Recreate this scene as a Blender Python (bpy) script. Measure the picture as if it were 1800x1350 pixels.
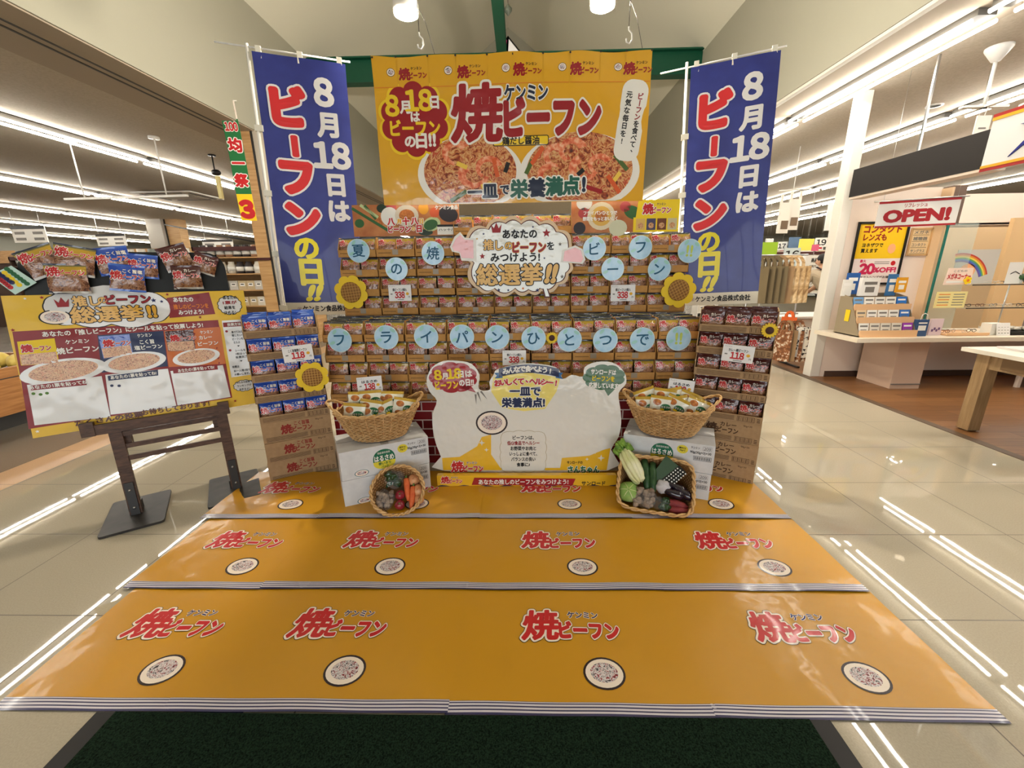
import bpy, math, random
from math import sin, cos, pi, radians, sqrt, atan2, hypot
from mathutils import Vector, Matrix

random.seed(7)
for _o in list(bpy.data.objects): bpy.data.objects.remove(_o)
S = bpy.context.scene
COL = S.collection

# ------------------------------------------------------------------ camera, world, exposure
F_PX, PITCH, ROLL, YAW, CAM_Z = 717.5, -0.27318, 0.01439, 0.02404, 1.508
ROT = (Matrix.Rotation(YAW, 3, 'Z') @ Matrix.Rotation(PITCH, 3, 'X') @ Matrix.Rotation(ROLL, 3, 'Y'))
CX, CY_, CZ_ = ROT.col[0].copy(), ROT.col[1].copy(), ROT.col[2].copy()
cam_data = bpy.data.cameras.new('camera')
cam_data.sensor_width = 36.0
cam_data.lens = F_PX / 1800 * 36.0
cam_data.clip_start = 0.05
cam_data.clip_end = 200
cam = bpy.data.objects.new('camera', cam_data); COL.objects.link(cam)
_m = Matrix.Identity(4)
for _i in range(3):
    _m[_i][0] = CX[_i]; _m[_i][1] = CZ_[_i]; _m[_i][2] = -CY_[_i]
_m.translation = (0, 0, CAM_Z)
cam.matrix_world = _m
S.camera = cam

S.view_settings.view_transform = 'Standard'
S.view_settings.look = 'None'
S.view_settings.exposure = 0.7
S.view_settings.gamma = 1.0
S.view_settings.use_curve_mapping = False
S.cycles.use_denoising = True
S.cycles.max_bounces = 8
S.cycles.diffuse_bounces = 4
S.cycles.glossy_bounces = 3
S.cycles.transmission_bounces = 4
S.cycles.transparent_max_bounces = 6
S.cycles.caustics_reflective = False
S.cycles.caustics_refractive = False
S.cycles.sample_clamp_indirect = 4.0

W = bpy.data.worlds.new('daylight'); S.world = W
W.use_nodes = True
WORLD_STRENGTH = 2.8
W.node_tree.nodes['Background'].inputs[0].default_value = (0.93, 0.97, 1.0, 1)
W.node_tree.nodes['Background'].inputs[1].default_value = WORLD_STRENGTH

TUBE_POWER = 26.0       # emission of the fluorescent tubes
PENDANT_POWER = 170.0    # watts in each warm pendant

# ------------------------------------------------------------------ helpers
def ray(px, py):
    return CX * ((px - 900) / F_PX) + CY_ - CZ_ * ((py - 675) / F_PX)
def at(px, py, Y):
    d = ray(px, py); t = Y / d.y
    return Vector((0, 0, CAM_Z)) + d * t
def on(px, py, z=0.0):
    d = ray(px, py); t = (z - CAM_Z) / d.z
    return Vector((0, 0, CAM_Z)) + d * t
def atx(px, py, X):
    d = ray(px, py); t = X / d.x
    return Vector((0, 0, CAM_Z)) + d * t

def hit(M, px, py):
    """where the sight line of a pixel of the 1800 x 1350 frame meets the x / y plane of a frame M"""
    I = M.inverted(); o = I @ Vector((0, 0, CAM_Z)); d = (I.to_3x3() @ ray(px, py))
    t = -o.z / d.z
    return (o.x + d.x * t, o.y + d.y * t)

def lin(c):
    c = c / 255.0
    return c / 12.92 if c <= 0.04045 else ((c + 0.055) / 1.055) ** 2.4
def rgb(r, g, b): return (lin(r), lin(g), lin(b), 1.0)

MATS = {}
def mat(name, col, rough=0.6, spec=0.35, coat=0.0, metal=0.0, emit=0.0, alpha=1.0, trans=0.0, bump=None, coat_rough=0.05):
    if name in MATS: return MATS[name]
    m = bpy.data.materials.new(name); m.use_nodes = True
    p = m.node_tree.nodes['Principled BSDF']
    c = rgb(*col)
    p.inputs['Base Color'].default_value = c
    p.inputs['Roughness'].default_value = rough
    p.inputs['Specular IOR Level'].default_value = spec
    p.inputs['Coat Weight'].default_value = coat
    p.inputs['Coat Roughness'].default_value = coat_rough
    p.inputs['Metallic'].default_value = metal
    p.inputs['Alpha'].default_value = alpha
    p.inputs['Transmission Weight'].default_value = trans
    if emit:
        p.inputs['Emission Color'].default_value = c
        p.inputs['Emission Strength'].default_value = emit
    if bump:
        add_bump(m, *bump)
    MATS[name] = m
    return m
def N(m, kind, **kw):
    n = m.node_tree.nodes.new(kind)
    for k, v in kw.items(): setattr(n, k, v)
    return n
def L(m, a, b): m.node_tree.links.new(a, b)
def coords(m, scale=(1, 1, 1), world=False, kind='Object'):
    if world:
        src = N(m, 'ShaderNodeNewGeometry').outputs['Position']
    else:
        src = N(m, 'ShaderNodeTexCoord').outputs[kind]
    mp = N(m, 'ShaderNodeMapping'); mp.inputs['Scale'].default_value = scale
    L(m, src, mp.inputs['Vector'])
    return mp.outputs['Vector']
def add_bump(m, scale=20, strength=0.3, dist=0.01, detail=3, stretch=(1, 1, 1), coat_too=True):
    p = m.node_tree.nodes['Principled BSDF']
    n = N(m, 'ShaderNodeTexNoise'); n.inputs['Scale'].default_value = scale; n.inputs['Detail'].default_value = detail
    L(m, coords(m, stretch, world=True), n.inputs['Vector'])
    b = N(m, 'ShaderNodeBump'); b.inputs['Strength'].default_value = strength; b.inputs['Distance'].default_value = dist
    L(m, n.outputs['Fac'], b.inputs['Height'])
    L(m, b.outputs['Normal'], p.inputs['Normal'])
    if coat_too: L(m, b.outputs['Normal'], p.inputs['Coat Normal'])
def ramp(m, fac, stops):
    r = N(m, 'ShaderNodeValToRGB')
    els = r.color_ramp.elements
    while len(els) < len(stops): els.new(0.5)
    for e, (pos, c) in zip(els, stops):
        e.position = pos; e.color = rgb(*c)
    L(m, fac, r.inputs['Fac'])
    return r.outputs['Color']
def noise_mat(name, stops, scale=8, stretch=(1, 1, 1), detail=4, rough=0.6, spec=0.35, coat=0.0, world=False, bump=0.0, bdist=0.004, distort=0.0):
    if name in MATS: return MATS[name]
    m = mat(name, (128, 128, 128), rough, spec, coat)
    p = m.node_tree.nodes['Principled BSDF']
    n = N(m, 'ShaderNodeTexNoise')
    n.inputs['Scale'].default_value = scale; n.inputs['Detail'].default_value = detail; n.inputs['Distortion'].default_value = distort
    L(m, coords(m, stretch, world), n.inputs['Vector'])
    L(m, ramp(m, n.outputs['Fac'], stops), p.inputs['Base Color'])
    if bump:
        b = N(m, 'ShaderNodeBump'); b.inputs['Strength'].default_value = bump; b.inputs['Distance'].default_value = bdist
        L(m, n.outputs['Fac'], b.inputs['Height']); L(m, b.outputs['Normal'], p.inputs['Normal'])
    return m

# ---- text as polygons
_TXT = {}
def text_poly(s, bold=0.0):
    key = s
    if key in _TXT: return _TXT[key]
    if len(s) > 1 and s.isascii() and s.isdigit():      # digits set tight from the full-width face
        vs, fs = [], []
        for k, ch in enumerate(s):
            v2, f2 = text_poly(chr(ord(ch) + 0xFEE0)); b = len(vs)
            vs += [(x + k * .60, y) for x, y in v2]; fs += [tuple(i + b for i in f) for f in f2]
        _TXT[key] = (vs, fs); return vs, fs
    if len(s) == 1 and s.isdigit() and s.isascii(): s = chr(ord(s) + 0xFEE0)
    c = bpy.data.curves.new('lettering', 'FONT')
    c.body = s; c.resolution_u = 3; c.size = 1.0
    o = bpy.data.objects.new('lettering', c)
    me = o.to_mesh()
    vs = [(v.co.x, v.co.y) for v in me.vertices]
    fs = [tuple(p.vertices) for p in me.polygons]
    o.to_mesh_clear()
    bpy.data.objects.remove(o); bpy.data.curves.remove(c)
    _TXT[key] = (vs, fs)
    return vs, fs
_THICK = {}
def text_thick(s, r):
    """[(verts, faces)]: the lettering and, for r > 0, a round stroke of radius r along its outlines"""
    if r <= 0.004: return [text_poly(s)]
    key = (s, round(r, 3))
    if key in _THICK: return _THICK[key]
    vs, fs = text_poly(s)
    cnt = {}
    for f in fs:
        for i in range(len(f)):
            e = (f[i], f[(i + 1) % len(f)]); k = (min(e), max(e)); cnt[k] = cnt.get(k, 0) + 1
    seg = 6 if r < .03 else 10
    layers = [([], []) for _ in range(12)]
    k = 0; used = set()
    for (i, j), n in cnt.items():
        if n != 1: continue
        (x0, y0), (x1, y1) = vs[i], vs[j]
        dx, dy = x1 - x0, y1 - y0; l = hypot(dx, dy)
        if l > 1e-6:
            nx, ny = -dy / l * r, dx / l * r
            V, Fc = layers[k % 12]; b = len(V)
            V += [(x0 - nx, y0 - ny), (x1 - nx, y1 - ny), (x1 + nx, y1 + ny), (x0 + nx, y0 + ny)]; Fc.append((b, b + 1, b + 2, b + 3)); k += 1
        for q in (i, j):
            if q in used: continue
            used.add(q)
            V, Fc = layers[k % 12]; b = len(V); x, y = vs[q]
            V += [(x + r * cos(2 * pi * t / seg), y + r * sin(2 * pi * t / seg)) for t in range(seg)]; Fc.append(tuple(range(b, b + seg))); k += 1
    out = [(vs, fs)] + [l for l in layers if l[0]]
    _THICK[key] = out
    return out
def text_box(s):
    vs, _ = text_poly(s)
    xs = [v[0] for v in vs] or [0]; ys = [v[1] for v in vs] or [0]
    return min(xs), max(xs), min(ys), max(ys)

class MB:
    """collects faces of several materials, builds one mesh object"""
    def __init__(self):
        self.v = []; self.f = []; self.m = []; self.s = []; self.mats = []; self.T = None; self.warp = None
    def mi(self, m):
        if m not in self.mats: self.mats.append(m)
        return self.mats.index(m)
    def pt(self, p):
        p = Vector(p)
        if self.T is not None: p = self.T @ p
        if self.warp: p = Vector(self.warp(p))
        self.v.append(p); return len(self.v) - 1
    def face(self, pts, m, smooth=False):
        self.f.append([self.pt(p) for p in pts]); self.m.append(self.mi(m)); self.s.append(smooth)
    def faces(self, pts, fs, m, smooth=False):
        b = [self.pt(p) for p in pts]; k = self.mi(m)
        for f in fs:
            self.f.append([b[i] for i in f]); self.m.append(k); self.s.append(smooth)
    def box(self, c, s, m, rz=0.0):
        x, y, z = s[0] / 2, s[1] / 2, s[2] / 2
        pts = [(-x, -y, -z), (x, -y, -z), (x, y, -z), (-x, y, -z), (-x, -y, z), (x, -y, z), (x, y, z), (-x, y, z)]
        ca, sa = cos(rz), sin(rz)
        pts = [(c[0] + a * ca - b * sa, c[1] + a * sa + b * ca, c[2] + d) for a, b, d in pts]
        self.faces(pts, [(0, 3, 2, 1), (4, 5, 6, 7), (0, 1, 5, 4), (1, 2, 6, 5), (2, 3, 7, 6), (3, 0, 4, 7)], m)
    def bar(self, a, b, w, h, m, up=(0, 0, 1)):
        a, b = Vector(a), Vector(b); d = (b - a).normalized(); u = Vector(up)
        if abs(d.dot(u)) > 0.98: u = Vector((0, 1, 0))
        s = d.cross(u).normalized() * (w / 2); u2 = s.cross(d).normalized() * (h / 2)
        pts = [a - s - u2, a + s - u2, a + s + u2, a - s + u2, b - s - u2, b + s - u2, b + s + u2, b - s + u2]
        self.faces(pts, [(0, 1, 2, 3), (7, 6, 5, 4), (0, 4, 5, 1), (1, 5, 6, 2), (2, 6, 7, 3), (3, 7, 4, 0)], m)
    def tube(self, pts, r, m, seg=8, closed=False, cap=True):
        pts = [Vector(p) for p in pts]; n = len(pts); rs = r if isinstance(r, (list, tuple)) else [r] * n
        vs = []; prev = None
        for i, p in enumerate(pts):
            if closed: d = pts[(i + 1) % n] - pts[i - 1]
            else: d = pts[min(i + 1, n - 1)] - pts[max(i - 1, 0)]
            if d.length < 1e-9: d = Vector((0, 0, 1))
            d.normalize()
            if prev is None:
                prev = Vector((0, 0, 1)) if abs(d.z) < 0.9 else Vector((1, 0, 0))
            a = (prev - d * prev.dot(d)); 
            if a.length < 1e-6: a = d.orthogonal()
            a.normalize(); prev = a; b = d.cross(a)
            for k in range(seg):
                t = 2 * pi * k / seg
                vs.append(p + (a * cos(t) + b * sin(t)) * rs[i])
        fs = []
        for i in range(n if closed else n - 1):
            j = (i + 1) % n
            for k in range(seg):
                k2 = (k + 1) % seg
                fs.append((i * seg + k, i * seg + k2, j * seg + k2, j * seg + k))
        if cap and not closed:
            fs.append(tuple(range(seg))[::-1]); fs.append(tuple((n - 1) * seg + k for k in range(seg)))
        self.faces(vs, fs, m, True)
    def lathe(self, prof, m, seg=24, c=(0, 0, 0), sx=1.0, sy=1.0, smooth=True):
        vs = []; fs = []; n = len(prof)
        for r, z in prof:
            for k in range(seg):
                t = 2 * pi * k / seg
                vs.append((c[0] + r * cos(t) * sx, c[1] + r * sin(t) * sy, c[2] + z))
        for i in range(n - 1):
            for k in range(seg):
                k2 = (k + 1) % seg
                fs.append((i * seg + k, i * seg + k2, (i + 1) * seg + k2, (i + 1) * seg + k))
        if prof[0][0] > 1e-4: fs.append(tuple(range(seg))[::-1])
        if prof[-1][0] > 1e-4: fs.append(tuple((n - 1) * seg + k for k in range(seg)))
        self.faces(vs, fs, m, smooth)
    # flat artwork, in the local x / y plane at height z
    def poly(self, pts2, z, m):
        self.face([(x, y, z) for x, y in pts2], m)
    def rect(self, x0, y0, x1, y1, z, m, nx=1, ny=1):
        if nx == 1 and ny == 1 and self.warp:
            nx = max(1, int(abs(x1 - x0) / 0.05)); ny = max(1, int(abs(y1 - y0) / 0.05))
        vs = []; fs = []
        for j in range(ny + 1):
            for i in range(nx + 1):
                vs.append((x0 + (x1 - x0) * i / nx, y0 + (y1 - y0) * j / ny, z))
        for j in range(ny):
            for i in range(nx):
                a = j * (nx + 1) + i
                fs.append((a, a + 1, a + nx + 2, a + nx + 1))
        self.faces(vs, fs, m, bool(self.warp))
    def ell(self, cx, cy, rx, ry, z, m, seg=28, rot=0.0):
        self.fan([(cx + rx * cos(t) * cos(rot) - ry * sin(t) * sin(rot), cy + rx * cos(t) * sin(rot) + ry * sin(t) * cos(rot))
                  for t in [2 * pi * k / seg for k in range(seg)]], (cx, cy), z, m)
    def fan(self, ring, c, z, m, rings=1):
        n = len(ring)
        if self.warp: rings = 3
        vs = [(c[0], c[1], z)]; fs = []
        for q in range(1, rings + 1):
            for x, y in ring:
                vs.append((c[0] + (x - c[0]) * q / rings, c[1] + (y - c[1]) * q / rings, z))
        for k in range(n): fs.append((0, 1 + k, 1 + (k + 1) % n))
        for q in range(1, rings):
            a = 1 + (q - 1) * n; b = 1 + q * n
            for k in range(n): fs.append((a + k, b + k, b + (k + 1) % n, a + (k + 1) % n))
        self.faces(vs, fs, m)
    def slab(self, ring, t, m, side=None, back=None):
        """a cut-out board: outline ring at z=0 front, thickness t behind"""
        n = len(ring); side = side or m; back = back or side
        self.face([(x, y, 0) for x, y in ring], m)
        self.face([(x, y, -t) for x, y in ring][::-1], back)
        for k in range(n):
            (x0, y0), (x1, y1) = ring[k], ring[(k + 1) % n]
            self.face([(x0, y0, -t), (x1, y1, -t), (x1, y1, 0), (x0, y0, 0)], side)
    def text(self, s, x, y, h, m, z=0.0012, bold=0.02, out=None, ow=0.07, align='C', rot=0.0, sx=1.0, shear=0.0, out2=None, ow2=0.12, w=None):
        """lettering: h is the em height; x, y the anchor of its middle (C), left end (L) or right end (R)"""
        x0, x1, y0, y1 = text_box(s)
        if w is not None: sx = w / max(1e-6, (x1 - x0) * h)
        ax = {'C': (x0 + x1) / 2, 'L': x0, 'R': x1}[align]; ay = (y0 + y1) / 2
        layers = []
        if out2 is not None: layers.append((ow2, out2, z - 0.0009))
        if out is not None: layers.append((ow, out, z - 0.0005))
        layers.append((bold, m, z))
        cr, sr = cos(rot), sin(rot)
        for b, mm, zz in layers:
            for q, (vs, fs) in enumerate(text_thick(s, b)):
                pts = []
                for px, py in vs:
                    a = (px - ax) * h * sx; c = (py - ay) * h; a += c * shear
                    pts.append((x + a * cr - c * sr, y + a * sr + c * cr, zz + q * 1.5e-5))
                self.faces(pts, fs, mm)
    def build(self, name, parent=None, M=None, label=None, cat=None, group=None, kind=None, bevel=0.0, fix=True):
        me = bpy.data.meshes.new(name)
        me.from_pydata([tuple(p) for p in self.v], [], self.f)
        for m in self.mats: me.materials.append(m)
        me.polygons.foreach_set('material_index', self.m)
        me.polygons.foreach_set('use_smooth', self.s)
        me.update()
        o = bpy.data.objects.new(name, me); COL.objects.link(o)
        if parent is not None: o.parent = parent
        if M is not None: o.matrix_world = M if parent is None else M
        if bevel:
            b = o.modifiers.new('bevel', 'BEVEL'); b.width = bevel; b.segments = 2; b.limit_method = 'ANGLE'; b.angle_limit = radians(50)
        tag(o, label, cat, group, kind)
        return o
def tag(o, label=None, cat=None, group=None, kind=None):
    if label: o['label'] = label
    if cat: o['category'] = cat
    if group: o['group'] = group
    if kind: o['kind'] = kind
    return o
def thing(name, label, cat, M=None, group=None):
    o = bpy.data.objects.new(name, None); COL.objects.link(o); o.empty_display_size = 0.05
    if M is not None: o.matrix_world = M
    return tag(o, label, cat, group)
def copy_tree(o, M=None, label=None, group=None):
    c = o.copy(); COL.objects.link(c)
    if M is not None: c.matrix_world = M
    if label: c['label'] = label
    if group: c['group'] = group
    for ch in list(o.children):
        d = ch.copy(); COL.objects.link(d); d.parent = c
        for g in list(ch.children):
            e = g.copy(); COL.objects.link(e); e.parent = d
    return c
def TR(x=0, y=0, z=0, rz=0.0, rx=0.0, ry=0.0, s=1.0):
    return Matrix.Translation((x, y, z)) @ Matrix.Rotation(rz, 4, 'Z') @ Matrix.Rotation(rx, 4, 'X') @ Matrix.Rotation(ry, 4, 'Y') @ Matrix.Scale(s, 4)
def board(o, rz=0.0, lean=0.0, roll=0.0):
    """frame of an upright board facing -Y: local x right, y up, z towards the viewer"""
    return Matrix.Translation(o) @ Matrix.Rotation(rz, 4, 'Z') @ Matrix.Rotation(pi / 2 - lean, 4, 'X') @ Matrix.Rotation(roll, 4, 'Z')
def scallop(cx, cy, rx, ry, n, depth=0.12, seg=10, rot=0.0):
    pts = []
    for k in range(n * seg):
        t = 2 * pi * k / (n * seg)
        b = abs(sin(t * n / 2 + rot)) ** 0.7
        r = 1 - depth + depth * b
        pts.append((cx + rx * r * cos(t), cy + ry * r * sin(t)))
    return pts
def rrect(x0, y0, x1, y1, r, seg=5):
    pts = []
    for cx, cy, a in ((x1 - r, y0 + r, -pi / 2), (x1 - r, y1 - r, 0), (x0 + r, y1 - r, pi / 2), (x0 + r, y0 + r, pi)):
        for k in range(seg + 1):
            t = a + pi / 2 * k / seg
            pts.append((cx + r * cos(t), cy + r * sin(t)))
    return pts
def star(cx, cy, r, n=5, inner=0.45, rot=pi / 2):
    return [(cx + (r if k % 2 == 0 else r * inner) * cos(rot + pi * k / n), cy + (r if k % 2 == 0 else r * inner) * sin(rot + pi * k / n)) for k in range(2 * n)]
ORD = ['first', 'second', 'third', 'fourth', 'fifth', 'sixth', 'seventh', 'eighth', 'ninth', 'tenth', 'eleventh', 'twelfth', 'thirteenth', 'fourteenth', 'fifteenth', 'sixteenth']

# ------------------------------------------------------------------ shared materials
WHITE = mat('white_ink', (240, 238, 232), 0.5)
BLACK = mat('black_ink', (24, 22, 22), 0.5)
NAVY = mat('navy_ink', (30, 38, 92), 0.5)
RED = mat('red_ink', (190, 34, 38), 0.45)
CRIMSON = mat('crimson_ink', (150, 20, 28), 0.45)
YELLOW = mat('yellow_ink', (238, 205, 30), 0.5)
GOLD = mat('golden_ink', (226, 170, 30), 0.5)
ORANGE = mat('orange_ink', (222, 122, 40), 0.5)
GREEN = mat('green_ink', (30, 100, 55), 0.5)
TEAL = mat('teal_ink', (24, 108, 122), 0.5)
GREY = mat('grey_ink', (120, 116, 110), 0.5)
PALE = mat('pale_paper', (232, 230, 222), 0.6)
WHITEPAINT = mat('white_paint', (222, 218, 208), 0.5)
METAL = mat('brushed_metal', (190, 190, 188), 0.3, metal=1.0)
DARKMETAL = mat('dark_metal', (40, 38, 36), 0.45, spec=0.4)
PLASTICW = mat('white_plastic', (228, 226, 220), 0.35)
PLASTICB = mat('black_plastic', (22, 22, 22), 0.4)
KRAFT = noise_mat('kraft_board', [(0.3, (178, 130, 72)), (0.7, (188, 140, 80))], 30, rough=0.75, spec=0.2)
KRAFTD = noise_mat('dull_kraft_board', [(0.3, (160, 130, 96)), (0.7, (172, 142, 106))], 30, rough=0.75, spec=0.2)
KRAFTIN = mat('carton_inside', (120, 88, 52), 0.8, 0.2)
INKB = mat('brown_carton_print', (74, 52, 36), 0.7, 0.2)
NOODLE = noise_mat('noodle_print', [(0.28, (92, 46, 30)), (0.42, (176, 112, 70)), (0.52, (224, 190, 140)), (0.62, (190, 96, 58)), (0.75, (236, 214, 176))], 90, detail=3, rough=0.3, coat=0.3, distort=1.5)
WOODL = noise_mat('light_wood', [(0.3, (176, 136, 88)), (0.7, (202, 164, 114))], 3, (1, 1, 14), rough=0.5)
WOODL_H = noise_mat('light_wood_across', [(0.3, (168, 126, 78)), (0.7, (198, 156, 104))], 3, (2, 14, 14), rough=0.5)
WOODD = noise_mat('dark_stained_wood', [(0.3, (62, 42, 32)), (0.7, (96, 68, 52))], 6, (3, 12, 12), rough=0.5, bump=0.2)

# ------------------------------------------------------------------ the setting
def struct(mb, name, label=None, **kw):
    return mb.build(name, label=label, kind='structure', **kw)

TILE = 0.6; TX0 = -3.2164; TY0 = 1.4834
def tile_material(name, c1, c2, line, rough=0.02, spec=0.5):
    m = mat(name, c1, rough, spec)
    p = m.node_tree.nodes['Principled BSDF']
    pos = N(m, 'ShaderNodeNewGeometry').outputs['Position']
    sep = N(m, 'ShaderNodeSeparateXYZ'); L(m, pos, sep.inputs[0])
    def edge(sock, off):
        a = N(m, 'ShaderNodeMath', operation='SUBTRACT'); a.inputs[1].default_value = off; L(m, sock, a.inputs[0])
        d = N(m, 'ShaderNodeMath', operation='DIVIDE'); d.inputs[1].default_value = TILE; L(m, a.outputs[0], d.inputs[0])
        f = N(m, 'ShaderNodeMath', operation='FRACT'); L(m, d.outputs[0], f.inputs[0])
        s = N(m, 'ShaderNodeMath', operation='SUBTRACT'); s.inputs[1].default_value = 0.5; L(m, f.outputs[0], s.inputs[0])
        b = N(m, 'ShaderNodeMath', operation='ABSOLUTE'); L(m, s.outputs[0], b.inputs[0])
        g = N(m, 'ShaderNodeMath', operation='GREATER_THAN'); g.inputs[1].default_value = 0.4957; L(m, b.outputs[0], g.inputs[0])
        return g.outputs[0]
    mx = N(m, 'ShaderNodeMath', operation='MAXIMUM'); L(m, edge(sep.outputs[0], TX0), mx.inputs[0]); L(m, edge(sep.outputs[1], TY0), mx.inputs[1])
    n = N(m, 'ShaderNodeTexNoise'); n.inputs['Scale'].default_value = 160; n.inputs['Detail'].default_value = 2; L(m, pos, n.inputs['Vector'])
    col = ramp(m, n.outputs['Fac'], [(0.35, c1), (0.65, c2)])
    mix = N(m, 'ShaderNodeMix', data_type='RGBA'); L(m, mx.outputs[0], mix.inputs[0]); L(m, col, mix.inputs[6]); mix.inputs[7].default_value = rgb(*line)
    L(m, mix.outputs[2], p.inputs['Base Color'])
    r = N(m, 'ShaderNodeMath', operation='MULTIPLY_ADD'); r.inputs[1].default_value = 0.4; r.inputs[2].default_value = rough; L(m, mx.outputs[0], r.inputs[0]); L(m, r.outputs[0], p.inputs['Roughness'])
    n2 = N(m, 'ShaderNodeTexNoise'); n2.inputs['Scale'].default_value = 3.5; L(m, pos, n2.inputs['Vector'])
    b = N(m, 'ShaderNodeBump'); b.inputs['Strength'].default_value = 0.02; b.inputs['Distance'].default_value = 0.01; L(m, n2.outputs['Fac'], b.inputs['Height']); L(m, b.outputs['Normal'], p.inputs['Normal'])
    return m
T_MAIN = tile_material('polished_tile', (176, 167, 148), (184, 175, 156), (92, 84, 72))
T_DARK = tile_material('grey_tile', (124, 116, 104), (132, 124, 112), (80, 74, 66), rough=0.25)
T_PEACH_LIT = tile_material('peach_lit_tile', (206, 172, 136), (212, 180, 146), (120, 96, 72), rough=0.2)  # peach light reflected along the floor, put into the tile colour

def wood_floor_material():
    m = mat('wood_floor', (150, 92, 48), 0.35, 0.4)
    p = m.node_tree.nodes['Principled BSDF']
    v = coords(m, (1, 1, 1), True)
    br = N(m, 'ShaderNodeTexBrick'); br.inputs['Scale'].default_value = 1.0
    br.inputs['Brick Width'].default_value = 0.9; br.inputs['Row Height'].default_value = 0.15; br.inputs['Mortar Size'].default_value = 0.003
    br.inputs['Color1'].default_value = rgb(148, 104, 62); br.inputs['Color2'].default_value = rgb(122, 82, 46); br.inputs['Mortar'].default_value = rgb(90, 54, 28)
    L(m, v, br.inputs['Vector'])
    n = N(m, 'ShaderNodeTexNoise'); n.inputs['Scale'].default_value = 6; n.inputs['Detail'].default_value = 5
    L(m, coords(m, (0.6, 9, 1), True), n.inputs['Vector'])
    mix = N(m, 'ShaderNodeMix', data_type='RGBA'); mix.blend_type = 'MULTIPLY'; mix.inputs[0].default_value = 0.5
    L(m, br.outputs['Color'], mix.inputs[6]); L(m, ramp(m, n.outputs['Fac'], [(0.3, (170, 150, 130)), (0.7, (255, 250, 245))]), mix.inputs[7])
    L(m, mix.outputs[2], p.inputs['Base Color'])
    return m
T_WOOD = wood_floor_material()
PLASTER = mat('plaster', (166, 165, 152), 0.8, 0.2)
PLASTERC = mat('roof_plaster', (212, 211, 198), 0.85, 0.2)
CEIL = noise_mat('ceiling_board', [(0.35, (178, 168, 152)), (0.65, (188, 178, 162))], 40, rough=0.9, spec=0.1, world=True)
SOFFIT = mat('soffit_board', (168, 156, 140), 0.85, 0.1)
STEELG = mat('green_steel', (8, 72, 52), 0.45)
PINKW = mat('warm_white_wall', (226, 210, 196), 0.7)
BEIGEW = mat('beige_wall', (214, 184, 142), 0.7)
CEIL_Z = 3.49; XL, XR = -3.80, 3.23; CREASE = 5.15; RIDGE = 7.8; RX = -0.29; YEND = 13.2; YB = -5.0

def plate(name, x0, x1, y0, y1, z, m, thick=0.1, **kw):
    b = MB(); b.box(((x0 + x1) / 2, (y0 + y1) / 2, z - thick / 2), (x1 - x0, y1 - y0, thick), m)
    return struct(b, name, **kw)
plate('floor', -3.83, 3.95, YB, 30, 0, T_MAIN, label='polished beige tile floor of the entrance hall')
plate('floor_peach_lit', -4.17, -3.83, YB, 30, 0, T_PEACH_LIT, label='strip of floor tiles tinted by peach reflected light beside the bakery side')
plate('floor_left', -26, -4.17, YB, 30, 0, T_DARK, label='grey tile floor of the food store')
plate('floor_right', 4.03, 20, YB, 6.9, 0, T_WOOD, label='brown wood floor of the optical shop')
plate('floor_far', 3.95, 20, 6.9, 30, 0, T_DARK, label='grey floor behind the optical shop')
plate('trim_1', 3.95, 4.03, YB, 6.9, 0.004, mat('floor_strip', (92, 74, 58), 0.4), thick=0.104, label='dark strip edging the wood floor')
# ceilings of the two low sides, upper walls and the gabled roof of the hall
plate('ceiling_left', -26, XL - 0.02, YB, 30, CEIL_Z + 0.1, CEIL)
plate('ceiling_right', XR + 0.02, 20, YB, 30, CEIL_Z + 0.1, CEIL)
plate('ceiling_far', XL - 0.02, XR + 0.02, YEND + 0.2, 30, CEIL_Z + 0.1, CEIL)
for nm, x, s in (('wall_left', XL, -1), ('wall_right', XR, 1)):
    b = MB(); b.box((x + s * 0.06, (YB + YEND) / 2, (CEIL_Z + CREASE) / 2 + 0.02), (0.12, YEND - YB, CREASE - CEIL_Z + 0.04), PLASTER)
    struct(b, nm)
b = MB()
for x, s in ((XL, -1), (XR, 1)):
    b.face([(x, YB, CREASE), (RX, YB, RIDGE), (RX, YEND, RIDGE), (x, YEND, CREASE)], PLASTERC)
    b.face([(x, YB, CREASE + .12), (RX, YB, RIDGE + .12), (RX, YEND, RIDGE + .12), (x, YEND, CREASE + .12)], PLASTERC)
struct(b, 'ceiling')
def gable(name, y, y2):
    b = MB()
    # gable with a triangular opening for the coloured window
    ap = (RX, 7.62); bl = (RX - 0.85, 6.70); brr = (RX + 0.85, 6.70)
    out = [(XL, CEIL_Z), (XR, CEIL_Z), (XR, CREASE), (RX, RIDGE), (XL, CREASE)]
    for yy in (y, y2):
        P = lambda q: (q[0], yy, q[1])
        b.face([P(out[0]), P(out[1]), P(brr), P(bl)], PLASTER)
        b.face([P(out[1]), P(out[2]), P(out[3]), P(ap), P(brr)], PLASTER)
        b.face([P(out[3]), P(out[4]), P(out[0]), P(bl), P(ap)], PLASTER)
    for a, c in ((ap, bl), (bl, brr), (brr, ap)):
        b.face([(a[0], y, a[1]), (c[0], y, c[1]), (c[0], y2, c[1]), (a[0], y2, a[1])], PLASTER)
    return struct(b, name)
gable('wall_far_gable', YEND, YEND + 0.15)
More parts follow.
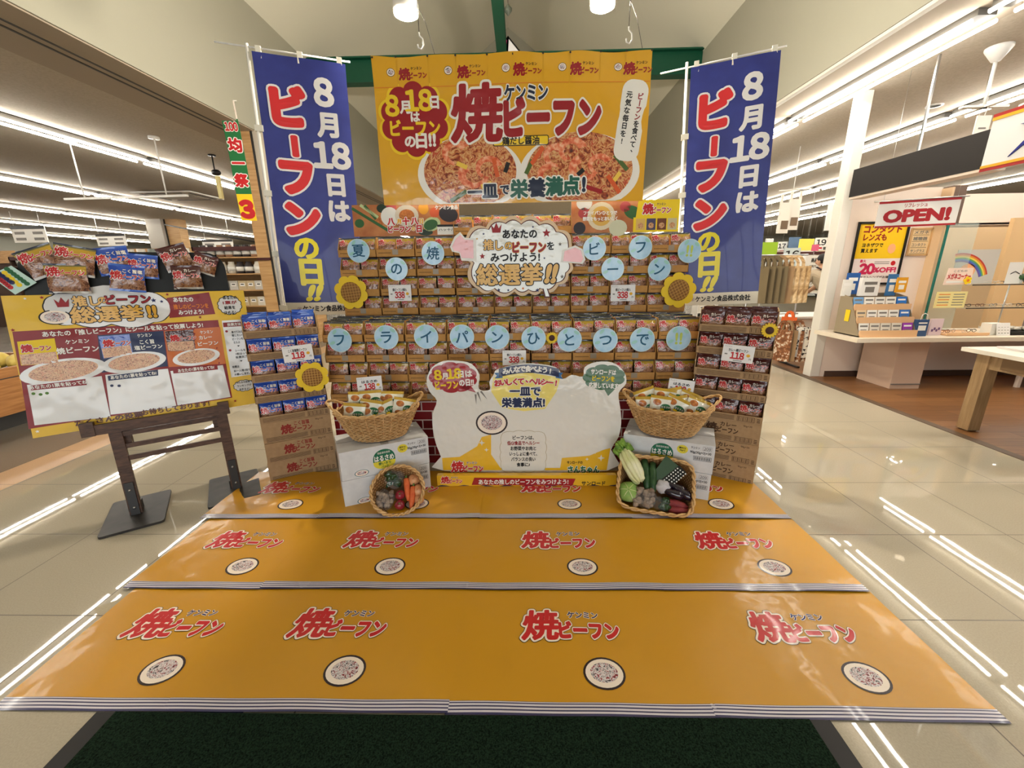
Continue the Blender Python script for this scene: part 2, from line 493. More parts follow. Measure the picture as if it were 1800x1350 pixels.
# entrance end behind the photographer: wall with a wide glazed opening to daylight
b = MB()
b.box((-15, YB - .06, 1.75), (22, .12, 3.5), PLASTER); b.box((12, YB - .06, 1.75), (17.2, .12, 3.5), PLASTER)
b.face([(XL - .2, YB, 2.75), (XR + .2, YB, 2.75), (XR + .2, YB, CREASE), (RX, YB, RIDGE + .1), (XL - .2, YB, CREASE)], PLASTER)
struct(b, 'wall_entrance')
b = MB(); FR = mat('door_frame_metal', (150, 150, 150), 0.4, metal=1.0)
for x in (-4.0, -2.2, -0.35, 1.5, 3.35): b.box((x, YB, 1.38), (.07, .1, 2.76), FR)
b.box((-0.3, YB, 2.72), (7.4, .1, .08), FR); b.box((-0.3, YB, .05), (7.4, .1, .1), FR)
struct(b, 'window_1', label='glazed entrance front')
pl = bpy.data.lights.new('entrance_daylight', 'AREA'); pl.shape = 'RECTANGLE'; pl.size = 7.2; pl.size_y = 2.6; pl.cycles.is_portal = True
po = bpy.data.objects.new('entrance_daylight', pl); COL.objects.link(po); po.matrix_world = Matrix.Translation((-0.3, YB + .1, 1.4)) @ Matrix.Rotation(pi / 2, 4, 'X')
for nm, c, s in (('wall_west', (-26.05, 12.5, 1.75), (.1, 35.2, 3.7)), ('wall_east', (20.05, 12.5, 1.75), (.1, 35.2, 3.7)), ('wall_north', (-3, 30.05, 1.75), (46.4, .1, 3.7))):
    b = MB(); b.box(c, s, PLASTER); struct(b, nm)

def beam(name, a, c, w, h, label):
    b = MB(); a, c = Vector(a), Vector(c)
    d = (c - a).normalized(); sd = d.cross(Vector((0, 0, 1))).normalized()
    up = Vector((0, 0, 1))
    b.bar(a + up * (h / 2 - .012), c + up * (h / 2 - .012), w, .024, STEELG); b.bar(a - up * (h / 2 - .012), c - up * (h / 2 - .012), w, .024, STEELG); b.bar(a, c, .03, h - .04, STEELG)
    return tag(b.build(name), label, 'beam', 'green roof beams', 'structure')
beam('trim_2', (XL, 8.55, 4.98), (XR, 8.55, 4.98), .2, .40, 'dark green steel tie beam crossing the hall behind the hanging sheet')
beam('trim_3', (XL, 12.6, 5.0), (XR, 12.6, 5.0), .2, .34, 'dark green steel tie beam farther back in the hall')
beam('trim_4', (RX, 3.5, 5.14), (RX, 12.6, 5.14), .16, .24, 'dark green steel beam running along the middle of the hall')
# coloured glass triangle high in the gable
r = thing('stained_glass_window', 'triangular stained glass window high in the far gable', 'window', TR(RX, YEND + .05, 6.7)); r['kind'] = 'structure'
b = MB()
apx = (0, .92)
pan = [((-.85, 0), (-.42, .46), (-.3, 0), (206, 190, 70)), ((-.42, .46), (0, .92), (-.05, .3), (190, 60, 110)), ((-.42, .46), (-.05, .3), (-.3, 0), (230, 225, 215)), ((-.3, 0), (-.05, .3), (.25, 0), (206, 150, 190)),
       ((0, .92), (.42, .46), (-.05, .3), (235, 230, 220)), ((.42, .46), (.85, 0), (.25, 0), (220, 205, 90)), ((.42, .46), (.25, 0), (-.05, .3), (200, 40, 80))]
for i, (p0, p1, p2, c) in enumerate(pan):
    b.face([(p0[0], 0, p0[1]), (p1[0], 0, p1[1]), (p2[0], 0, p2[1])], mat('stained_glass_%d' % i, c, 0.2, emit=0.35))
b.build('pane', r)
b = MB()
for p0, p1, p2, c in pan:
    for a, c2 in ((p0, p1), (p1, p2), (p2, p0)): b.bar((a[0], -.02, a[1]), (c2[0], -.02, c2[1]), .05, .03, DARKMETAL, up=(0, 1, 0))
b.build('leading', r)
# soffit edge strips with the shutter slot, each side
for k, (x, s) in enumerate(((XL, -1), (XR, 1))):
    b = MB()
    b.box((x + s * .42, 12.5, CEIL_Z - .006), (.8, 34.8, .012), SOFFIT)
    if s < 0:
        for d in (.30, .40): b.box((x + s * d, 12.5, CEIL_Z - .014), (.025, 34.8, .006), DARKMETAL)
    else: b.box((x + s * .03, 12.5, CEIL_Z - .02), (.06, 34.8, .03), WHITEPAINT)
    struct(b, 'trim_%d' % (5 + k))

# columns at the hall edge
b = MB(); b.box((4.12, 5.72, CEIL_Z / 2), (.13, .15, CEIL_Z), WHITEPAINT)
struct(b, 'column_right', label='white square column at the corner of the optical shop', bevel=.006)
b = MB(); b.box((-3.98, 6.7, CEIL_Z / 2), (.20, .3, CEIL_Z), WOODL); b.box((-3.865, 6.62, CEIL_Z / 2), (.03, .14, CEIL_Z), DARKMETAL); b.box((-3.81, 6.66, CEIL_Z / 2), (.08, .2, CEIL_Z), mat('grey_laminate', (188, 180, 166), .5))
b.box((-3.98, 6.54, 1.72), (.21, .02, .04), mat('dark_red', (70, 30, 28), .5))
struct(b, 'column_left', label='wood clad column at the edge of the food store')
b = MB(); b.box((-13.0, 16.2, CEIL_Z / 2), (.5, .4, CEIL_Z), WOODL); b.box((-13.56, 16.1, CEIL_Z / 2), (.58, .5, CEIL_Z), mat('grey_stone', (176, 170, 160), .6)); b.box((-13.24, 15.99, CEIL_Z / 2), (.04, .02, CEIL_Z), DARKMETAL)
struct(b, 'column_store', label='wood and grey column standing inside the food store')

# ------------------------------------------------------------------ lamps
TUBE = mat('lit_tube', (255, 250, 240), 0.4, emit=TUBE_POWER)
LAMPW = mat('lamp_housing', (70, 67, 62), 0.6)
def strip_light():
    r = thing('strip_light', 'twin tube fluorescent strip light', 'ceiling light')
    b = MB(); b.box((0, 0, .045), (.15, 2.36, .05), LAMPW); b.build('housing', r)
    for s in (-1, 1):
        b = MB(); b.tube([(s * .098, -1.16, -.012), (s * .098, 1.16, -.012)], .017, TUBE, 6); b.build('tube', r)
    return r
sl = strip_light(); used = False
def put_light(x, y, label, group, near=True):
    global used
    M = TR(x, y, CEIL_Z - .086)
    if not used: sl.matrix_world = M; sl['label'] = label; sl['group'] = group; used = True
    else: copy_tree(sl, M, label, group)
rows_left = [-6.5, -10.3, -14.2, -18.2, -22.4]
for ri, x in enumerate(rows_left):
    for k in range(10):
        y = 1.6 + ri * .37 + k * 2.46
        if y > 27: continue
        put_light(x, y, 'strip light in the %s row left of the hall, %s along from the entrance' % (ORD[ri], ORD[k]), 'strip lights over the food store')
rows_right = [3.76, 5.85, 7.7, 9.7, 11.8]
for ri, x in enumerate(rows_right):
    for k in range(10):
        y = (2.75 if ri == 0 else 2.3 + ri * .4) + (k - (1 if ri == 0 else 0)) * 2.46
        if y > 27: continue
        put_light(x, y, 'strip light in the %s row right of the hall, %s along from the entrance' % (ORD[ri], ORD[k]), 'strip lights over the shops on the right')
SHADE = mat('opal_glass', (255, 246, 230), 0.35, emit=1.4)
def pendant(x, y, z, label):
    r = thing('pendant_lamp', label, 'pendant lamp', TR(x, y, z), 'pendant lamps over the display')
    b = MB(); b.lathe([(.045, .30), (.06, .29), (.092, .16), (.106, .05), (.1, .0), (.094, .0), (.1, .05), (.086, .16), (.05, .28)], PLASTICW, 24); b.build('lamp_shade', r)
    b = MB(); b.lathe([(0.0, -.028), (.05, -.024), (.085, -.008), (.094, .012), (.09, .03), (0.0, .032)], SHADE, 24); b.build('diffuser', r)
    h = RIDGE - abs(x - RX) * (RIDGE - CREASE) / 3.51 - z
    b = MB(); b.tube([(0, 0, .29), (0, 0, h)], .006, PLASTICW, 6); b.lathe([(.05, h - .05), (.05, h)], PLASTICW, 16); b.build('cord', r)
    lt = bpy.data.lights.new('pendant_light', 'POINT'); lt.energy = PENDANT_POWER; lt.color = (1, .88, .7); lt.shadow_soft_size = .08
    lo = bpy.data.objects.new('pendant_light', lt); COL.objects.link(lo); lo.location = (x, y, z - .12)
p = at(714, 26, 4.1); pendant(p.x, p.y, p.z, 'white bell pendant lamp over the left half of the hanging sheet')
p = at(1059, 12, 4.1); pendant(p.x, p.y, p.z, 'white bell pendant lamp over the right half of the hanging sheet')
b = MB(); b.tube([(0, 0, 0), (0, 0, 1.2)], .004, DARKMETAL, 6); b.lathe([(0, -.1), (.07, -.02), (.07, .02), (0, .1)], mat('ornament', (120, 130, 120), .4), 4)
p = at(893, 17, 8.8); b.build('hanging_ornament', M=TR(p.x, p.y, p.z), label='small diamond ornament hanging above the hanging sheet', cat='ornament')

# ------------------------------------------------------------------ the noodle display
def film(name, col, rough=0.35, coat=0.8, scale=7, strength=0.35, dist=0.02):
    return mat(name, col, rough, 0.4, coat, bump=(scale, strength, dist, 2), coat_rough=0.06)
def plas(name, col): return film(name, col, 0.3, 0.9, 45, 0.6, 0.006)
P_YEL = plas('packet_yellow', (190, 152, 44)); P_BLUE = plas('packet_blue', (36, 78, 176)); P_BRN = plas('packet_brown', (74, 26, 24)); P_NAVY = plas('packet_back_navy', (52, 58, 78))
P_WHT = plas('packet_white', (232, 228, 210)); P_SIL = plas('packet_clear_seal', (178, 172, 160)); P_GRN = plas('packet_olive_seal', (120, 112, 66)); P_LBLUE = plas('packet_blue_edge', (64, 110, 200))
def plas_noodle(name, stops):
    m = noise_mat(name, stops, 85, detail=3, rough=0.3, coat=0.9, distort=1.2)
    add_bump(m, 45, 0.6, 0.006); return m
P_NOOD = plas_noodle('packet_noodles', [(0.3, (66, 34, 26)), (0.44, (124, 78, 56)), (0.55, (172, 132, 98)), (0.66, (128, 64, 46)), (0.78, (206, 184, 152))])
P_NOODB = plas_noodle('packet_noodles_brown', [(0.3, (54, 26, 18)), (0.44, (120, 70, 40)), (0.55, (164, 120, 78)), (0.66, (96, 50, 30)), (0.78, (200, 176, 144))])
R_PK = mat('packet_red_print', (196, 28, 36), 0.35, coat=0.6); W_PK = mat('packet_white_print', (240, 234, 224), 0.35, coat=0.6)
O_FRY = noise_mat('fried_print', [(0.3, (150, 76, 28)), (0.7, (206, 128, 60))], 60, rough=0.35, coat=0.6)

def packet_mesh(kind, seed=1):
    w, h, t = .148, .142, .017
    rnd = random.Random(seed)
    ph = [rnd.uniform(0, 6) for _ in range(6)]
    def shape(x, y):
        u = max(-1, min(1, x / (w / 2))); v = max(0, min(1, y / h))
        prof = max(0.0, (1 - u ** 4)) * max(0.0, sin(pi * min(1, max(0, (v - .07) / .86)))) ** 0.55
        return t * prof + .0018 * sin(9 * u + ph[0] + 5 * v) * prof + .0022 * sin(14 * v + ph[1] + 3 * u) * (1 - prof * .6)
    b = MB()
    def warp(p):
        z = shape(p.x, p.y)
        v = p.y / h
        return (p.x * (1 - .05 * sin(pi * v)), p.y, z + p.z)
    b.warp = warp
    rows = {'yellow': [(0, .08, P_SIL), (.08, .64, P_NOOD), (.64, .90, P_YEL), (.90, .95, P_GRN), (.95, 1, P_NAVY)],
            'blue': [(0, .08, P_LBLUE), (.08, .45, P_NOOD), (.45, .93, P_BLUE), (.93, 1, P_LBLUE)],
            'brown': [(0, .08, P_SIL), (.08, .5, P_NOODB), (.5, .93, P_BRN), (.93, 1, P_BRN)],
            'white': [(0, .08, P_YEL), (.08, .86, P_WHT), (.86, 1, P_YEL)]}[kind]
    for v0, v1, m in rows: b.rect(-w / 2, v0 * h, w / 2, v1 * h, 0, m, 8, max(1, int((v1 - v0) * 9)))
    if kind == 'white':
        b.warp = lambda p: warp(p)
        b.ell(-.03, .098, .028, .021, .001, O_FRY, 16); b.ell(.03, .07, .036, .024, .001, GREEN, 18); b.rect(-.004, .047, .062, .060, .0016, YELLOW)
        b.text('はるさめ', .03, .072, .016, W_PK, .0022, .015); b.ell(-.036, .04, .022, .014, .001, O_FRY, 14)
    else:
        ly = {'yellow': .104, 'blue': .082, 'brown': .086}[kind]
        b.text('焼', -.046, ly, .05, R_PK, .0022, .03, W_PK, .08)
        b.text('ビーフン', .022, ly - .005, .030, R_PK, .0022, .04, W_PK, .09, w=.088)
        if kind == 'blue': b.text('こく旨塩', .024, ly + .025, .022, W_PK, .002, .03, NAVY, .07, w=.08)
        if kind == 'brown': b.text('カレー', .02, ly + .025, .022, W_PK, .002, .03, P_BRN, .07, w=.06)
    # back half
    b.warp = lambda p: (p.x * (1 - .05 * sin(pi * p.y / h)), p.y, -shape(p.x, p.y) * .9 - .0004)
    back = {'yellow': P_NAVY, 'blue': P_BLUE, 'brown': P_BRN, 'white': P_YEL}[kind]
    b.rect(w / 2, 0, -w / 2, h, 0, back, 8, 7)
    b.warp = None
    return b
PACK = {}
def packet(kind, M, label, group):
    """a noodle packet standing on its lower seal; one mesh"""
    k = (kind, random.randint(1, 3)) if kind != 'white' else (kind, 1)
    if k not in PACK:
        PACK[k] = packet_mesh(kind, k[1]).build('noodle_packet', M=M, label=label, cat='noodle packet', group=group)
        return PACK[k]
    return copy_tree(PACK[k], M, label, group)

# ---- open-fronted cartons
TAPE = mat('grey_tape', (150, 136, 116), 0.35)
def tray_mesh(w, h, d, lip, m, prints):
    b = MB(); t = .004
    b.box((0, d / 2, t / 2), (w, d, t), m)
    b.box((0, d - t / 2, h / 2), (w, t, h), m)
    b.box((0, t / 2, lip / 2), (w, t, lip), m)
    for s in (-1, 1):
        x0 = s * (w / 2); x1 = s * (w / 2 - t)
        prof = [(0, 0), (d, 0), (d, h), (.05, h), (0, lip)]
        for x in (x0, x1): b.face([(x, y, z) for y, z in prof], m)
        for i in range(len(prof)):
            (y0, z0), (y1, z1) = prof[i], prof[(i + 1) % len(prof)]
            b.face([(x0, y0, z0), (x0, y1, z1), (x1, y1, z1), (x1, y0, z0)], m)
    for k, (x0, z0, x1, z1) in enumerate(prints):
        b.face([(x0, -.0006, z0), (x1, -.0006, z0), (x1, -.0006, z1), (x0, -.0006, z1)], INKB)
    return b
def carton_prints(w, base=.0, s=1.0):
    """the line block and the bar-shaped block printed along a dull carton"""
    out = []
    for k in range(5): out.append((-w * .46, base + (.010 + k * .007) * s, w * .13, base + (.0125 + k * .007) * s))
    x = w * .17
    for (a0, b0, a1, b1) in ((w * .17, .008, w * .40, .010), (w * .17, .042, w * .40, .044), (w * .17, .008, w * .175, .044), (w * .395, .008, w * .40, .044)): out.append((a0, base + b0 * s, a1, base + b1 * s))
    for k in range(11): out.append((w * (.185 + k * .019), base + .012 * s, w * (.185 + k * .019) + (.002 if k % 3 else .004), base + .040 * s))
    for k in range(3): out.append((w * .43, base + (.012 + k * .011) * s, w * .47, base + (.017 + k * .011) * s))
    return out
_tray = None
def yellow_tray(M, label, group):
    global _tray
    if _tray is None:
        _tray = tray_mesh(.304, .150, .36, .056, KRAFT, [(-.135 + k * .0085, .026, -.135 + k * .0085 + .006, .031) for k in range(12)]).build('display_carton', M=M, label=label, cat='carton', group=group)
        b = MB(); b.box((.0, -.0012, .034), (.046, .0016, .040), TAPE); b.box((.0, .03, .0005), (.046, .06, .0012), TAPE); b.build('tape', _tray)
        return _tray
    return copy_tree(_tray, M, label, group)

NTH = ['first', 'second', 'third', 'fourth', 'fifth', 'sixth', 'seventh', 'eighth', 'ninth']
YL, YU = 3.0, 3.4
PITCH_Z = .1538
Z_L4 = .539
def jit(a): return random.uniform(-a, a)
def fill(nx, x0, z, y, tier, row, nback=0, names=NTH):
    for i in range(nx):
        x = x0 + (i + .5) * .3115 + jit(.002); rz = jit(.008)
        col = '%s from the left' % names[i]
        yellow_tray(TR(x, y + jit(.004), z, rz), 'open yellow noodle carton, %s, %s' % (col, row), tier)
        for k, s in ((0, -1), (1, 1)):
            M = TR(x + s * .0755 + jit(.0015), y + .030, z + .005 + abs(jit(.003)), rz) @ board((0, 0, 0), 0, radians(5 + jit(3)), jit(.02))
            packet('yellow', M, '%s yellow packet in the carton %s, %s' % (('left', 'right')[k], col, row), tier.replace('cartons', 'packets'))
            for q in range(nback):
                M = TR(x + s * .0745 + jit(.003), y + .080 + q * .062 + jit(.006), z + .010 + .004 * q + abs(jit(.008)), rz + jit(.04)) @ board((0, 0, 0), 0, radians(8 + jit(9)), jit(.03))
                packet('yellow', M, '%s packet behind the %s one, %s ledge carton, dark back edge showing' % (NTH[q], ('left', 'right')[k], col.replace(' from the left', '')), 'packets seen from above on the ledge')
XL0 = -.085 - 4.5 * .3115
for r in range(4):
    z = Z_L4 + (3 - r) * PITCH_Z
    fill(9, XL0, z, YL, 'cartons of the lower tier', '%s row of the lower tier' % NTH[r], 4 if r == 0 else 0)
XU0 = -.062 - 4.5 * .3115
Z_U = Z_L4 + 4 * PITCH_Z + .006
for r in range(4):
    z = Z_U + (3 - r) * PITCH_Z
    fill(9, XU0, z, YU, 'cartons of the upper tier', '%s row of the upper tier' % NTH[r])
fill(3, XU0 + 3 * .3115, Z_U + 4 * PITCH_Z, YU, 'cartons on top of the upper tier', 'short topmost row')

def brick_print():
    m = mat('brick_print', (120, 30, 30), 0.4, 0.3)
    p = m.node_tree.nodes['Principled BSDF']
    sep = N(m, 'ShaderNodeSeparateXYZ'); L(m, N(m, 'ShaderNodeNewGeometry').outputs['Position'], sep.inputs[0])
    add = N(m, 'ShaderNodeMath', operation='ADD'); L(m, sep.outputs[0], add.inputs[0]); L(m, sep.outputs[1], add.inputs[1])
    cb = N(m, 'ShaderNodeCombineXYZ'); L(m, add.outputs[0], cb.inputs[0]); L(m, sep.outputs[2], cb.inputs[1])
    br = N(m, 'ShaderNodeTexBrick'); br.inputs['Scale'].default_value = 1
    br.inputs['Brick Width'].default_value = .165; br.inputs['Row Height'].default_value = .075; br.inputs['Mortar Size'].default_value = .005
    br.inputs['Color1'].default_value = rgb(142, 26, 30); br.inputs['Color2'].default_value = rgb(96, 18, 22); br.inputs['Mortar'].default_value = rgb(206, 190, 186)
    L(m, cb.outputs[0], br.inputs['Vector']); L(m, br.outputs['Color'], p.inputs['Base Color'])
    return m
BRICK = brick_print()
b = MB(); b.box((0, .40, Z_L4 / 2), (2.80, .78, Z_L4 - .002), BRICK)
b.build('display_plinth', M=TR(-.085, 3.0, 0), label='red brick patterned plinth under the stacked noodle cartons', cat='plinth')
b = MB(); b.box((0, 0, 0), (2.79, .38, Z_U - Z_L4 - .004), KRAFTD)
b.build('display_riser', M=TR(-.065, 3.59, (Z_L4 + Z_U) / 2), label='cardboard riser hidden behind the lower tier, carrying the upper tier', cat='riser')

# ---- the slanted side stacks
GREYC = INKB
def side_stack(corner, ang, kind, what, side):
    w, h, d = .462, .1538, .34
    base = TR(corner[0], corner[1], 0, ang) @ TR(w / 2, 0, 0)
    G = '%s cartons of the side stack' % what
    for k in range(3):
        b = MB(); b.box((0, d / 2, h / 2), (w, d, h - .002), KRAFTD)
        pr = carton_prints(w)
        for (x0, z0, x1, z1) in pr: b.face([(x0, -.0008, z0), (x1, -.0008, z0), (x1, -.0008, z1), (x0, -.0008, z1)], INKB)
        b.T = Matrix.Translation((0, -.0004, 0)) @ Matrix.Rotation(pi / 2, 4, 'X')
        ink = mat('carton_red_print', (140, 44, 36), .7) if kind == 'blue' else INKB
        b.text('焼', -.075, .088, .075, ink, .0004, .04); b.text('ビーフン', .03, .080, .045, ink, .0004, .04, w=.13)
        b.text('こく旨塩' if kind == 'blue' else 'カレー', .03, .122, .035, ink, .0004, .03, w=.10)
        b.text('90g×30', .15, .127, .018, INKB, .0004, .0); b.poly(rrect(.185, .118, .222, .136, .003), .0004, ink) if False else None
        b.T = None
        M = base @ TR(jit(.004), jit(.004), k * h + .001, jit(.012))
        o = b.build('closed_carton', M=M, label='closed brown carton, %s from the floor in the %s side stack' % (NTH[k], what), cat='carton', group=G)
        t = MB(); t.box((0, d / 2, h - .0006), (.05, d * .98, .001), TAPE); t.build('tape', o)
    first = None
    for k in range(5):
        z = (3 + k) * h + .001
        M = base @ TR(jit(.003), jit(.004), z, jit(.01))
        lab = 'open %s noodle carton, %s from the top in the side stack' % (what, NTH[4 - k])
        if first is None:
            first = tray_mesh(w, .150, d, .052, KRAFTD, carton_prints(w)).build('display_carton', M=M, label=lab, cat='carton', group=G)
            t = MB(); t.box((.0, d - .05, .0055), (.05, .09, .001), TAPE); t.build('tape', first)
        else: copy_tree(first, M, lab, G)
        for q in range(3):
            MM = M @ TR((q - 1) * .151, .034, .006) @ board((0, 0, 0), 0, radians(6 + jit(4)), jit(.03))
            packet(kind, MM, '%s packet, %s from the left in the %s open carton from the top' % (what, NTH[q], NTH[4 - k]), '%s packets in the side stack' % what)
            if k == 4:
                for e in range(2):
                    MM = M @ TR((q - 1) * .150 + jit(.004), .085 + e * .06, .012 + e * .006 + abs(jit(.012))) @ board((0, 0, 0), jit(.05), radians(9 + jit(6)), jit(.04))
                    packet(kind, MM, '%s packet %s, behind the %s one on top of the side stack' % (what, ('right behind', 'farther back')[e], ('left', 'middle', 'right')[q]), '%s packets in the side stack' % what)
side_stack((-1.875, 2.70), .52, 'blue', 'blue', 'left')
side_stack((1.235, 2.865), -.52, 'brown', 'dark brown', 'right')

# ------------------------------------------------------------------ printed things of the display
M_YEL = film('mat_yellow_film', (200, 145, 25), 0.36, 0.16, 5, 0.3, 0.02)
M_STRIPE = mat('mat_navy', (52, 50, 92), .4, coat=.3); M_LILAC = mat('mat_stripe', (214, 208, 216), .4, coat=.3)
LOGO_R = mat('logo_red', (196, 30, 34), .4, coat=.3); LOGO_W = mat('logo_white', (246, 232, 216), .4, coat=.3); LOGO_K = mat('logo_black', (40, 26, 30), .4, coat=.3)  # the black is the printed outline round lettering and plates
def logo(b, cx, cy, W, z=.0024, dark=True, red=None, white=None):
    red = red or LOGO_R; white = white or LOGO_W
    b.text('焼', cx - W * .32, cy + W * .01, W * .38, red, z, .035, white, .085, out2=LOGO_K if dark else None, ow2=.10, shear=.08)
    b.text('ビーフン', cx + W * .17, cy - W * .055, W * .22, red, z, .065, white, .125, out2=LOGO_K if dark else None, ow2=.145, w=W * .60)
    b.text('ケンミン', cx + W * .13, cy + W * .135, W * .095, NAVY, z, .03, white, .09, w=W * .32)
PL_NOOD = noise_mat('printed_noodles', [(0.36, (40, 34, 40)), (0.46, (214, 206, 206)), (0.54, (230, 222, 220)), (0.60, (150, 30, 40)), (0.70, (60, 30, 40))], 60, detail=2, rough=.4, distort=2.0)
def plate_print(b, cx, cy, rx, ry, z, rot=0.0, rim=None):
    b.ell(cx, cy, rx * 1.12, ry * 1.14, z, rim or LOGO_K, rot=rot); b.ell(cx, cy, rx, ry, z + .0003, LOGO_W, rot=rot); b.ell(cx + rx * .0, cy + ry * .04, rx * .74, ry * .70, z + .0006, PL_NOOD, rot=rot)

def floor_sheet(x0, y0, w, d, lx, lift, label, rz=0.0, seed=0):
    rnd = random.Random(seed); ph = [rnd.uniform(0, 6) for _ in range(4)]
    b = MB()
    amp = .0016
    b.warp = lambda p: (p.x, p.y, p.z + amp * (1 + sin(p.x * 14 + ph[0] + p.y * 5)) + amp * .8 * (1 + sin(p.y * 17 + ph[1] + p.x * 6)))
    b.rect(0, .048, w, d, .0005, M_YEL, 20, 12)
    b.rect(0, 0, w, .048, .0005, M_STRIPE, 20, 1)
    for k in range(3): b.rect(0, .008 + k * .012, w, .015 + k * .012, .0009, M_LILAC, 20, 1)
    b.rect(0, .043, w, .0465, .0009, M_LILAC, 20, 1)
    logo(b, lx, .375, .42, .0030)
    plate_print(b, lx + .10, .158, .072, .058, .0016)
    b.build('printed_floor_sheet', M=TR(x0, y0, lift, rz), label=label, cat='floor sheet', group='yellow printed sheets on the floor')
rowy = [1.075, 1.652, 2.235]; rown = ['front', 'middle', 'back']
cols = [(-1.93, .93, .40), (-1.30, 1.03, .50), (-.28, .96, .49), (.665, .985, .53)]
coln = ['leftmost', 'second from the left', 'third from the left', 'rightmost']
lift = .0005
for ri in (0, 1, 2):
    for ci in (0, 3, 2, 1):
        x, w, lx = cols[ci]
        x += (-.075 * ri * .8 if ci == 0 else 0); w += (.075 * ri * .8 if ci == 0 else 0)
        floor_sheet(x, rowy[ri] - .012, w, .60 if ri < 2 else .62, lx, lift + ri * .0062 + [0, .0025, .0012, .0006][ci], 'yellow printed floor sheet, %s row, %s' % (rown[ri], coln[ci]), [0, .004, -.002, -.01][ci] * (1 if ri == 0 else .3), ri * 7 + ci)
# dark entrance carpet
CARPET = noise_mat('carpet_green', [(0.3, (8, 16, 10)), (0.7, (34, 52, 38))], 220, detail=2, rough=.95, spec=.05, bump=.8, bdist=.006)
r = thing('entrance_carpet', 'dark green entrance carpet in front of the yellow sheets', 'carpet', TR(-.24, 0, 0))
b = MB(); b.box((0, -.1, .0035), (2.44, 2.32, .007), CARPET); b.build('pile', r)
b = MB(); RUB = mat('rubber_edge', (34, 32, 32), .6)
for s in (-1, 1):
    b = MB(); b.box((s * 1.255, -.1, .002), (.07, 2.32, .004), RUB); b.build('rubber_edge', r)

# ---- the big hanging sheet
H_Y = 3.36
tl, tr_, bl_, br_ = at(655, 91, H_Y), at(1150, 92, H_Y), at(672, 357, H_Y), at(1128, 357, H_Y)
HW = ((tr_.x - tl.x) + (br_.x - bl_.x)) / 2; HX = (tl.x + tr_.x + bl_.x + br_.x) / 4; HZ0 = (bl_.z + br_.z) / 2; HZ1 = (tl.z + tr_.z) / 2; HH = HZ1 - HZ0
S_GOLD = film('sheet_gold', (226, 168, 34), .3, .9, 4, .55, .03); S_WH = film('sheet_white', (240, 236, 226), .3, .9, 4, .5, .03)
S_CRIM = film('sheet_crimson', (156, 24, 34), .3, .9, 4, .55, .03); S_YEL = film('sheet_yellow', (242, 204, 40), .3, .9, 4, .5, .03); S_NAVY = film('sheet_navy', (28, 40, 66), .3, .9, 4, .5, .03); S_BLK = film('sheet_black', (26, 24, 26), .3, .9, 4, .5, .03)
S_GREENB = film('sheet_green', (32, 96, 80), .3, .9, 4, .5, .03)
def dish_mat(name, seed):
    m = noise_mat(name, [(0.30, (84, 36, 24)), (0.40, (156, 66, 40)), (0.49, (204, 128, 76)), (0.56, (226, 182, 124)), (0.62, (176, 58, 38)), (0.70, (212, 108, 72)), (0.78, (130, 110, 50))], 16, (1, 1, 1.6), detail=6, rough=.3, coat=.9, distort=2.2)
    add_bump(m, 4, .5, .03); return m
S_DISH = dish_mat('sheet_dish', 1)
S_SHR = noise_mat('sheet_shrimp', [(0.35, (206, 84, 52)), (0.5, (232, 132, 92)), (0.65, (244, 186, 150))], 30, rough=.3, coat=.9); S_CAR = film('sheet_carrot', (216, 92, 44), .3, .9); S_PEP = film('sheet_pepper', (80, 104, 48), .3, .9); S_EGG = film('sheet_egg', (238, 200, 80), .3, .9)
def hs(cx, cy): return ((cx - 905) / 1650.0 * HW, (1022 - cy) / 920.0 * HH)
def hk(k): return k / 1650.0 * HW
def shrimp(b, cx, cy, r, a0, z, m):
    inner = []; outer = []
    for k in range(11):
        t = a0 + 3.9 * k / 10; wd = r * .62 * (1 - .55 * k / 10)
        outer.append((cx + r * cos(t), cy + r * .8 * sin(t))); inner.append((cx + (r - wd) * cos(t), cy + (r - wd) * .8 * sin(t)))
    for k in range(10): b.poly([outer[k], outer[k + 1], inner[k + 1], inner[k]], z, m)
b = MB()
def hwarp(p):
    top = max(0.0, (p.y / HH - .86) / .14)
    z = .010 * sin(p.x * 4.2 + 1.3 * p.y) + .006 * sin(p.y * 8 + 2.2 * p.x + 1) + .004 * sin(p.x * 17) * top
    sag = -.006 * (1 - cos(p.x / HW * 2 * pi * 4)) * top
    return (p.x, p.y + sag, p.z + z)
b.warp = hwarp
b.rect(-HW / 2, 0, HW / 2, HH, 0, S_GOLD, 44, 24)
b.rect(-HW / 2, 0, HW / 2, HH, -.0012, WHITE, 44, 24)
for (cx, cy, rx, ry) in ((640, 830, 330, 230), (1325, 830, 375, 235)):
    x, y = hs(cx, cy); 
    ring = []
    for k in range(48):
        t = 2 * pi * k / 48; ring.append((x + hk(rx) * cos(t), max(.004, y + hk(ry) * .95 * sin(t))))
    b.fan(ring, (x, y), .0012, S_WH)
    ring = [(x + hk(rx * .88) * cos(2 * pi * k / 48), max(.01, y + hk(14) + hk(ry * .9) * sin(2 * pi * k / 48))) for k in range(48)]
    b.fan(ring, (x, y), .0020, S_DISH)
rnd = random.Random(3)
for (cx, cy, r_, a) in ((560, 690, 92, .6), (660, 830, 100, 2.2), (760, 790, 86, .2), (1180, 720, 84, .9), (1280, 690, 90, .3), (1350, 800, 96, 2.0), (1140, 840, 80, 1.4), (1450, 780, 76, .4)):
    x, y = hs(cx, cy); shrimp(b, x, y, hk(r_), a, .0028, S_SHR)
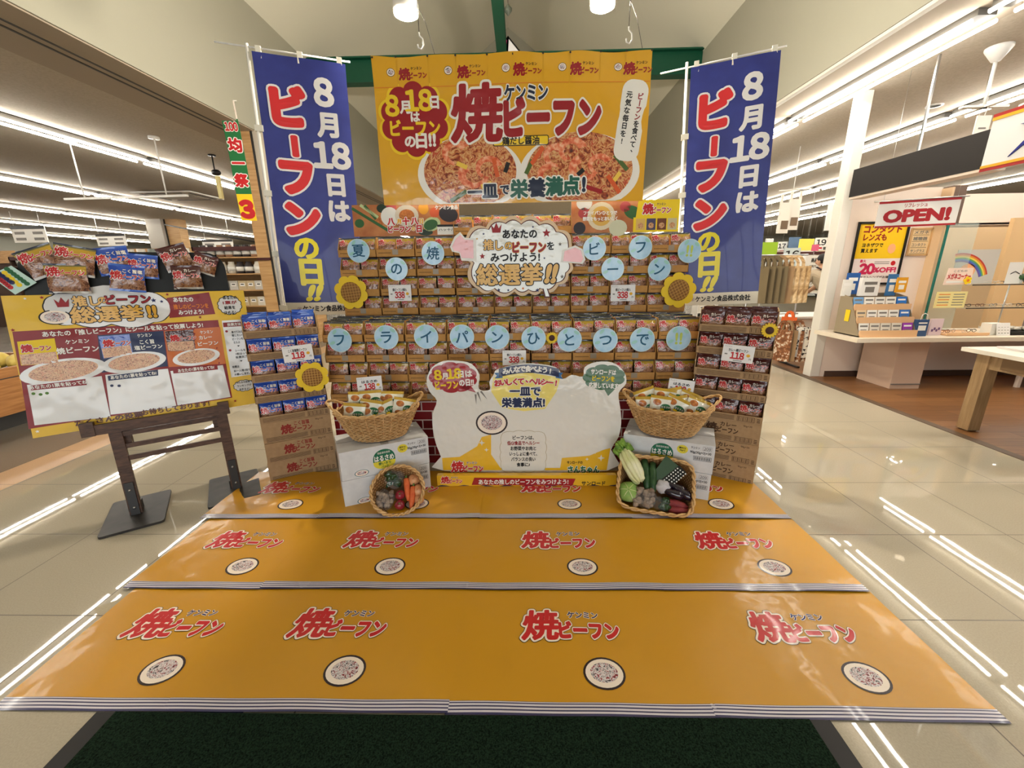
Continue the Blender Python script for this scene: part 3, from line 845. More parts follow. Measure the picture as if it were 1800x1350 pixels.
for (cx, cy, ln, an, m) in ((800, 790, 110, 1.8, S_CAR), (560, 970, 120, .5, S_PEP), (1060, 720, 120, .9, S_CAR), (1540, 910, 130, -.9, S_CAR), (1580, 770, 120, -.8, S_PEP), (740, 900, 70, .3, S_EGG), (590, 770, 70, -.4, S_EGG), (1560, 860, 60, .9, S_EGG), (1010, 790, 90, 1.1, S_PEP), (870, 790, 60, 1.2, S_BLK), (1330, 830, 50, .7, S_BLK), (1410, 940, 120, -.3, S_CRIM)):
    x, y = hs(cx, cy); c, s = cos(an), sin(an); a, w = hk(ln / 2), hk(13)
    b.poly([(x - a * c + w * s, y - a * s - w * c), (x + a * c + w * s, y + a * s - w * c), (x + a * c - w * s, y + a * s + w * c), (x - a * c - w * s, y - a * s + w * c)], .0030, m)
# dark red burst with the date
x, y = hs(312, 480)
b.fan(scallop(x, y, hk(225), hk(222), 10, .13), (x, y), .0016, S_YEL); b.fan(scallop(x, y, hk(208), hk(205), 10, .13), (x, y), .0026, S_CRIM)
for t, cx, cy, h, m in (('8', 180, 392, 140, S_YEL), ('月', 258, 402, 74, S_WH), ('18', 342, 362, 140, S_YEL), ('日', 438, 376, 74, S_WH), ('は', 316, 460, 62, S_WH), ('の', 276, 615, 74, S_WH), ('日', 345, 610, 92, S_WH), ('!!', 412, 605, 96, S_WH)):
    X, Y = hs(cx, cy); b.text(t, X, Y, hk(h), m, .0034, .045)
X, Y = hs(312, 528); b.text('ビーフン', X, Y, hk(96), S_YEL, .0034, .045, w=hk(300))
# main logo
X, Y = hs(695, 450); b.text('焼', X, Y, hk(320), S_CRIM, .0044, .035, S_WH, .075, shear=.05)
X, Y = hs(1150, 482); b.text('ビーフン', X, Y, hk(215), S_CRIM, .0044, .07, S_WH, .125, w=hk(570))
X, Y = hs(992, 340); b.text('ケンミン', X, Y, hk(92), S_NAVY, .0044, .04, S_WH, .11, w=hk(255))
X0, Y0 = hs(787, 655); X1, Y1 = hs(1130, 592)
b.fan(rrect(X0, Y0, X1, Y1, hk(12)), ((X0 + X1) / 2, (Y0 + Y1) / 2), .0030, S_BLK); b.fan(rrect(X0 + hk(5), Y0 + hk(5), X1 - hk(5), Y1 - hk(5), hk(8)), ((X0 + X1) / 2, (Y0 + Y1) / 2), .0036, S_YEL)
b.text('鶏だし醤油', (X0 + X1) / 2, (Y0 + Y1) / 2, hk(46), S_BLK, .0044, .03, w=hk(225))
# the upright speech bubble
x0, y0 = hs(1625, 520); an = -.11
pts = []
for px, py in rrect(-hk(78), -hk(215), hk(78), hk(220), hk(60)): pts.append((x0 + px * cos(an) - py * sin(an), y0 + px * sin(an) + py * cos(an)))
b.fan(pts, (x0, y0), .0034, S_WH); xx, yy = hs(1570, 760); b.poly([(xx, yy), hs(1545, 690), hs(1600, 712)], .0034, S_WH)
for col, (sx_, txt, m0) in enumerate(((1676, 'ビーフンを食べて、', None), (1608, '元気な毎日を!', None))):
    for k, ch in enumerate(txt):
        cx = sx_ - (k * 41) * .11; cy = (372 if col == 0 else 362) + k * 41
        if col == 1: cy = 362 + k * 46; cx = sx_ - k * 46 * .11
        X, Y = hs(cx, cy); b.text(ch, X, Y, hk(38), S_CRIM if (col == 0 and k < 4) else S_BLK, .0042, .03, rot=an + (-pi / 2 if ch == 'ー' else 0))
for t, cx, h, m in (('一', 665, 92, S_NAVY), ('皿', 762, 96, S_NAVY), ('で', 855, 62, S_NAVY), ('栄', 946, 110, S_GREENB), ('養', 1056, 112, S_NAVY), ('満', 1166, 112, S_GREENB), ('点', 1272, 112, S_GREENB), ('!', 1352, 112, S_NAVY)):
    X, Y = hs(cx, 945 - (cx - 660) * .05); b.text(t, X, Y, hk(h), m, .0046, .05, S_WH, .12)
# valance of ten panels along the top
y0 = hs(0, 282)[1]; y1 = hs(0, 108)[1]
xs = [62, 228, 416, 580, 765, 915, 1092, 1250, 1426, 1575, 1740]
for k in range(10):
    a, c = hs(xs[k] + 3, 0)[0], hs(xs[k + 1] - 3, 0)[0]
    a = max(a, -HW / 2 + .004); c = min(c, HW / 2 - .004)
    b.rect(a, y0, c, y1, .0022, S_GOLD, 6, 4); b.rect(a, y0 - .004, c, y0, .0020, ORANGE, 6, 1)
    if k % 2 == 1:
        cx = (a + c) / 2; W_ = hk(165)
        b.text('焼', cx - W_ * .32, (y0 + y1) / 2 - .012, W_ * .42, S_CRIM, .0044, .05, S_YEL, .08); b.text('ビーフン', cx + W_ * .17, (y0 + y1) / 2 - .022, W_ * .21, S_CRIM, .0044, .06, S_YEL, .08, w=W_ * .62)
        b.text('ケンミン', cx + W_ * .12, (y0 + y1) / 2 + .022, W_ * .11, S_BLK, .0044, .03, w=W_ * .4)
    else:
        plate_print(b, (a + c) / 2 + hk(34), (y0 + y1) / 2, hk(22), hk(20), .0030, rim=S_BLK)
hang = b.build('hanging_sheet', M=board((HX, H_Y, HZ0)), label='large golden printed sheet hanging on wires above the cartons', cat='hanging sheet')
b = MB()
for cx in xs: 
    X = min(max(hs(cx, 0)[0], -HW / 2 + .012), HW / 2 - .012); b.ell(X, HH - .016, .007, .007, .016, DARKMETAL, 10)
o = b.build('eyelet', hang)
for k, px in enumerate((739, 1103)):
    q = at(px, 96, H_Y); top = at((736, 1109)[k], 0, H_Y)
    r = thing('hanging_wire', 'thin wire with a hook holding the %s half of the hanging sheet' % ('left', 'right')[k], 'wire', TR(q.x, H_Y, HZ1 - .02), 'wires of the hanging sheet')
    h = RIDGE - abs(q.x - RX) * (RIDGE - CREASE) / 3.51 - HZ1
    b = MB(); b.tube([(0, 0, .13), (0, 0, h)], .0022, DARKMETAL, 5); b.tube([(.0, 0, .30), (.05, 0, .20), (.10, 0, .02)], .0018, DARKMETAL, 5); b.build('wire', r)
    b = MB(); b.tube([(.0, 0, .15), (.0, 0, .13), (.022, 0, .11), (.026, 0, .075), (.01, 0, .05), (-.012, 0, .06), (-.014, 0, .08)], .005, PLASTICW, 6); b.build('hook', r)

# ---- tall flag banners
N_BLUE = noise_mat('banner_blue', [(0.3, (38, 46, 118)), (0.7, (46, 56, 132))], 6, (1, 1, .3), rough=.45, spec=.4, coat=.25)
N_RED = mat('banner_red', (206, 42, 44), .45, coat=.2); N_YEL = mat('banner_yellow', (226, 212, 40), .45, coat=.2); N_WH = mat('banner_white', (226, 224, 222), .45, coat=.2); N_PALE = mat('banner_cream', (226, 222, 206), .5)
def nobori(M, label, side, pole_len):
    w, h = .60, 1.80
    r = thing('flag_banner', label, 'flag banner', M, 'tall blue flag banners')
    b = MB(); b.warp = lambda p: (p.x, p.y, p.z + .012 * sin(p.x * 11 + p.y * 1.5) * (1 - p.y / h * .6) + .008 * sin(p.y * 4 + p.x * 3))
    b.rect(0, .10, w, h, 0, N_BLUE, 16, 30); b.rect(0, 0, w, .10, 0, N_PALE, 16, 3)
    b.rect(0, 0, w, h, -.0015, N_BLUE, 16, 30)
    for t, x, y, hh in (('8', .435, 1.60, .22), ('月', .44, 1.39, .17), ('18', .45, 1.19, .22), ('日', .46, .985, .17), ('は', .465, .80, .17)):
        b.text(t, x, y, hh, N_WH, .0016, .05)
    b.text('ビ', .19, 1.49, .27, N_RED, .0022, .075, N_WH, .125)
    b.text('ー', .20, 1.235, .19, N_RED, .0022, .08, N_WH, .14, rot=-pi / 2, sx=.8)
    b.text('フ', .19, 1.02, .27, N_RED, .0022, .075, N_WH, .125)
    b.text('ン', .20, .73, .27, N_RED, .0022, .075, N_WH, .125)
    b.text('の', .20, .515, .19, N_YEL, .0016, .05); b.text('日', .215, .335, .22, N_YEL, .0016, .05); b.text('!!', .225, .175, .16, N_YEL, .0016, .06, shear=.35, sx=1.3)
    b.text('ケンミン食品株式会社', .335, .052, .052, BLACK, .0016, .035, w=.42)
    plate_print(b, .10, .05, .016, .012, .0012)
    b.build('fabric', r)
    b = MB(); b.tube([(-.028, h - pole_len + .02, -.006), (-.028, h + .045, -.006)], .011, PLASTICW, 10); b.build('pole', r)
    b = MB(); b.tube([(-.22, h + (.028 if side < 0 else .005), -.004), (w + .035, h + .022, -.004)], .006, PLASTICW, 8); b.build('top_rod', r)
    for k, x in enumerate((.04, .30, .56)):
        b = MB(); b.box((x, h + .002, -.003), (.034, .075, .018), N_PALE); b.build('loop', r)
    for y in (1.33, .90, .47, .06):
        b = MB(); b.box((-.020, y, -.004), (.055, .04, .026), N_PALE); b.build('loop', r)
    return r
def nob_frame(x, y, z, a, t):
    return Matrix.Translation((x, y, z)) @ Matrix.Rotation(a, 4, 'Z') @ Matrix.Rotation(pi / 2, 4, 'X') @ Matrix.Rotation(t, 4, 'Z')
nobori(nob_frame(-2.123, 3.70, 1.137, .31, -.024) @ Matrix.Scale(1.13, 4), 'tall blue flag banner standing left of the stacked cartons', -1, 2.80)
nobori(nob_frame(1.454, 3.827, 1.169, -.295, .045) @ Matrix.Scale(1.04, 4), 'tall blue flag banner standing right of the stacked cartons', 1, 2.92)

# ---- round letter placards
C_BLUE = noise_mat('placard_blue', [(0.3, (150, 196, 226)), (0.7, (184, 216, 236))], 14, rough=.3, coat=.6)
C_RIM = mat('placard_rim', (206, 226, 222), .35, coat=.5); C_LEAF = mat('leaf_tint', (152, 204, 196), .35, coat=.5); C_LIME = mat('lime_ink', (188, 204, 96), .4)
def placard(px, py, Y, ch, label, group):
    p = at(px, py, Y)
    b = MB(); R = .0905
    ring = [(R * cos(2 * pi * k / 32), R * sin(2 * pi * k / 32)) for k in range(32)]
    b.slab(ring, .003, C_RIM); b.ell(0, 0, R * .955, R * .955, .0006, C_BLUE, 32)
    for (x, y, a) in ((-.055, -.02, .4), (.052, .05, -.6), (-.03, .062, .9)): b.ell(x, y, .022, .012, .0010, C_LEAF, 12, rot=a)
    if ch == '!!': b.text('!!', 0, 0, .115, C_LIME, .0018, .03)
    else: b.text(ch, 0, 0, .104, mat('placard_letter', (16, 84, 116), .45), .0018, .016)
    b.build('letter_placard', M=board(p, 0, 0, jit(.05)), label=label, cat='placard', group=group)
for px, py, ch in ((630, 441, '夏'), (697, 473, 'の'), (761, 445, '焼'), (1045, 437, 'ビ'), (1077, 473, 'ー'), (1126, 435, 'フ'), (1159, 473, 'ン'), (1212, 441, '!!')):
    placard(px, py, YU - .012, ch, 'round pale blue placard reading %s on the upper tier' % ch, 'letter placards on the upper tier')
for px, py, ch in ((597, 598, 'フ'), (679, 593, 'ラ'), (749, 592, 'イ'), (812, 592, 'パ'), (874, 593, 'ン'), (938, 595, 'ひ'), (1001, 597, 'と'), (1064, 598, 'つ'), (1129, 597, 'で'), (1193, 595, '!!')):
    placard(px, py, YL - .012, ch, 'round pale blue placard reading %s on the lower tier' % ch, 'letter placards on the lower tier')
# ---- sunflower boards
SF_Y = mat('felt_yellow', (232, 196, 40), .55); SF_B = mat('felt_brown', (134, 88, 34), .6); SF_L = mat('felt_line', (196, 150, 74), .6); SF_D = mat('felt_dark', (70, 38, 24), .6)
def sunflower(p, R, label, rz=0, small=False, roll=0.0):
    r = thing('sunflower_board', label, 'sunflower board', board(p, rz, 0, roll), 'yellow sunflower boards')
    b = MB()
    ring = scallop(0, 0, R, R, 16, .2, 4) if small else scallop(0, 0, R, R, 8, .15, 8)
    b.slab(ring, .004, SF_Y); b.build('petals', r)
    b = MB(); q = R * (.5 if small else .60)
    b.lathe([(q, .001), (q, .004), (q * .9, .0055), (0, .006)], SF_D if small else SF_B, 28)
    if not small:
        for k in range(-3, 4):
            t = k * q * .27; l = sqrt(q * q - t * t) * .98
            b.rect(t - .0018, -l, t + .0018, l, .0066, SF_L); b.rect(-l, t - .0018, l, t + .0018, .0066, SF_L)
    b.build('centre', r)
sunflower(at(617, 514, YU - .02), .138, 'sunflower board at the left end of the upper tier', roll=.1)
sunflower(at(1193, 510, YU - .02), .140, 'sunflower board at the right end of the upper tier', roll=.5)
sunflower(at(549, 663, 2.84), .113, 'sunflower board low on the blue side stack', .45)
sunflower(at(970, 594, YL - .016), .044, 'tiny sunflower between two round placards on the lower tier', small=True)
sunflower(at(1353, 581, 2.635), .048, 'tiny sunflower at the top corner of the dark brown side stack', -.5, small=True)
# ---- price cards
CARD = mat('price_card', (232, 230, 228), .45)
def price_card(p, w, h, top, num, label, rz=0.0, roll=0.0, lean=.05):
    b = MB(); b.slab(rrect(-w / 2, -h / 2, w / 2, h / 2, .002, 2), .0015, CARD)
    b.text(top, 0, h * .20, h * .19, BLACK, .0012, .03, w=w * .62); b.text(num, -.002, -h * .12, h * .50, RED, .0012, .05, w=w * .42)
    b.text('円', w * .40, -h * .26, h * .13, BLACK, .0012, .01); b.text('ケンミン', -w * .33, h * .40, h * .10, GREY, .0012, 0)
    b.ell(w * .33, -h * .05, h * .10, h * .09, .0010, GOLD, 14); b.rect(-w * .12, -h * .43, w * .16, -h * .39, .001, GREY)
    b.rect(-w * .42, -h * .1, -w * .33, -h * .03, .001, GREY)
    b.build('price_card', M=board(p, rz, lean, roll), label=label, cat='price card', group='price cards')
price_card(at(703, 515, YU - .02), .185, .128, '焼ビーフン3袋入', '338', 'price card reading 338 on the upper tier, left half')
price_card(at(1095, 515, YU - .02), .195, .128, '焼ビーフン3袋入', '338', 'price card reading 338 on the upper tier, right half')
price_card(at(904, 629, YL - .02), .175, .112, '焼ビーフン3袋入', '338', 'price card reading 338 above the middle of the cut-out standee')
price_card(at(524, 621, 2.80), .190, .112, 'こく旨塩焼ビーフン', '118', 'price card reading 118 on the blue side stack', .52, .04)
price_card(at(1297, 622, 2.68), .185, .112, 'カレー焼ビーフン', '118', 'price card reading 118 on the dark brown side stack', -.5, -.05)
price_card(at(650, 676, 2.72), .165, .112, 'はるさめ', '138', 'price card reading 138 standing in the left wicker basket', .3, .02)
price_card(at(1197, 681, 2.72), .165, .110, 'はるさめ', '138', 'price card reading 138 standing in the right wicker basket', -.3, -.08)
# ---- two food posters on top of the upper tier
T_ORG = noise_mat('poster_board', [(0.3, (150, 72, 36)), (0.7, (206, 140, 84))], 5, rough=.3, coat=.6)
def veg_poster(M, w, h, label, left):
    b = MB(); b.slab([(-w / 2, 0), (w / 2, 0), (w / 2, h), (-w / 2, h)], .004, T_ORG, PALE)
    E = lambda fx, fy, rx, ry, m, rot=0, z=.0008: b.ell((fx - .5) * w, fy * h, rx * h, ry * h, z, m, 20, rot)
    V_G = mat('leaf_green', (48, 96, 48), .4, coat=.5); V_DG = mat('dark_green', (30, 50, 34), .4, coat=.5); V_O = mat('pepper_orange', (228, 160, 40), .4, coat=.5); V_T = mat('tomato', (210, 92, 50), .4, coat=.5); V_A = mat('aubergine', (40, 34, 40), .4, coat=.5); V_P = mat('pale_lime', (190, 206, 150), .4, coat=.5); V_R = mat('radish', (168, 60, 60), .4, coat=.5)
    if left:
        for k, (x0, y0, x1, y1, m) in enumerate(((.0, .9, .34, .15, V_G), (.08, 1.0, .24, .6, V_P), (.12, .98, .22, .55, V_G))):
            a, c = Vector(((x0 - .5) * w, y0 * h)), Vector(((x1 - .5) * w, y1 * h)); n = (c - a).normalized().orthogonal() * .011
            b.poly([tuple(a - n), tuple(c - n), tuple(c + n), tuple(a + n)][::-1] if n.cross(c - a) > 0 else [tuple(a - n), tuple(c - n), tuple(c + n), tuple(a + n)], .0009, m)
        E(.06, .42, .16, .14, V_G); E(.28, .88, .17, .14, V_DG); E(.37, .93, .17, .16, V_R); E(.24, .5, .14, .2, O_FRY, .5)
        E(.35, .62, .30, .30, PALE, 0, .0012); E(.51, .64, .40, .34, mat('bowl_rim', (214, 204, 184), .5), 0, .0014); E(.51, .64, .26, .20, O_FRY, 0, .0018); E(.67, .86, .17, .19, V_O); E(.77, .72, .16, .16, V_T); E(.90, .66, .32, .24, V_A, -.2); E(.74, .36, .30, .22, V_P, .3); E(.73, .34, .24, .16, V_G, .3, .0010); E(.68, .1, .24, .1, V_DG)
        X = lambda fx: (fx - .5) * w
        for t, fx, m, sz in (('八', .36, RED, .19), ('月', .435, GOLD, .13), ('十', .50, RED, .19), ('八', .58, RED, .19), ('日', .645, GOLD, .13)): b.text(t, X(fx), h * .46, h * sz * 1.3, m, .0034, .06, WHITE, .14)
        for t, fx, m, sz in (('ビーフン', .435, RED, .19), ('の', .565, GOLD, .12), ('日', .62, RED, .20)): b.text(t, X(fx), h * .22, h * sz * 1.2, m, .0034, .06, WHITE, .14, w=(.21 * w if len(t) > 1 else None))
        b.text('ケンミン食品', X(.885), h * .88, h * .15, WHITE, .003, .05, w=w * .21)
        b.rect(X(.79), .02 * h, X(.985), .34 * h, .0022, PALE); b.rect(X(.79), .27 * h, X(.985), .34 * h, .0026, BLACK); b.text('ハッ十八', X(.88), h * .18, h * .09, BLACK, .0028, .02, w=w * .15)
    else:
        E(.12, .93, .26, .22, PALE); E(.50, .8, .18, .16, V_R); E(.57, .62, .3, .2, V_G, -.4); E(.12, .62, .20, .17, V_R); E(.08, .15, .2, .2, V_A)
        E(.28, .52, .46, .44, mat('pan_rim', (222, 208, 176), .5), 0, .0012); E(.28, .52, .33, .31, mat('pan_food', (214, 170, 80), .5), 0, .0016); E(.28, .52, .2, .18, O_FRY, 0, .0018); E(.44, .14, .3, .26, mat('bowl_pale', (206, 206, 176), .5), 0, .0014)
        X = lambda fx: (fx - .5) * w
        b.text('フライパンひとつで', X(.27), h * .62, h * .13, WHITE, .0030, .045, w=w * .31); b.text('野菜をもっとおいしく', X(.27), h * .44, h * .13, WHITE, .0030, .045, w=w * .32)
        b.poly([(X(.60), h * .46), (w / 2, h * .46), (w / 2, h), (X(.62), h)], .0022, YELLOW)
        b.text('焼', X(.71), h * .72, h * .34, RED, .0036, .05, WHITE, .11); b.text('ビーフン', X(.835), h * .68, h * .20, RED, .0036, .05, WHITE, .12, w=w * .17); b.text('ケンミン', X(.83), h * .86, h * .09, NAVY, .0036, .03, w=w * .08)
        b.rect(X(.58), .0, w / 2, h * .46, .0020, YELLOW)
        for k, m in enumerate((mat('mini_gold', (214, 176, 96), .4), mat('mini_blue', (70, 66, 96), .4), mat('mini_brown', (110, 60, 36), .4), mat('mini_cream', (200, 190, 150), .4))): b.rect(X(.605 + k * .098), h * .06, X(.69 + k * .098), h * .42, .0026, m); b.ell(X(.648 + k * .098), h * .2, .022, .022, .003, NOODLE, 12)
    b.build('food_poster', M=M, label=label, cat='poster', group='food posters above the upper tier')
p0, p1 = at(622, 408, YU + .02), at(806, 360, YU + .02)
veg_poster(board(((p0.x + p1.x) / 2, YU + .02, Z_U + 4 * PITCH_Z + .002), 0, .06), p1.x - p0.x, .235, 'food poster with scattered vegetables standing on the left of the upper tier', True)
p0, p1 = at(1002, 408, YU + .02), at(1196, 360, YU + .02)
veg_poster(board(((p0.x + p1.x) / 2 + .003, YU + .02, Z_U + 4 * PITCH_Z + .002), 0, .06), p1.x - p0.x - .008, .235, 'food poster with a round pan standing on the right of the upper tier', False)

# ------------------------------------------------------------------ cut-out signs, baskets, boxes, voting board
def bumps(pts, k=.32, seg=7):
    """outline whose sides bulge outward between the given valley points (counter-clockwise order)"""
    out = []
    n = len(pts)
    for i in range(n):
        a, c = Vector(pts[i]), Vector(pts[(i + 1) % n]); d = c - a; nrm = Vector((d.y, -d.x))
        for q in range(seg):
            t = q / seg; out.append(tuple(a + d * t + nrm * (k * 4 * t * (1 - t))))
    return out
def smooth(pts, seg=5):
    out = []; n = len(pts)
    for i in range(n):
        p0, p1, p2, p3 = [Vector(pts[(i + j - 1) % n]) for j in range(4)]
        for q in range(seg):
            t = q / seg
            out.append(tuple(.5 * ((2 * p1) + (p2 - p0) * t + (2 * p0 - 5 * p1 + 4 * p2 - p3) * t * t + (3 * p1 - p0 - 3 * p2 + p3) * t ** 3)))
    return out
def grow(pts, d):
    cx = sum(p[0] for p in pts) / len(pts); cy = sum(p[1] for p in pts) / len(pts)
    return [(x + (x - cx) / max(1e-6, hypot(x - cx, y - cy)) * d, y + (y - cy) / max(1e-6, hypot(x - cx, y - cy)) * d) for x, y in pts]
# ---- speech-cloud sign in the middle of the upper tier
CLOUD = film('cloud_white', (226, 228, 220), .3, .9, 12, .5, .01); CRIM_L = mat('cloud_rim', (224, 196, 160), .45); CBROWN = mat('cloud_brown', (92, 36, 26), .45); PINK = film('megaphone_pink', (226, 150, 150), .3, .9, 12, .5, .01)
GOLDT = mat('gold_letters', (218, 164, 36), .4, coat=.4)
YC = YU - .05
Mc = board((at(905, 530, YC).x, YC, at(905, 530, YC).z))
def cp(x, y): return hit(Mc, 780 + x / 6.923, 370 + y / 6.923)
def ck(k): return k / 6.923 * .00465
val = [(330, 640), (420, 960), (590, 975), (860, 985), (1040, 1000), (1190, 980), (1400, 900), (1520, 770), (1560, 640), (1500, 500), (1555, 400), (1400, 235), (1180, 140), (940, 125), (735, 120), (515, 205), (270, 330), (300, 500)]
val = [cp(x, y) for x, y in val]
r = thing('speech_cloud_sign', 'white speech-cloud cut-out sign fixed to the middle of the upper tier', 'sign', Mc)
b = MB()
o1 = bumps(val, .26); o2 = grow(bumps(val, .22), -ck(32)); o3 = grow(bumps(val, .22), -ck(44))
b.slab(o1, .005, CRIM_L); b.poly(o2, .0006, CBROWN); b.poly(o3, .0012, CLOUD)
tail = [cp(1200, 950), cp(1225, 1065), cp(1310, 1060), cp(1265, 950)]
b.poly(tail, .0016, CBROWN); b.poly([cp(1213, 940), cp(1240, 1045), cp(1285, 1045), cp(1250, 940)], .0020, CLOUD)
b.build('cloud_board', r)
b = MB()
x, y = cp(925, 285); b.text('あなたの', x, y, ck(105), BLACK, .004, .04, w=ck(390))
x, y = cp(545, 420); b.text('推', x, y, ck(120), GOLDT, .0046, .035, BLACK, .085); x, y = cp(675, 425); b.text('し', x, y, ck(120), GOLDT, .0046, .04, BLACK, .09)
x, y = cp(790, 430); b.text('の', x, y, ck(100), GOLDT, .0046, .04, BLACK, .09)
x, y = cp(1040, 445); b.text('ビーフン', x, y, ck(125), CRIMSON, .0046, .06, GOLDT, .11, w=ck(380))
x, y = cp(1300, 430); b.text('を', x, y, ck(100), BLACK, .0046, .03)
x, y = cp(870, 570); b.text('みつけよう!', x, y, ck(110), BLACK, .0046, .035, w=ck(570))
x, y = cp(800, 780); b.text('総選挙', x, y, ck(255), GOLDT, .0050, .03, BLACK, .07, w=ck(770))
x, y = cp(1310, 770); b.text('!!', x, y, ck(270), GOLDT, .0050, .06, BLACK, .11, shear=.2)
x, y = cp(640, 215); w_ = ck(62)
b.poly([(x - w_, y + w_ * .7), (x - w_ * .75, y - w_ * .8), (x + w_ * .75, y - w_ * .8), (x + w_, y + w_ * .7), (x + w_ * .45, y - w_ * .05), (x, y + w_), (x - w_ * .45, y - w_ * .05)], .0030, CRIMSON)
for sx_, sy_, rr, m in ((470, 558, 36, CRIMSON), (1250, 275, 50, CRIMSON), (1415, 410, 24, GREY), (670, 967, 22, NAVY), (785, 970, 18, NAVY), (965, 948, 18, ORANGE), (1140, 970, 26, NAVY), (1440, 805, 26, GREY), (485, 285, 15, NAVY), (1085, 200, 14, NAVY), (375, 790, 14, NAVY), (405, 345, 14, GOLD), (1225, 580, 14, NAVY)):
    x, y = cp(sx_, sy_); b.poly(star(x, y, ck(rr)), .0030, m)
b.build('printed_lettering', r)
for side, pts in (('left', [(75, 440), (130, 320), (200, 262), (255, 330), (395, 345), (400, 620), (215, 610), (190, 520), (100, 500)]), ('right', [(1440, 480), (1600, 425), (1690, 470), (1725, 600), (1690, 650), (1560, 640), (1420, 630)])):
    b = MB(); q = [cp(*p) for p in pts][::-1]; c = (sum(p[0] for p in q) / len(q), sum(p[1] for p in q) / len(q))
    b.T = Matrix.Translation((0, 0, .0015)); b.slab(q, .004, WHITE); b.poly([(c[0] + (p[0] - c[0]) * .8, c[1] + (p[1] - c[1]) * .8) for p in q], .0006, PINK)
    b.build('megaphone_cutout', r)

# ---- cut-out standee in front of the plinth
YS = 2.70
Ms = board((at(925, 845, YS).x, YS, 0), 0, .03)
def sp(x, y): return hit(Ms, 740 + x / 4.865, 620 + y / 4.865)
def sk(k): return k / 4.865 * .00385
ST_W = film('standee_white', (228, 226, 218), .3, .9, 9, .5, .015); ST_Y = film('standee_yellow', (236, 186, 40), .3, .9, 9, .5, .015); ST_C = film('standee_crimson', (160, 24, 32), .3, .9, 9, .5, .015); ST_G = film('standee_green', (40, 92, 44), .3, .9, 9, .5, .015); ST_PY = film('standee_pale_yellow', (240, 222, 120), .3, .9, 9, .5, .015); ST_N = film('standee_navy', (24, 34, 76), .3, .9, 9, .5, .015); ST_B = film('standee_blue', (52, 104, 160), .3, .9, 9, .5, .015)
out = [(200, 1010), (170, 890), (125, 770), (100, 640), (100, 520), (135, 410), (75, 335), (48, 240), (90, 130), (190, 72), (310, 70), (430, 95), (500, 190), (490, 290), (520, 325), (590, 315), (585, 250), (620, 190), (660, 140), (880, 92), (1090, 108), (1180, 145), (1215, 225), (1290, 190), (1385, 205), (1400, 125), (1500, 80), (1640, 85), (1735, 160), (1755, 260), (1690, 345), (1705, 480), (1712, 600), (1690, 720), (1625, 830), (1590, 1010)]
r = thing('cutout_standee', 'die-cut cardboard standee with speech bubbles in front of the brick plinth', 'standee', Ms)
b = MB(); q = smooth([sp(x, y) for x, y in out], 3)[::-1]; b.slab(q, .006, ST_W)
yel = [(190, 1005), (180, 900), (330, 890), (480, 800), (520, 720), (600, 700), (600, 870), (680, 985), (1190, 985), (1205, 900), (1440, 880), (1560, 830), (1620, 815), (1588, 1005)]
b.poly([sp(x, y) for x, y in yel][::-1], .0006, ST_Y)
b.poly([sp(x, y) for x, y in ((620, 210), (880, 160), (1190, 215), (1160, 330), (1060, 480), (880, 500), (690, 470), (600, 330))][::-1], .0006, ST_PY)
b.poly([sp(x, y) for x, y in ((700, 690), (1050, 690), (1060, 1010), (690, 1010))][::-1], .0008, ST_W)
q_ = bumps([sp(x, y) for x, y in ((700, 690), (790, 678), (880, 674), (970, 678), (1050, 690), (1062, 770), (1064, 850), (1062, 930), (1050, 1005), (970, 1012), (880, 1016), (790, 1012), (700, 1005), (688, 930), (686, 850), (688, 770))][::-1], .12, 4)
c_ = sp(875, 845); b.fan(grow(q_, .003), c_, .0010, mat('text_box_line', (176, 160, 120), .4)); b.fan(q_, c_, .0014, ST_W)
for sx_, sy_, rr in ((520, 770, 30), (560, 830, 22), (1540, 900, 34), (1490, 850, 20), (1420, 910, 18)):
    x, y = sp(sx_, sy_); b.poly(star(x, y, sk(rr), 4, .35), .0012, ST_W)
for ax_, ay_, an in ((500, 360, 1.9), (540, 345, 2.2), (470, 380, 1.6)):
    x, y = sp(ax_, ay_ + 20); c, s_ = cos(an), sin(an); l = sk(48); w_ = sk(9)
    b.poly([(x - l * c, y - l * s_), (x + l * c + w_ * s_, y + l * s_ - w_ * c), (x + l * c - w_ * s_, y + l * s_ + w_ * c)], .0012, GREY)
b.build('panel', r)
# bubbles
b = MB(); x, y = sp(275, 212); b.fan(scallop(x, y, sk(215), sk(140), 9, .10), (x, y), .0016, ST_C)
b.poly([sp(330, 300), sp(470, 340), sp(410, 260)], .0016, ST_C)
for t, cx, cy, h, m in (('8', 145, 190, 110, YELLOW), ('月', 205, 200, 60, WHITE), ('18', 283, 178, 110, YELLOW), ('日は', 378, 182, 66, WHITE)): 
    x, y = sp(cx, cy); b.text(t, x, y, sk(h), m, .0034, .05, rot=.06)
x, y = sp(220, 275); b.text('ビーフン', x, y, sk(80), YELLOW, .0034, .05, w=sk(200), rot=.06); x, y = sp(390, 255); b.text('の日!!', x, y, sk(66), WHITE, .0034, .05, w=sk(125), rot=.06)
b.build('red_bubble', r)
b = MB(); x, y = sp(1565, 210); b.fan(scallop(x, y, sk(185), sk(115), 9, .10), (x, y), .0016, ST_G); b.poly([sp(1600, 370), sp(1560, 300), sp(1660, 310)], .0016, ST_G)
for t, cx, cy, w_, m in (('サンロードは', 1560, 165, 215, WHITE), ('ビーフンを', 1560, 220, 190, YELLOW), ('応援しています!', 1565, 280, 265, WHITE)):
    x, y = sp(cx, cy); b.text(t, x, y, sk(52), m, .0034, .045, w=sk(w_), rot=-.05)
b.build('green_bubble', r)
b = MB()
arc0 = []; arc1 = []
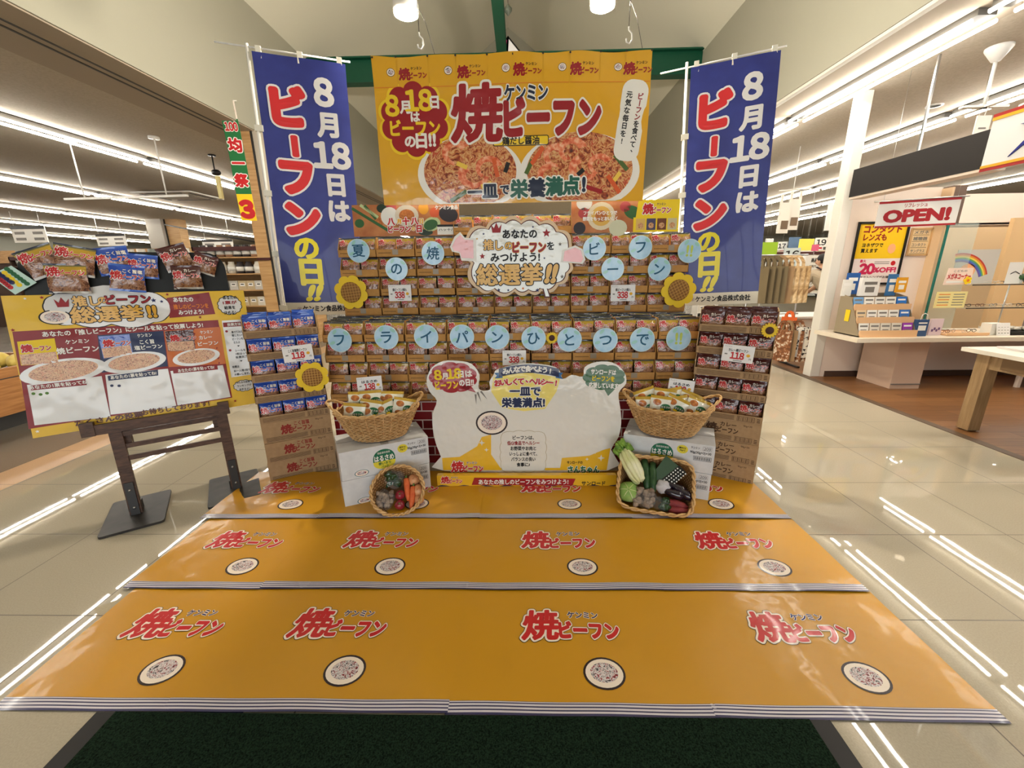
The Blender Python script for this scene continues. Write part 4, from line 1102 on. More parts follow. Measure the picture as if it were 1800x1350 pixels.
for k in range(17):
    t = k / 16; cx = 665 + 515 * t; cy = 138 - 42 * 4 * t * (1 - t) * .9; arc0.append(sp(cx, cy + 72)); arc1.append(sp(cx, cy))
for k in range(16): b.poly([arc0[k], arc0[k + 1], arc1[k + 1], arc1[k]], .0016, ST_N)
b.poly([sp(630, 220), sp(700, 215), sp(690, 170), sp(625, 172), sp(650, 196)], .0012, ST_B); b.poly([sp(1215, 225), sp(1195, 198), sp(1215, 172), sp(1160, 165), (sp(1150, 215))], .0012, ST_B)
txt = 'みんなで食べよう!'
for k, ch in enumerate(txt):
    t = (k + .5) / len(txt); cx = 700 + 430 * t; cy = 174 - 42 * 4 * ((cx - 665) / 515) * (1 - (cx - 665) / 515) * .9
    x, y = sp(cx, cy); b.text(ch, x, y, sk(58), WHITE, .0034, .05, rot=.16 * (0.5 - t) * 2)
b.build('navy_ribbon', r)
b = MB()
txt = 'おいしくて、ヘルシー!'
for k, ch in enumerate(txt):
    t = (k + .5) / len(txt); cx = 630 + 550 * t; cy = 245 + 20 * (1 - 4 * t * (1 - t)) * .8
    x, y = sp(cx, cy); b.text(ch, x, y, sk(64), RED, .0034, .055, WHITE, .12, rot=.16 * (0.5 - t) * 2)
x, y = sp(890, 330); b.text('一皿で', x, y, sk(92), ST_N, .0034, .05, WHITE, .11, w=sk(265))
x, y = sp(875, 425); b.text('栄養満点!', x, y, sk(92), ST_N, .0034, .05, WHITE, .11, w=sk(375))
for k, (t, w_, m) in enumerate((('ビーフンは、', 190, BLACK), ('低GI食品でヘルシー', 290, CRIMSON), ('お野菜やお肉と', 230, BLACK), ('いっしょに食べて、', 250, BLACK), ('バランスの良い', 220, BLACK), ('食事に♪', 120, BLACK))):
    x, y = sp(875, 725 + k * 46); b.text(t, x, y, sk(42), m, .003, .03, w=sk(w_))
x, y = sp(400, 975); logo(b, x, y, sk(300), .004)
x, y = sp(1315, 938); b.text('サンロードの', x, y, sk(34), BLACK, .003, .03, w=sk(140)); x, y = sp(1390, 1000); b.text('さんちゃん', x, y, sk(80), GREEN, .0034, .05, WHITE, .11, w=sk(285))
b.build('printed_lettering', r)
b = MB(); x, y = sp(605, 600); plate_print(b, x, y, sk(128), sk(100), .0014); b.build('noodle_plate_print', r)
# its yellow foot box
fb0, fb1 = on(768, 846), on(1084, 862)
YF0 = 2.615
p0, p1 = at(767, 825, YF0), at(1084, 832, YF0)
bw = p1.x - p0.x; bx = (p0.x + p1.x) / 2; bh = .100
b = MB(); b.box((0, .018, bh / 2 + .004), (bw, .036, bh - .006), ST_Y)
b.T = Matrix.Rotation(pi / 2, 4, 'X')
k_ = bw / 1550.0 * .9
F = lambda cx, cy: ((cx - 910) * k_ / .9, (1165 - cy) * k_ * 1.0 + .008)
wave = [(-bw / 2, .001)] + [(-bw / 2 + bw * t / 40, .020 + .006 * sin(t * 1.3)) for t in range(41)] + [(bw / 2, .001)]
b.poly(wave[::-1] if False else [wave[0]] + [wave[-1]] + wave[1:-1][::-1], .0008, ST_N)
b.poly([F(435, 1140), F(1310, 1150), F(1335, 1075), F(460, 1062)], .0010, ST_C)
x, y = F(885, 1107); b.text('あなたの推しのビーフンをみつけよう!', x, y, .043, WHITE, .0024, .03, w=bw * .50)
x, y = F(265, 1085); logo(b, x, y, bw * .12, .004, False); x, y = F(1490, 1125); b.text('サンロード', x, y, .038, BLACK, .002, .03, w=bw * .13)
b.T = None
b.build('foot_box', r, M=Matrix.Translation((bx, YF0, 0)))

# ---- white cartons, two high on each side
CART_W = noise_mat('white_carton', [(0.3, (206, 208, 210)), (0.7, (216, 218, 220))], 20, rough=.6, spec=.25); BADGE = mat('badge_green', (24, 104, 74), .5); BADGY = mat('badge_yellow', (222, 206, 60), .5); SIDEGREY = mat('carton_flap_grey', (172, 170, 166), .6)
def white_carton(M, label, flip):
    w, h, d = .575, .200, .33
    b = MB(); b.box((0, d / 2, h / 2), (w, d, h - .002), CART_W)
    b.box((0, d * .5, h - .0006), (w, .006, .0012), SIDEGREY)
    b.T = Matrix.Translation((0, -.0004, 0)) @ Matrix.Rotation(pi / 2, 4, 'X')
    bx_ = -.015 if not flip else -.03
    up = [(bx_ + .072 * cos(t), .085 + .085 * (abs(sin(t)) ** .7)) for t in [pi * k / 16 for k in range(17)]]
    b.poly(up, .0006, BADGE)
    lo = [(bx_ - .072, .085)] + [(bx_ + .072 * cos(t), .085 - .055 * abs(sin(t)) ** .7) for t in [pi + pi * k / 16 for k in range(17)]]
    b.poly(lo, .0006, BADGY)
    b.text('はるさめ', bx_, .108, .046, WHITE, .0016, .03, w=.125); b.text('国産原料使用', bx_, .146, .016, WHITE, .0016, .0, w=.08)
    b.text('使いきり', bx_, .070, .022, GREEN, .0016, .03, w=.08); b.text('パック', bx_, .046, .020, GREEN, .0016, .03, w=.045)
    b.ell(bx_ + .125, .148, .034, .030, .0006, BADGY); b.text('便利な', bx_ + .125, .158, .015, BLACK, .0014, .02); b.text('30g×3', bx_ + .125, .140, .014, BLACK, .0014, .02)
    b.text('ケンミン', .172, .172, .018, BLACK, .001, .02, w=.052); b.text('209', .242, .172, .026, BLACK, .001, .0, w=.040)
    for q in ((.216, .158, .268, .1592), (.216, .186, .268, .1872), (.216, .158, .2172, .187), (.2668, .158, .268, .187)): b.rect(*q, .0008, GREY)
    b.text('90g(30g×3)×30', .205, .138, .022, BLACK, .001, .02, w=.125)
    for q in ((.165, .085, .272, .087), (.165, .113, .272, .115), (.165, .085, .167, .115), (.270, .085, .272, .115)): b.rect(*q, .0008, BLACK)
    for k in range(20): b.rect(.172 + k * .0048, .090, .172 + k * .0048 + (.0016 if k % 3 else .003), .110, .0008, BLACK)
    plate_print(b, -.165, .032, .040, .020, .0008, rim=TEAL)
    b.T = None
    o = b.build('white_carton', M=M, label=label, cat='carton', group='white glass-noodle cartons')
    t = MB(); t.box((0, d / 2, h - .0002), (.05, d * .97, .001), SIDEGREY); t.build('tape', o)
    return o
BL_ = TR(-1.165, 2.345, .003, .48) @ TR(.2875, 0, 0); BR_ = TR(1.232, 2.425, .003, -.40) @ TR(-.2875, 0, 0)
for side, B, fl in (('left', BL_, False), ('right', BR_, True)):
    white_carton(B, 'white carton on the floor sheet under another, %s of the standee' % side, fl)
    white_carton(B @ TR(.004, .002, .200, .008), 'white carton with a green badge carrying the wicker basket, %s of the standee' % side, fl)

# ---- wicker
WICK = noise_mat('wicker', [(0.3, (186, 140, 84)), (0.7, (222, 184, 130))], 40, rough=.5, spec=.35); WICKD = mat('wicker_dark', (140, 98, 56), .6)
def wicker(r, prof, sx, sy, rows, stakes, shape=None, rw=.006):
    """woven wall from rows of wavy strands; prof(t) -> radius, height; sx/sy stretch"""
    shape = shape or (lambda a: (cos(a), sin(a)))
    b = MB(); n = stakes * 4
    for i in range(rows):
        t = (i + .5) / rows; R, z = prof(t); pts = []
        for k in range(n):
            a = 2 * pi * k / n; wv = .0042 * sin(a * stakes + (pi if i % 2 else 0))
            x, y = shape(a); pts.append(((R * sx + wv) * x, (R * sy + wv) * y, z))
        b.tube(pts, rw * .62, WICK, 5, True)
    for k in range(stakes):
        a = 2 * pi * (k + .25) / stakes; x, y = shape(a)
        b.tube([(prof(t)[0] * sx * x, prof(t)[0] * sy * y, prof(t)[1]) for t in (0, .33, .66, 1)], .0036, WICK, 4)
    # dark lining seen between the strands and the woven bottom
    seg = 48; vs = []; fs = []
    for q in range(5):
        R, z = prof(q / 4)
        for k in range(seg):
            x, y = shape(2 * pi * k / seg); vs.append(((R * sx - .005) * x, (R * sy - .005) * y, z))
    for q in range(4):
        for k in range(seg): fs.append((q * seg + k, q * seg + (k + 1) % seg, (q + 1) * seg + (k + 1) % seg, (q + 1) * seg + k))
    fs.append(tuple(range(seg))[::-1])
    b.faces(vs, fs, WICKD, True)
    b.build('woven_wall', r)
    b = MB(); R, z = prof(1.0); n = 96
    for ph in (0, pi):
        pts = []
        for k in range(n):
            a = 2 * pi * k / n; x, y = shape(a); tw = a * 14 + ph
            pts.append(((R * sx + .007 * cos(tw)) * x, (R * sy + .007 * cos(tw)) * y, z + .007 * sin(tw)))
        b.tube(pts, .0068, WICK, 6, True)
    b.build('braided_rim', r)
def big_basket(M, label):
    r = thing('wicker_basket', label, 'basket', M, 'wicker baskets on white cartons')
    wicker(r, lambda t: (.62 + .38 * t ** .8, .008 + .20 * t), .272, .185, 17, 30)
    for s in (-1, 1):
        b = MB()
        for ph in (0, pi):
            pts = []
            for k in range(25):
                u = k / 24; a = (u - .5) * 1.5; tw = u * 22 + ph; lift = sin(pi * u) ** .8
                pts.append((s * (.272 * cos(a) + .035 * lift + .005 * cos(tw)), .185 * sin(a) * 1.02, .208 + .075 * lift + .006 * sin(tw)))
            b.tube(pts, .0062, WICK, 6)
        b.build('handle', r)
    return r
def basket_packs(M, side, n=9, seed=4):
    rnd = random.Random(seed)
    for i in range(n):
        col = i % 5; row = i // 5
        x = -.155 + col * .078 + rnd.uniform(-.01, .01) + row * .03; y = -.055 + row * .085 + rnd.uniform(-.012, .012)
        MM = M @ TR(x * .95, y, .118 + row * .035 + rnd.uniform(0, .03)) @ board((0, 0, 0), rnd.uniform(-.35, .35), radians(20 + rnd.uniform(-10, 10)), rnd.uniform(-.45, .45))
        packet('white', MM, 'white and yellow packet, %s from the left at the %s of the %s wicker basket' % (NTH[col], ('front', 'back')[row], side), 'white packets in the %s wicker basket' % side)
MBL = TR(-.985, 2.615, .405, .30); MBR = TR(1.005, 2.655, .405, -.26)
big_basket(MBL, 'oval wicker basket of white packets on the left white cartons'); big_basket(MBR, 'oval wicker basket of white packets on the right white cartons')
basket_packs(MBL, 'left', 9, 4); basket_packs(MBR, 'right', 9, 9)

# ---- two tipped baskets of vegetables
def lump(b, c, r3, m, seed=0, amp=.12, nx=16, ny=10, freq=3.0, T=None):
    rnd = random.Random(seed); ph = [rnd.uniform(0, 6) for _ in range(6)]
    vs = []; fs = []
    for j in range(ny + 1):
        th = pi * j / ny
        for i in range(nx):
            a = 2 * pi * i / nx
            d = 1 + amp * (sin(freq * a + ph[0] + 2 * th) * sin(th) + .6 * sin(2 * freq * th + ph[1] + a * 2) * sin(th) + .4 * sin(5 * a + ph[2]) * sin(th))
            v = Vector((sin(th) * cos(a) * d * r3[0], sin(th) * sin(a) * d * r3[1], cos(th) * d * r3[2]))
            if T is not None: v = T @ v
            vs.append(Vector(c) + v)
    for j in range(ny):
        for i in range(nx): fs.append((j * nx + i, (j + 1) * nx + i, (j + 1) * nx + (i + 1) % nx, j * nx + (i + 1) % nx))
    b.faces(vs, fs, m, True)
BAG = mat('clear_film', (235, 240, 240), .12, .6, alpha=.07)
add_bump(BAG, 40, .8, .01)
V_PEPPER = mat('pepper_skin', (30, 62, 30), .25, .5, .4); V_STEM = mat('pepper_stem', (90, 130, 60), .6); V_MUSH = noise_mat('mushroom', [(0.3, (96, 76, 62)), (0.7, (166, 144, 124))], 40, rough=.7); V_RED = noise_mat('red_onion', [(0.3, (116, 22, 36)), (0.7, (160, 44, 56))], 14, (1, 1, .2), rough=.3, coat=.3); V_CARROT = noise_mat('carrot_skin', [(0.3, (200, 84, 42)), (0.7, (226, 120, 66))], 30, (1, 1, 4), rough=.5)
V_ONION = noise_mat('onion_skin', [(0.3, (190, 124, 78)), (0.7, (222, 166, 118))], 14, (1, 1, .2), rough=.4, coat=.2); V_CABB = noise_mat('cabbage_leaf', [(0.3, (104, 140, 64)), (0.55, (146, 178, 92)), (0.7, (190, 206, 140))], 9, rough=.5, bump=.4, bdist=.01); V_NAPA = noise_mat('napa_leaf', [(0.3, (196, 200, 120)), (0.6, (232, 230, 190)), (0.75, (240, 240, 216))], 8, (1, 1, .25), rough=.5, bump=.5, bdist=.01); V_NAPAG = noise_mat('napa_tip', [(0.3, (70, 110, 40)), (0.7, (140, 176, 70))], 30, rough=.6)
V_CUKE = noise_mat('cucumber_skin', [(0.3, (26, 52, 28)), (0.7, (54, 88, 48))], 30, rough=.4, bump=.5); V_EGGP = mat('aubergine_skin', (30, 18, 34), .15, .5, .6); V_SWEET = noise_mat('sweet_potato', [(0.3, (110, 30, 40)), (0.7, (156, 66, 62))], 16, (3, 1, 1), rough=.6); V_GARL = mat('garlic', (196, 192, 196), .5); V_SEAW = mat('black_bag', (22, 24, 24), .25, .5, .7); V_GREENB = mat('green_bag', (58, 84, 62), .3, .5, .6)
def tipped(c, tilt, rz): return Matrix.Translation(c) @ Matrix.Rotation(rz, 4, 'Z') @ Matrix.Rotation(tilt, 4, 'X')
def bag(M, name, label, cat, items, size, group):
    """a clear bag: its contents as parts and the film round them"""
    r = thing(name, label, cat, M, group)
    for nm, fn in items:
        b = MB(); fn(b); b.build(nm, r)
    b = MB(); lump(b, (0, 0, 0), size, BAG, 5, .10, 22, 14, 4); b.build('clear_bag', r)
    return r
GV = 'vegetables in the tipped %s basket'
# round one, left
TLt = tipped((-.795, 2.375, .095), radians(-0), 0)
Mv = Matrix.Translation((-.815, 2.375, .118)) @ Matrix.Rotation(.12, 4, 'Z') @ Matrix.Rotation(radians(48), 4, 'X') @ Matrix.Translation((0, 0, -.02))
r = thing('vegetable_basket', 'round wicker basket of vegetables tipped against the left white cartons', 'basket', Mv)
wicker(r, lambda t: (.70 + .30 * t, -.08 + .13 * t), .168, .160, 12, 24, None, .0065)
g = GV % 'round'; Mi = Mv @ Matrix.Scale(1.13, 4)
rnd = random.Random(11)
def peppers(n, m=V_PEPPER, rr=.026):
    def fn_i(k):
        return lambda b: (lump(b, (rnd.uniform(-.035, .035), rnd.uniform(-.035, .035), rnd.uniform(-.01, .02)), (rr, rr * .9, rr * 1.3), m, k, .12), )
    return [('pepper', fn_i(k)) for k in range(n)]
bag(Mi @ TR(-.025, .075, .015), 'pepper_bag', 'clear bag of green peppers at the top of the round basket', 'vegetable bag', peppers(5), (.055, .058, .04), g)
def mush(n, spread=.04, rr=.014):
    return [('mushroom', (lambda k: (lambda b: lump(b, (rnd.uniform(-spread, spread), rnd.uniform(-spread, spread), rnd.uniform(0, .018)), (rr, rr, rr * .8), V_MUSH, k, .1, 10, 7)))(k)) for k in range(n)]
bag(Mi @ TR(-.075, -.045, .008), 'mushroom_bag', 'clear bag of grey-brown mushrooms at the left of the round basket', 'vegetable bag', mush(22), (.056, .058, .035), g)
for k, (x, y) in enumerate(((.012, -.022), (.012, -.078))):
    b = MB(); lump(b, (0, 0, 0), (.029, .028, .027), V_RED, k, .03); b.tube([(0, .0, .024), (.004, .002, .036)], .004, V_STEM, 5)
    b.build('red_onion', M=Mi @ TR(x, y, .015), label='%s dark red onion in the middle of the round basket' % ('upper', 'lower')[k], cat='onion', group=g)
for k, (x, y, a) in enumerate(((.052, .005, .12), (.082, -.045, -.08))):
    b = MB(); b.tube([(0, .068, 0), (0, .064, 0), (0, .03, 0), (0, -.03, 0), (0, -.066, 0)], [.004, .016, .018, .015, .006], V_CARROT, 10); b.tube([(0, .066, 0), (0, .082, .004)], .005, V_STEM, 6)
    b.build('carrot', M=Mi @ TR(x, y, .02, a), label='orange carrot, %s in the round basket' % ('upper one', 'lower one')[k], cat='carrot', group=g)
for k, (x, y, s_) in enumerate(((.085, .065, .034), (.112, .0, .036), (.118, -.05, .03))):
    b = MB(); lump(b, (0, 0, 0), (s_, s_, s_ * .85), V_ONION, 20 + k, .05); b.tube([(0, 0, s_ * .8), (.003, .003, s_ * 1.15)], .004, V_ONION, 5)
    b.build('onion', M=Mi @ TR(x, y, .004), label='pale brown onion, %s at the right side of the round basket' % ('topmost', 'middle one', 'lowest')[k], cat='onion', group=g)
# rectangular one, right
def rsq(a):
    c, s_ = cos(a), sin(a); k = (abs(c) ** 5 + abs(s_) ** 5) ** (-1 / 5.0); return (c * k, s_ * k)
Mv = Matrix.Translation((.862, 2.395, .140)) @ Matrix.Rotation(-.30, 4, 'Z') @ Matrix.Rotation(radians(46), 4, 'X') @ Matrix.Translation((0, 0, -.02))
r = thing('vegetable_basket', 'rectangular wicker basket of vegetables tipped against the right white cartons', 'basket', Mv)
wicker(r, lambda t: (.82 + .18 * t, -.09 + .15 * t), .228, .178, 13, 32, rsq, .0065)
g = GV % 'rectangular'; Mi = Mv @ Matrix.Scale(1.10, 4)
r = thing('napa_cabbage', 'long pale napa cabbage sticking out over the corner of the rectangular basket', 'cabbage', Mi @ TR(-.150, .115, .045, .55), g)
b = MB()
for k in range(9):
    a = 2 * pi * k / 9; b.T = Matrix.Rotation(a, 4, 'Y'); lump(b, (.018, -.02, 0), (.036, .115, .02), V_NAPA, k, .05, 12, 10)
b.T = None; b.build('leaf_stalks', r)
b = MB()
for k in range(22):
    a = 2.4 * k; lump(b, (.045 * cos(a) * (.4 + .6 * (k % 3) / 2), .085 + .012 * (k % 4), .045 * sin(a) * (.4 + .6 * (k % 3) / 2)), (.017, .028, .012), V_NAPAG, k, .25, 8, 6)
b.build('leaf_tips', r)
for k, (x, y, a) in enumerate(((-.055, .065, .15), (-.015, .05, .05))):
    b = MB(); b.tube([(0, .095, 0), (0, .085, 0), (0, .03, .004), (0, -.04, .003), (0, -.085, 0), (0, -.095, 0)], [.006, .019, .024, .023, .017, .005], V_CUKE, 12)
    b.build('cucumber', M=Mi @ TR(x, y, .022, a), label='thick dark green cucumber, %s in the rectangular basket' % ('outer one beside the napa cabbage', 'inner one'[0:9])[k], cat='cucumber', group=g)
r = thing('seaweed_packet', 'dark green packet with a black white-dotted band in the rectangular basket', 'packet', Mi @ TR(.065, .085, .05, -.55, .35), g)
b = MB(); b.slab([(-.06, -.075), (.06, -.075), (.075, .06), (-.06, .075)], .012, V_GREENB); b.build('packet_front', r)
b = MB(); b.T = Matrix.Translation((.0, .0, .001)); b.slab([(-.01, -.078), (.065, -.078), (.08, .062), (.03, .07)], .004, V_SEAW)
for i in range(4):
    for j in range(8): b.ell(.008 + i * .017 + j * .0035, -.065 + j * .0165, .0042, .0042, .0008, WHITE, 8)
b.build('dotted_band', r)
for k, (x, y, a) in enumerate(((.115, .01, 1.2), (.15, -.015, 1.0), (.095, -.03, 1.35))):
    b = MB(); b.tube([(0, .06, 0), (0, .055, 0), (0, .02, 0), (0, -.03, 0), (0, -.058, 0), (0, -.066, 0)], [.008, .014, .02, .027, .02, .006], V_EGGP, 12); b.tube([(0, .055, 0), (0, .075, 0)], [.012, .005], V_STEM, 7)
    b.build('aubergine', M=Mi @ TR(x, y, .022 + k * .006, a), label='black aubergine, %s under the dotted packet' % ('upper one', 'outer one', 'lower one')[k], cat='aubergine', group=g)
b = MB(); lump(b, (0, 0, 0), (.042, .04, .036), V_GARL, 3, .10, 18, 12, 5); b.build('garlic_bulb', M=Mi @ TR(.045, .0, .025), label='grey-white bulb in the middle of the rectangular basket', cat='garlic', group=g)
b = MB(); lump(b, (0, 0, 0), (.064, .062, .055), V_CABB, 8, .035, 20, 14, 4); 
for k in range(6):
    a = 2 * pi * k / 6; b.tube([(.062 * sin(t) * cos(a), .060 * sin(t) * sin(a), .057 * cos(t)) for t in (.1, .4, .8, 1.2)], .0018, V_NAPA, 4)
b.build('cabbage', M=Mi @ TR(-.145, -.055, .01), label='round green cabbage at the left corner of the rectangular basket', cat='cabbage', group=g)
bag(Mi @ TR(-.055, -.085, .03), 'mushroom_bag', 'clear bag of brown mushrooms at the front of the rectangular basket', 'vegetable bag', mush(30, .05, .016), (.07, .058, .04), g)
bag(Mi @ TR(.04, -.105, .012), 'pepper_bag', 'clear bag of green peppers at the front of the rectangular basket', 'vegetable bag', peppers(4, rr=.024), (.05, .045, .04), g)
for k, (x, y, a) in enumerate(((.12, -.085, 1.45), (.135, -.12, 1.6))):
    b = MB(); b.tube([(0, .068, 0), (0, .05, 0), (0, 0, .004), (0, -.045, 0), (0, -.066, 0)], [.004, .018, .024, .018, .004], V_SWEET, 12)
    b.build('sweet_potato', M=Mi @ TR(x, y, .012, a), label='reddish sweet potato, %s at the right corner of the rectangular basket' % ('upper one', 'lower one')[k], cat='sweet potato', group=g)

# ---- the voting board on its stand
Mw = board((-2.30, 2.46, 0), .62, .10)
def vp(x, y): return hit(Mw, x / 3.552, 400 + y / 3.552)
def vk(k): return k / 3.552 * .0029
B_BLK = noise_mat('blackboard', [(0.3, (18, 20, 18)), (0.7, (26, 28, 26))], 8, rough=.5)
r = thing('sign_stand', 'dark wooden slatted sign stand with two black metal feet on the tile floor', 'sign stand', Mw)
b = MB(); q = rrect(-.497, .62, .462, 1.655, .10, 6); b.T = Matrix.Translation((0, 0, -.012)); b.slab(q, .02, B_BLK); b.build('black_panel', r)
for s in (-1, 1):
    x = s * .275
    b = MB(); b.box((x, .295, .018), (.062, .61, .034), WOODD); o = b.build('post', r)
    b = MB(); b.box((x, .11, .040), (.045, .24, .010), DARKMETAL); b.tube([(x, .18, .04), (x, .18, .050)], .008, METAL, 8); b.tube([(x, .06, .04), (x, .06, .050)], .008, METAL, 8); b.build('bracket', o)
b = MB(); b.box((-.045, .600, .046), (.66, .062, .032), WOODD); b.build('rail', r)
for x in (-.24, .24):
    b = MB(); b.box((x, 1.0, -.045), (.05, 1.1, .022), WOODD); b.box((x, .50, -.022), (.05, .10, .05), WOODD); b.build('back_support', r)
for s, x in ((-1, -.385), (1, .295)):
    b = MB(); b.box((x, .610, .046), (.062, .085, .044), WOODD); b.build('post_cap', r)
for y in (.545, .465, .385):
    b = MB(); b.box((0, y, .018), (.50, .030, .018), WOODD); b.build('slat', r)
BASEM = noise_mat('cast_base', [(0.3, (36, 34, 32)), (0.7, (56, 52, 48))], 12, (1, 6, 1), rough=.45)
for cx_, cy_, nm in ((-2.525, 2.305, 'left'), (-2.095, 2.62, 'right')):
    b = MB(); b.T = Mw.inverted() @ Matrix.Translation((cx_, cy_, .0)) @ Matrix.Rotation(.62, 4, 'Z')
    ring = rrect(-.155, -.235, .155, .235, .02, 3)
    b.face([(x, y, .016) for x, y in ring], BASEM); b.face([(x, y, .001) for x, y in ring][::-1], BASEM)
    for k in range(len(ring)):
        (x0, y0), (x1, y1) = ring[k], ring[(k + 1) % len(ring)]; b.face([(x0, y0, .001), (x1, y1, .001), (x1, y1, .016), (x0, y0, .016)], BASEM)
    b.box((0, .02, .045), (.05, .09, .06), DARKMETAL); b.T = None
    b.build('foot', r)
# poster
Mp = Mw @ Matrix.Translation((0, 0, .004))
W_Y = film('vote_yellow', (228, 186, 52), .45, .05, 5, .6, .03); W_W = film('vote_white', (222, 222, 220), .25, .5, 4, .8, .04); W_C = film('vote_crimson', (136, 26, 30), .45, .05, 5, .6, .03); W_N = film('vote_navy', (28, 40, 80), .45, .05, 5, .6, .03); W_O = film('vote_orange', (206, 110, 48), .45, .05, 5, .6, .03); W_B = film('vote_bar', (96, 52, 44), .45, .05, 5, .6, .03)
b = MB()
BL = (-.622, .606); BRc = (.522, .600); TRc = (.542, 1.400); TL = (-.580, 1.414)
def wv(p): return (p.x, p.y, p.z + .010 + .008 * sin(p.x * 6 + 1) * sin(p.y * 4) + .004 * sin(p.x * 13 + p.y * 7))
b.warp = wv
nx, ny = 26, 18; vs = []; fs = []
for j in range(ny + 1):
    for i in range(nx + 1):
        u, v = i / nx, j / ny
        x = (BL[0] * (1 - u) + BRc[0] * u) * (1 - v) + (TL[0] * (1 - u) + TRc[0] * u) * v; y = (BL[1] * (1 - u) + BRc[1] * u) * (1 - v) + (TL[1] * (1 - u) + TRc[1] * u) * v
        vs.append((x, y, 0))
for j in range(ny):
    for i in range(nx):
        a = j * (nx + 1) + i; fs.append((a, a + 1, a + nx + 2, a + nx + 1))
b.faces(vs, fs, W_Y, True)
def quad(p, z, m, n=14):
    """bilinear patch over four picture points: lower left, lower right, upper right, upper left"""
    P = [Vector(vp(*q)) for q in p]; vs = []; fs = []; k = n
    for j in range(k + 1):
        for i in range(k + 1):
            u, v = i / k, j / k; q = (P[0] * (1 - u) + P[1] * u) * (1 - v) + (P[3] * (1 - u) + P[2] * u) * v; vs.append((q.x, q.y, z))
    for j in range(k):
        for i in range(k):
            a = j * (k + 1) + i; fs.append((a, a + 1, a + k + 2, a + k + 1))
    b.faces(vs, fs, m, True)
def T_(t, cx, cy, h, m, z=.0030, bold=.04, out=None, ow=.09, w=None):
    x, y = vp(cx, cy); b.text(t, x, y, vk(h), m, z, bold, out, ow, rot=-.012, w=None if w is None else vk(w))
quad([(185, 1255), (1450, 1060), (1362, 577), (88, 650)], .0006, W_C, 16)
cl = [(285, 470), (330, 430), (480, 405), (900, 405), (1020, 440), (1060, 500), (1040, 560), (960, 590), (700, 600), (480, 600), (340, 590), (300, 530)]
pts = bumps([vp(*q) for q in cl][::-1], .14, 5); c = vp(680, 500)
b.fan(grow(pts, .006), c, .0008, BLACK); b.fan(pts, c, .0014, W_W)
T_('推し', 545, 460, 75, GOLDT, .0040, .04, BLACK, .09, 140); T_('の', 645, 455, 55, GOLDT, .0040, .04, BLACK, .09); T_('ビーフン', 805, 448, 72, CRIMSON, .0040, .05, BLACK, .09, 250)
T_('総選挙', 680, 540, 120, GOLDT, .0044, .03, BLACK, .07, 390); T_('!!', 950, 525, 120, GOLDT, .0044, .05, BLACK, .10)
x, y = vp(395, 470); w_ = vk(38)
b.poly([(x - w_, y + w_ * .7), (x - w_ * .75, y - w_ * .8), (x + w_ * .75, y - w_ * .8), (x + w_, y + w_ * .7), (x + w_ * .45, y), (x, y + w_), (x - w_ * .45, y)], .0036, CRIMSON)
x, y = vp(352, 560); plate_print(b, x, y, vk(72), vk(46), .0016, rim=BLACK)
quad([(1060, 565), (1345, 540), (1305, 405), (1040, 440)], .0010, W_C, 6)
for k, t in enumerate(('あなたの', '推しのビーフンを', 'みつけよう!')): T_(t, 1145 if k == 0 else 1195, 450 + k * 42 - (6 if k == 2 else 0), 40, WHITE if k != 1 else ORANGE, .0030, .04, w=(125, 225, 160)[k])
x, y = vp(1435, 485); b.fan(scallop(x, y, vk(88), vk(82), 12, .09), (x, y), .0010, BLACK); b.fan(scallop(x, y, vk(82), vk(76), 12, .09), (x, y), .0016, W_W)
for k, (t, w_, m) in enumerate((('あなたの', 95, BLACK), ('1票が', 95, CRIMSON), ('結果を', 75, BLACK), ('決める!', 80, BLACK))): T_(t, 1435, 438 + k * 31, 31, m, .0030, .03, w=w_)
T_('あなたの「推しビーフン」にシールを貼って投票しよう!', 810, 635, 40, WHITE, .0030, .035, w=905)
# three candidates
cand = [((108, 705), (612, 660), (660, 1235 - 45), (185, 1250), W_C, ['ケンミン', '焼ビーフン']), ((612, 660), (1025, 640), (1105, 1120), (690, 1190), W_N, ['ケンミン', 'こく旨塩', '塩ビーフン']), ((1025, 640), (1390, 612), (1435, 1055), (1110, 1110), W_O, ['ケンミン', 'カレー', 'ビーフン'])]
quad([(640, 905), (1050, 865), (1020, 645), (612, 672)], .0010, W_N, 8); quad([(1055, 870), (1410, 850), (1375, 620), (1025, 645)], .0010, W_O, 8)
# packet pictures
for (p0, p1, p2, p3, m) in (((140, 860), (380, 845), (350, 690), (118, 712), YELLOW), ((650, 818), (832, 788), (810, 665), (618, 680), P_BLUE), ((1052, 772), (1222, 768), (1205, 635), (1030, 648), P_BRN)):
    quad([p0, p1, p2, p3], .0016, m, 5); quad([(p0[0] + 4, p0[1] - 2), (p1[0] - 4, p1[1] - 2), ((p1[0] + p2[0]) / 2 - 6, (p1[1] + p2[1]) / 2 + 6), ((p0[0] + p3[0]) / 2 + 4, (p0[1] + p3[1]) / 2 + 6)], .0020, NOODLE, 5)
    T_('焼', p3[0] + 60, p3[1] + 42, 55, RED, .0034, .05, WHITE, .10); T_('ビーフン', p3[0] + 140, p3[1] + 40, 38, RED, .0034, .05, WHITE, .11, w=110)
for t, cx, cy, h, w_ in (('ケンミン', 490, 710, 34, 120), ('焼ビーフン', 495, 762, 48, 215), ('ケンミン', 905, 672, 30, 85), ('こく旨', 920, 712, 36, 85), ('塩ビーフン', 930, 745, 36, 165), ('ケンミン', 1290, 652, 30, 85), ('カレー', 1283, 685, 36, 85), ('ビーフン', 1300, 722, 36, 135)): T_(t, cx, cy, h, WHITE, .0030, .035, w=w_)
